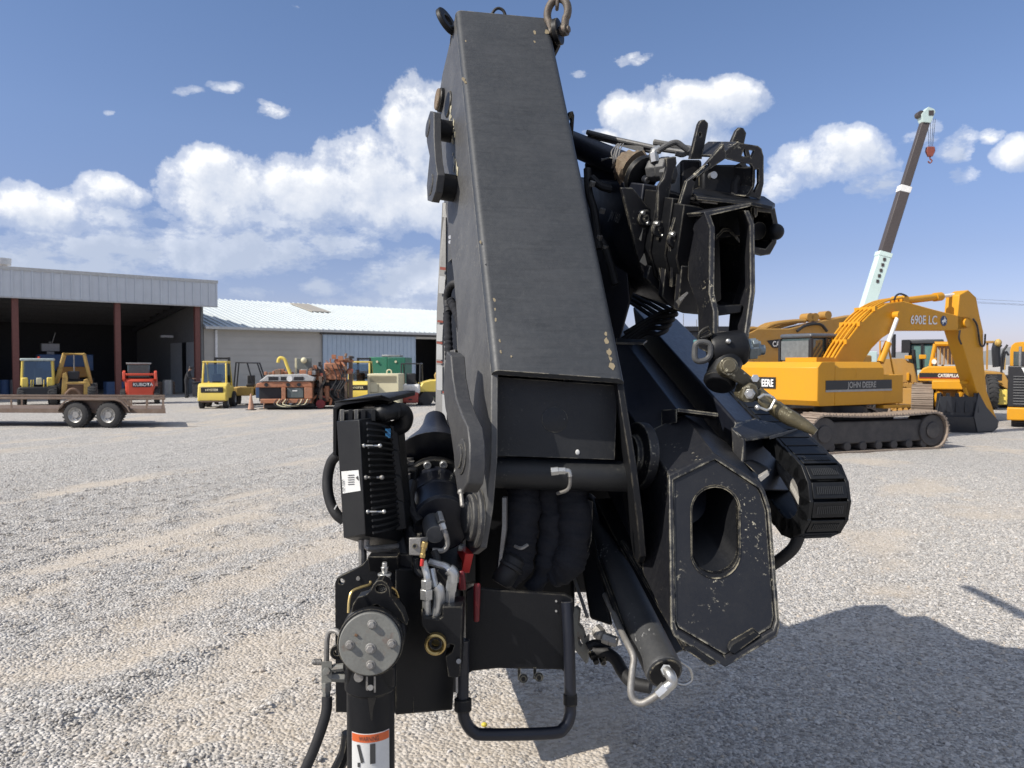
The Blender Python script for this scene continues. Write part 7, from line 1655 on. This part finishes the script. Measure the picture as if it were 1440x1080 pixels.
for (pl, us, par) in ((q1, ((901, 299), (908, 313)), P1), (q2, ((921, 314), (929, 330)), P2), (q3, ((943, 329), (951, 344)), P3)):
    (u0, v0), (u1, v1) = us; p = pl.at((u0 + u1) / 2 + 1, (v0 + v1) / 2)
    mb = MB(); mb.lathe(p, JH, [(0, .033), (.012, .033), (.016, .028), (.016, .012), (.022, .011)], 20); part('boss', K_chip, mb, par, bevel=0)
    for (u, v) in us:
        mb = MB(); b0_ = pl.at(u, v); mb.lathe(b0_, JH, [(0, .010), (.022, .010), (.026, .007)], 8); part('bolt', K_zinc, mb, par, bevel=0)
mb = MB(); mb.plate([q1.at(*q) + JH * .002 for q in ((914, 340), (913, 378), (899, 368))], JH * .001); part('triangle_decal', K_tri, mb, P1, bevel=0)
mb = MB(); mb.plate([q1.at(*q) + JH * .002 for q in ((904, 320), (901, 339), (898, 336), (902, 326))], JH * .001); part('triangle_decal', K_tri, mb, P1, bevel=0)
# numbers chalked on the side of the jib
sdn = (S1[0] - S1[7]).cross(JH).normalized(); sdn = sdn if sdn.x < 0 else -sdn
SJ = Plane(S1[7], sdn)
text('lettering', 'JN 160/', SJ.at(857, 308) + sdn * .003, SJ.at(880, 318) - SJ.at(857, 308), SJ.at(861, 295) - SJ.at(857, 308), .042, K_worn, jb, width=.10)
# box at the end with fork plates
E0 = jp(2.86)
def ep_(Y, pts, name, mat=K_chip, t=.02, holes=(), par=None, bevel=.003, dirv=None):
    pl = jp(Y); mb = MB(); mb.plate([pl.at(*q) for q in pts], (dirv if dirv is not None else -JH * t), [[pl.at(*q) for q in hh] for hh in holes]); return part(name, mat, mb, par or jb, bevel=bevel)
outer = [(990, 300), (1056, 286), (1056, 420), (1040, 432), (1000, 436), (998, 412), (999, 322)]
# left wide fork plate: front edge line in front, rear edge behind
def slab(front, back, t, name, mat=K_chip, par=None):
    a = [W(*q) for q in front]; b = [W(*q) for q in back]; mb = MB(); n = len(a)
    nn = (a[0] - b[0]).cross(a[-1] - a[0]).normalized(); nn = nn if nn.x > 0 else -nn
    vs = a + b + [p + nn * t for p in a] + [p + nn * t for p in b]; fs = []
    for i in range(n - 1):
        fs += [(i, i + 1, n + i + 1, n + i), (2 * n + i, 3 * n + i, 3 * n + i + 1, 2 * n + i + 1), (i, 2 * n + i, 2 * n + i + 1, i + 1), (n + i, n + i + 1, 3 * n + i + 1, 3 * n + i)]
    fs += [(0, n, 3 * n, 2 * n), (n - 1, 3 * n - 1, 4 * n - 1, 2 * n - 1)]
    mb.add(vs, fs); return part(name, mat, mb, par or jb, bevel=.003)
fk = slab([(990, 299, 2.80), (998, 320, 2.80), (997, 412, 2.76), (1003, 438, 2.74), (1003, 500, 2.70)], [(976, 298, 3.0), (968, 330, 3.0), (967, 392, 2.96), (981, 432, 2.92), (982, 490, 2.84)], .020, 'fork_plate')
slab([(1046, 296, 2.80), (1054, 315, 2.80), (1055, 410, 2.76), (1048, 462, 2.73), (1041, 505, 2.70)], [(1036, 296, 3.0), (1040, 325, 3.0), (1040, 395, 2.96), (1026, 440, 2.9), (1022, 490, 2.84)], .018, 'fork_plate')
mb = MB(); a = [W(990, 298, 2.80), W(1057, 285, 2.80), W(1056, 290, 2.80), W(994, 304, 2.80)]; mb.plate(a, V((-.06, .2, .03))); part('fork_top', K_chip, mb, jb, bevel=.003)
ii = [(1000, 345), (1018, 326), (1026, 326), (1044, 346), (1042, 416), (1030, 430), (1016, 432), (1002, 424)]
pl = jp(2.93); mb = MB(); A = [pl.at(*q) for q in ii]; ce = sum(A, V()) / len(A); Bq = [ce + (p - ce) * 1.10 for p in A]; n = len(A)
vs = A + Bq + [p - JH * .25 for p in A] + [p - JH * .25 for p in Bq]; fs = []
for i in range(n):
    j = (i + 1) % n; fs += [(i, j, n + j, n + i), (i, 2 * n + i, 2 * n + j, j), (n + i, n + j, 3 * n + j, 3 * n + i), (2 * n + i, 3 * n + i, 3 * n + j, 2 * n + j)]
mb.add(vs, fs); part('inner_tube', K_chip, mb, jb, bevel=.002)
mb = MB(); mb.plate([p - JH * .24 for p in A], -JH * .02); part('tube_back', K_blk, mb, jb, bevel=0)
mb = MB(); mb.hexa([W(*q) for q in ((1004, 445, 2.78), (1042, 440, 2.78), (1040, 440, 2.92), (985, 445, 2.92), (1002, 430, 2.78), (1044, 428, 2.78), (1040, 428, 2.92), (985, 430, 2.92))]); part('fork_web', K_blk, mb, jb, bevel=.004)
# small box on the right with knob
mb = MB(); o5 = [(1056, 289), (1090, 292), (1095, 318), (1092, 342), (1083, 358), (1070, 360), (1056, 355)]; i5 = [(1060, 297), (1084, 300), (1088, 318), (1085, 340), (1077, 350), (1060, 347)]
pl = jp(2.90); mb.plate([pl.at(*q) for q in o5], -JH * .22, [[pl.at(*q) for q in i5]]); sbx = part('side_box', K_chip, mb, jb, bevel=.002)
mb = MB(); mb.plate([pl.at(*q) - JH * .12 for q in i5], -JH * .01); mb.cyl(pl.at(1074, 326) - JH * .1, pl.at(1074, 326) - JH * .03, .036); part('box_back', K_blk, mb, sbx, bevel=.001)
mb = MB(); mb.sphere(W(1091, 326, 3.0), .032, 14, 10); part('knob', K_blk, mb, sbx, bevel=0)
mb = MB(); mb.plate([pl.at(*q) + JH * .01 for q in ((1058, 288), (1064, 290), (1063, 303), (1060, 306), (1058, 300))], -JH * .03); part('tab', K_chip, mb, sbx, bevel=.001)
# flat roof plate over the box and the guard frame with its openings
mb = MB(); mb.plate([W(*q) for q in ((972, 268, 3.0), (985, 262, 3.2), (1075, 276, 3.25), (1090, 286, 3.0), (1086, 290, 2.9), (1058, 284, 2.86), (980, 276, 2.92))], V((0, 0, -.014))); part('cover_plate', K_blk, mb, jb, bevel=.002)
mb = MB(); mb.plate([W(*q) for q in ((962, 282, 3.02), (1055, 292, 3.02), (1052, 330, 3.02), (962, 340, 3.02))], V((0, .05, 0))); part('bulkhead', K_blk, mb, jb, bevel=.002)
G1, q4 = strap('guard_frame', 3.02, ((1018, 220), (1041, 201), (1066, 205), (1071, 209), (1074, 220), (1074, 258), (1069, 280), (1054, 276), (1047, 276), (1052, 272), (1058, 262), (1059, 236), (1056, 231), (1040, 228), (1020, 223)), t=.014,
    holes=(((1043, 219), (1047, 208), (1050, 221)), ((1053, 211), (1061, 212), (1056.5, 223)), ((1062, 239), (1067, 238), (1067, 258), (1061, 271), (1059, 270), (1062, 256))))
mb = MB(); mb.plate([q4.at(*q) for q in ((1018, 222), (1042, 201), (1038, 199), (1012, 219))], -JH * .20); mb.plate([q4.at(*q) for q in ((1047, 276), (1052, 272), (1058, 262), (1059, 236), (1062, 236), (1061, 264), (1054, 278))], -JH * .15); part('guard_rim', K_chip, mb, G1, bevel=.002)
P, _ = strap('upright_lug', 3.16, ((971, 224), (974, 212), (983, 175), (986, 170), (991, 168), (996, 173), (996, 178), (987, 224)), K_chip, .02, holes=([(984.5 + 1.8 * math.cos(a), 189.5 + 3.2 * math.sin(a)) for a in [i * math.pi / 5 for i in range(10)]],))
P, _ = strap('upright_lug', 3.2, ((1026, 225), (1030, 198), (1036, 184), (1041, 179), (1046, 180), (1050, 187), (1046, 206), (1042, 225)), K_chip, .02, holes=([(1036.5 + 1.6 * math.cos(a), 200 + 2.4 * math.sin(a)) for a in [i * math.pi / 5 for i in range(10)]],))
P, _ = strap('upright_lug', 3.6, ((798, 196), (798, 168), (801, 158), (806, 156), (808, 162), (806, 195)), K_blk, .02, holes=(((800, 172), (803, 164), (804, 172), (802, 182)),))
# tangle of hydraulics behind the straps
random.seed(2)
mb = MB(); mb.bx(*sorted((W(985, 0, 3.2).x, W(1050, 0, 3.2).x)), 3.15, 3.4, W(0, 284, 3.2).z, W(0, 235, 3.2).z); mb.bx(*sorted((W(955, 0, 3.25).x, W(985, 0, 3.25).x)), 3.2, 3.5, W(0, 280, 3.25).z, W(0, 228, 3.25).z); part('valve_stack', K_blk, mb, jb, bevel=.012)
mb = MB(); mb.tube([W(1040, 230, 3.15), W(1045, 245, 3.15), W(1036, 258, 3.15), W(1035, 275, 3.15)], .022, 10, 4); mb.tube([W(1055, 236, 3.12), W(1052, 252, 3.12), W(1050, 275, 3.12)], .02, 8, 3); part('hose', K_rub, mb, jb, bevel=0)
mb = MB(); mb.cyl(W(1000, 248, 3.08), W(1004, 246, 3.05), .014); part('pin', K_zinc, mb, jb, bevel=0)
# extension cylinder on top of the jib
mb = MB(); mb.cyl(W(790, 196, 3.75), W(896, 240, 3.32), pr(18, 3.4), seg=36); xc = part('extension_cylinder', K_navy, mb)
a, b = W(880, 231, 3.36), W(898, 241, 3.30); ax = (b - a).normalized()
mb = MB(); 
random.seed(8)
mb.lathe(a, ax, [(0, .062), (.01, .075), (.05, .085), (.07, .088), (.085, .088)], 20)
for i_, q in enumerate(mb.v): mb.v[i_] = tuple(V(q) + V((0, 0, -1)) * max(0, random.uniform(-.01, .022)) + V((random.uniform(-.006, .006),) * 3))
part('flange_collar', K_rust, mb, xc, bevel=0)
b2_ = W(900, 246, 3.27)
mb = MB(); mb.lathe(b2_, ax, [(0, .085), (.025, .085), (.028, .08)], 28); ff = part('end_flange', K_blk, mb, xc, bevel=.001)
for (u, v) in ((910, 224), (906, 251)):
    mb = MB(); p = W(u, v, 3.24); mb.lathe(p, ax, [(0, .016), (.022, .016), (.024, .014), (.024, .007), (.016, .007), (.016, .001)], 14, caps=False); part('bolt', K_worn, mb, ff, bevel=0)
mb = MB(); mb.lathe(W(914, 240, 3.24), V((.75, -.6, -.05)), [(0, .045), (.03, .052), (.045, .046), (.05, .052), (.085, .050), (.09, .044)], 8); mb.lathe(W(933, 245, 3.19), V((.75, -.6, -.05)), [(0, .044), (.04, .044), (.046, .036), (.05, .03)], 6); part('end_plug', K_side, mb, xc, bevel=.003)
mb = MB(); mb.nut(W(921, 228, 3.18), W(919, 215, 3.18), .020); mb.tube([W(920, 222, 3.18), W(920, 213, 3.18), W(928, 210, 3.18)], .018, 10, 3); el = part('elbow', K_zinc, mb, xc, bevel=.001)
mb = MB(); mb.tube([W(926, 212, 3.17), W(935, 206, 3.17), W(946, 201, 3.17), W(953, 201, 3.17), W(960, 206, 3.17), W(968, 212, 3.17)], .012, 10, 5); mb.tube([W(950, 216, 3.2), W(960, 218, 3.2), W(970, 212, 3.2), W(976, 207, 3.22)], .010, 8, 4); part('steel_pipe', K_side, mb, el, bevel=0)
mb = MB(); mb.tube([W(826, 186, 3.6), W(870, 197, 3.5), W(925, 209, 3.4), W(975, 216, 3.3)], .012, 10, 0); mb.tube([W(830, 190, 3.65), W(920, 212, 3.42)], .016, 8, 0); mb.tube([W(920, 200, 3.5), W(975, 210, 3.4)], .014, 8, 0); rl = part('pipe_rail', K_side, mb, jb, bevel=0)
mb = MB(); mb.hexa([W(*q) for q in ((826, 192, 3.62), (905, 215, 3.42), (905, 212, 3.55), (826, 190, 3.75), (826, 186, 3.62), (905, 207, 3.42), (905, 205, 3.55), (826, 184, 3.75))]); part('rail_channel', K_side, mb, rl, bevel=.002)
random.seed(3)
for k in range(9):     # wire lashing
    v0 = 200 + random.uniform(-2, 2); mb = MB(); u = 867 + random.uniform(-5, 5)
    pts = [W(u + 6, 202, 3.36), W(u + random.uniform(-3, 3), 214, 3.30), W(u + random.uniform(-4, 2), 228, 3.30), W(u - 2, 236, 3.33)] if k < 6 else [W(846, 218 + k, 3.36), W(862, 222, 3.30), W(882, 229 + (k - 7) * 3, 3.29)]
    mb.tube(pts, .0028, 6, 4); part('lashing_wire', K_worn, mb, xc, bevel=0)
# block of dark linkage between boom and jib (support behind)
mb = MB(); mb.hexa([W(*q) for q in ((820, 240, 3.5), (900, 262, 3.35), (905, 280, 3.6), (820, 250, 3.9), (838, 430, 3.5), (905, 400, 3.35), (905, 400, 3.6), (838, 430, 3.9))]) if False else None
mb = MB(); mb.hexa([W(*q) for q in ((822, 228, 3.6), (872, 244, 3.44), (880, 255, 3.9), (822, 240, 4.1), (850, 560, 3.5), (886, 424, 3.36), (896, 392, 3.8), (850, 500, 4.0))]); lk_ = part('linkage', K_navy, mb, bevel=.01)
for pts in (((826, 238, 3.45), (828, 270, 3.42), (836, 300, 3.4), (842, 350, 3.38)), ((832, 250, 3.42), (846, 262, 3.4), (870, 268, 3.38)), ((840, 330, 3.4), (852, 352, 3.38), (866, 400, 3.36))):
    mb = MB(); mb.tube([W(*q) for q in pts], .018, 10, 5); part('hose', K_rub, mb, lk_, bevel=0)
for (u, v) in ((842, 338), (850, 352), (846, 300), (832, 262)):
    mb = MB(); mb.nut(W(u, v, 3.38), W(u + 2, v - 7, 3.37), .014); part('nut', K_worn, mb, lk_, bevel=.001)

# ---- swivel and hook at the fork
mb = MB(); a, b = W(998, 494, 2.73), W(1050, 488, 2.73); ax = (b - a).normalized()
mb.lathe(a, ax, [(.0, .055), (.01, .062), (.1, .064), (.115, .062), (.125, .055)], 36); sw = part('swivel', K_blk, mb, bevel=0, smooth=40)
mb = MB(); mb.cyl(W(1024, 500, 2.73), W(1012, 536, 2.68), .058, .052); mb.lathe(W(1013, 533, 2.68), W(1010, 545, 2.66) - W(1013, 533, 2.68), [(0, .056), (.015, .056), (.03, .045)], 28); part('swivel_neck', K_blk, mb, sw, bevel=.003)
mb = MB(); mb.lathe(W(1007, 539, 2.69), W(1002, 547, 2.68) - W(1007, 539, 2.69), [(0, .040), (.008, .036), (.010, .025)], 24); part('swivel_collar', K_gold, mb, sw, bevel=0)
mb = MB(); mb.sphere(W(1024, 480, 2.665), .010, 10, 8); part('grease_nipple', K_zinc, mb, sw, bevel=0)
mb = MB(); mb.nut(W(1050, 491, 2.73), W(1062, 490, 2.73), .042); mb.nut(W(1062, 490, 2.73), W(1068, 490, 2.73), .03); mb.cyl(W(1068, 492, 2.73), W(1075, 492, 2.73), .018, seg=12)
mb.nut(W(1058, 484, 2.70), W(1066, 483, 2.70), .016); part('pin_nut', paint('blue_grey_zinc', (.22, .26, .28), .4, .4, (.1, .1, .1), scale=25, metallic=.6), mb, sw, bevel=.002)
mb = MB(); mb.tube([W(q[0], q[1], 2.68) for q in ((978, 486), (977, 502), (982, 508), (993, 506), (999, 498), (998, 485), (990, 481), (982, 482))], .0105, 10, 4, closed=True); part('ring_handle', K_side, mb, sw, bevel=0)
mb = MB(); mb.tube([W(983, 478, 2.69), W(984, 468, 2.69), W(996, 460, 2.69), W(1000, 470, 2.69), W(985, 476, 2.69)], .006, 8, 2); mb.hexa([W(*q) for q in ((985, 474, 2.69), (999, 467, 2.69), (999, 467, 2.73), (985, 474, 2.73), (985, 469, 2.69), (998, 462, 2.69), (998, 462, 2.73), (985, 469, 2.73))]); part('latch', K_blk, mb, sw, bevel=.002)
mb = MB(); mb.nut(W(979, 486, 2.69), W(979, 478, 2.69), .010); part('tape', K_teal, mb, sw, bevel=0)
# hook chain: pin, arm, clevis, shank
mb = MB(); mb.cyl(W(1020, 519, 2.64), W(1025, 515, 2.57), .031); mb.lathe(W(1025, 515, 2.57), W(1026, 514, 2.55) - W(1025, 515, 2.57), [(0, .025), (.012, .024), (.015, .02)], 24); hk_ = part('hook', K_gold, mb, sw, bevel=.002)
mb = MB(); A0 = [W(*q) for q in ((1014, 526, 2.60), (1030, 510, 2.60), (1045, 520, 2.60), (1062, 534, 2.59), (1066, 545, 2.59), (1058, 552, 2.59), (1040, 540, 2.60), (1022, 530, 2.60))]; mb.plate(A0, V((.005, .03, 0))); part('hook_arm', K_gold, mb, hk_, bevel=.006) if False else mb.build('arm', K_gold, hk_, bevel=.006)
mb = MB(); mb.plate([W(*q) for q in ((1046, 545, 2.565), (1056, 538, 2.565), (1066, 543, 2.565), (1068, 556, 2.565), (1060, 566, 2.565), (1046, 566, 2.565), (1042, 560, 2.565))], V((0, .09, .01))); mb.plate([W(*q) for q in ((1058, 534, 2.6), (1064, 529, 2.6), (1071, 533, 2.6), (1072, 544, 2.6), (1066, 548, 2.6), (1058, 545, 2.6))], V((0, .06, 0))); mb.build('clevis', K_gold, hk_, bevel=.005)
mb = MB(); mb.nut(W(1055, 553, 2.565), W(1054, 554, 2.545), .018); mb.cyl(W(1054, 554, 2.545), W(1054, 554, 2.537), .011); mb.nut(W(1062, 533, 2.6), W(1062, 532, 2.58), .014); mb.build('clevis_bolt', K_zinc, hk_, bevel=.001)
mb = MB(); mb.tube([W(1066, 553, 2.60), W(1078, 563, 2.58), W(1092, 575, 2.56), W(1108, 586, 2.54), W(1124, 594, 2.52), W(1138, 602, 2.50), W(1147, 608, 2.49)], .027, 18, 6, rf=lambda t, i: (.85 if t < .3 else 1.0) * (1 - .55 * max(0, t - .55) / .45)); mb.build('shank', K_hook, hk_, bevel=0)
mb = MB(); mb.hexa([W(*q) for q in ((1064, 566, 2.54), (1078, 580, 2.53), (1092, 570, 2.58), (1078, 556, 2.60), (1066, 560, 2.535), (1080, 573, 2.525), (1092, 564, 2.57), (1078, 551, 2.59))]); mb.build('block', K_hook, hk_, bevel=.005)
mb = MB(); mb.tube([W(q[0], q[1], 2.525) for q in ((1065, 572), (1078, 577), (1084, 574), (1090, 562), (1086, 558))], .005, 8, 0); mb.tube([W(q[0], q[1], 2.53) for q in ((1066, 560), (1074, 555), (1082, 556), (1087, 560))], .005, 8, 0); mb.sphere(W(1065, 573, 2.525), .010, 8, 6); mb.build('latch_wire', K_zinc, hk_, bevel=0)

# ---- chain, shackle and the lifting forks overhead
SK = thing('shackle', 'rusty bow shackle joining the lifting chain to the top of the black crane', 'shackle', tuple(W(783, 30, 3.5)))
cS = W(784, 18, 3.50); uS = (W(783, -10, 3.5) - W(783, 45, 3.5)).normalized(); sS = V((.83, -.5, -.1)).normalized(); sS = (sS - uS * sS.dot(uS)).normalized()
mb = MB(); pts = []
for k in range(17): a = math.pi * (-.22 + 1.44 * k / 16); pts.append(cS + sS * (.052 * math.cos(a)) + uS * (.062 * math.sin(a)))
pts = [cS + sS * .035 - uS * .085] + pts + [cS - sS * .035 - uS * .085]
mb.tube(pts, .018, 12, 3); mb.build('bow', K_chainm, SK)
pc = cS - uS * .085
mb = MB(); mb.cyl(pc - sS * .075, pc + sS * .06, .015); 
mb.lathe(pc + sS * .035, sS, [(-.014, .026), (.014, .026)], 20); mb.lathe(pc - sS * .035, sS, [(-.014, .026), (.014, .026)], 20); mb.build('pin', K_chainm, SK, bevel=.002)
mb = MB(); c = pc - sS * .095 + uS * .02; mb.lathe(c - V((0, .006, 0)), V((.1, 1, 0)), [(0, .010), (0, .024), (.012, .024), (.012, .010), (0, .010)], 20, caps=False); mb.build('pin_eye', K_chainm, SK, bevel=.001)
CH = thing('lifting_chain', 'short length of rusty chain rising out of the picture from the shackle', 'chain', tuple(cS + uS * .1))
top = cS + uS * .055; FZ = 4.72; st = .055; i = 0; p = top.copy(); fwd = (V((cS.x + .06, cS.y, FZ)) - top).normalized()
while p.z < FZ + .02:
    sd = fwd.cross(V((0, 1, .05))).normalized() if i % 2 else fwd.cross(V((1, 0, 0))).normalized()
    pts = []
    for k in range(16):
        a = 2 * math.pi * k / 16; pts.append(p + sd * (.02 * math.cos(a)) + fwd * (.02 * math.sin(a) + (.017 if math.sin(a) > 0 else -.017)))
    mb = MB(); mb.tube(pts, .0085, 8, 2, closed=True); mb.build('chain_link', K_chainm, CH); p = p + fwd * st; i += 1
fx = p.x
for x, lab in ((fx, 'black steel lifting fork overhead that carries the chain'), (-.68, 'second black steel lifting fork overhead, left of the chain')):
    mb = MB(); mb.hexa([V(q) for q in ((x - .07, 1.2, FZ - .05), (x + .07, 1.2, FZ - .05), (x + .06, 4.55, FZ + .005), (x - .06, 4.55, FZ + .005), (x - .07, 1.2, FZ + .04), (x + .07, 1.2, FZ + .04), (x + .06, 4.55, FZ + .02), (x - .06, 4.55, FZ + .02))])
    mb.bx(x - .07, x + .07, 1.12, 1.199, FZ - .05, FZ + .9); tag(mb.build('lifting_fork', K_blk, bevel=.006), lab, 'fork', 'lifting forks overhead')
# small yellow pebble on the gravel
mb = MB(); mb.sphere(G(681, 1019, .018), .017, 12, 8, (1, .9, .75)); tag(mb.build('pebble', flat('yellow_stone', (.55, .45, .05), .5)), 'small bright yellow pebble lying on the gravel below the step frame', 'pebble')
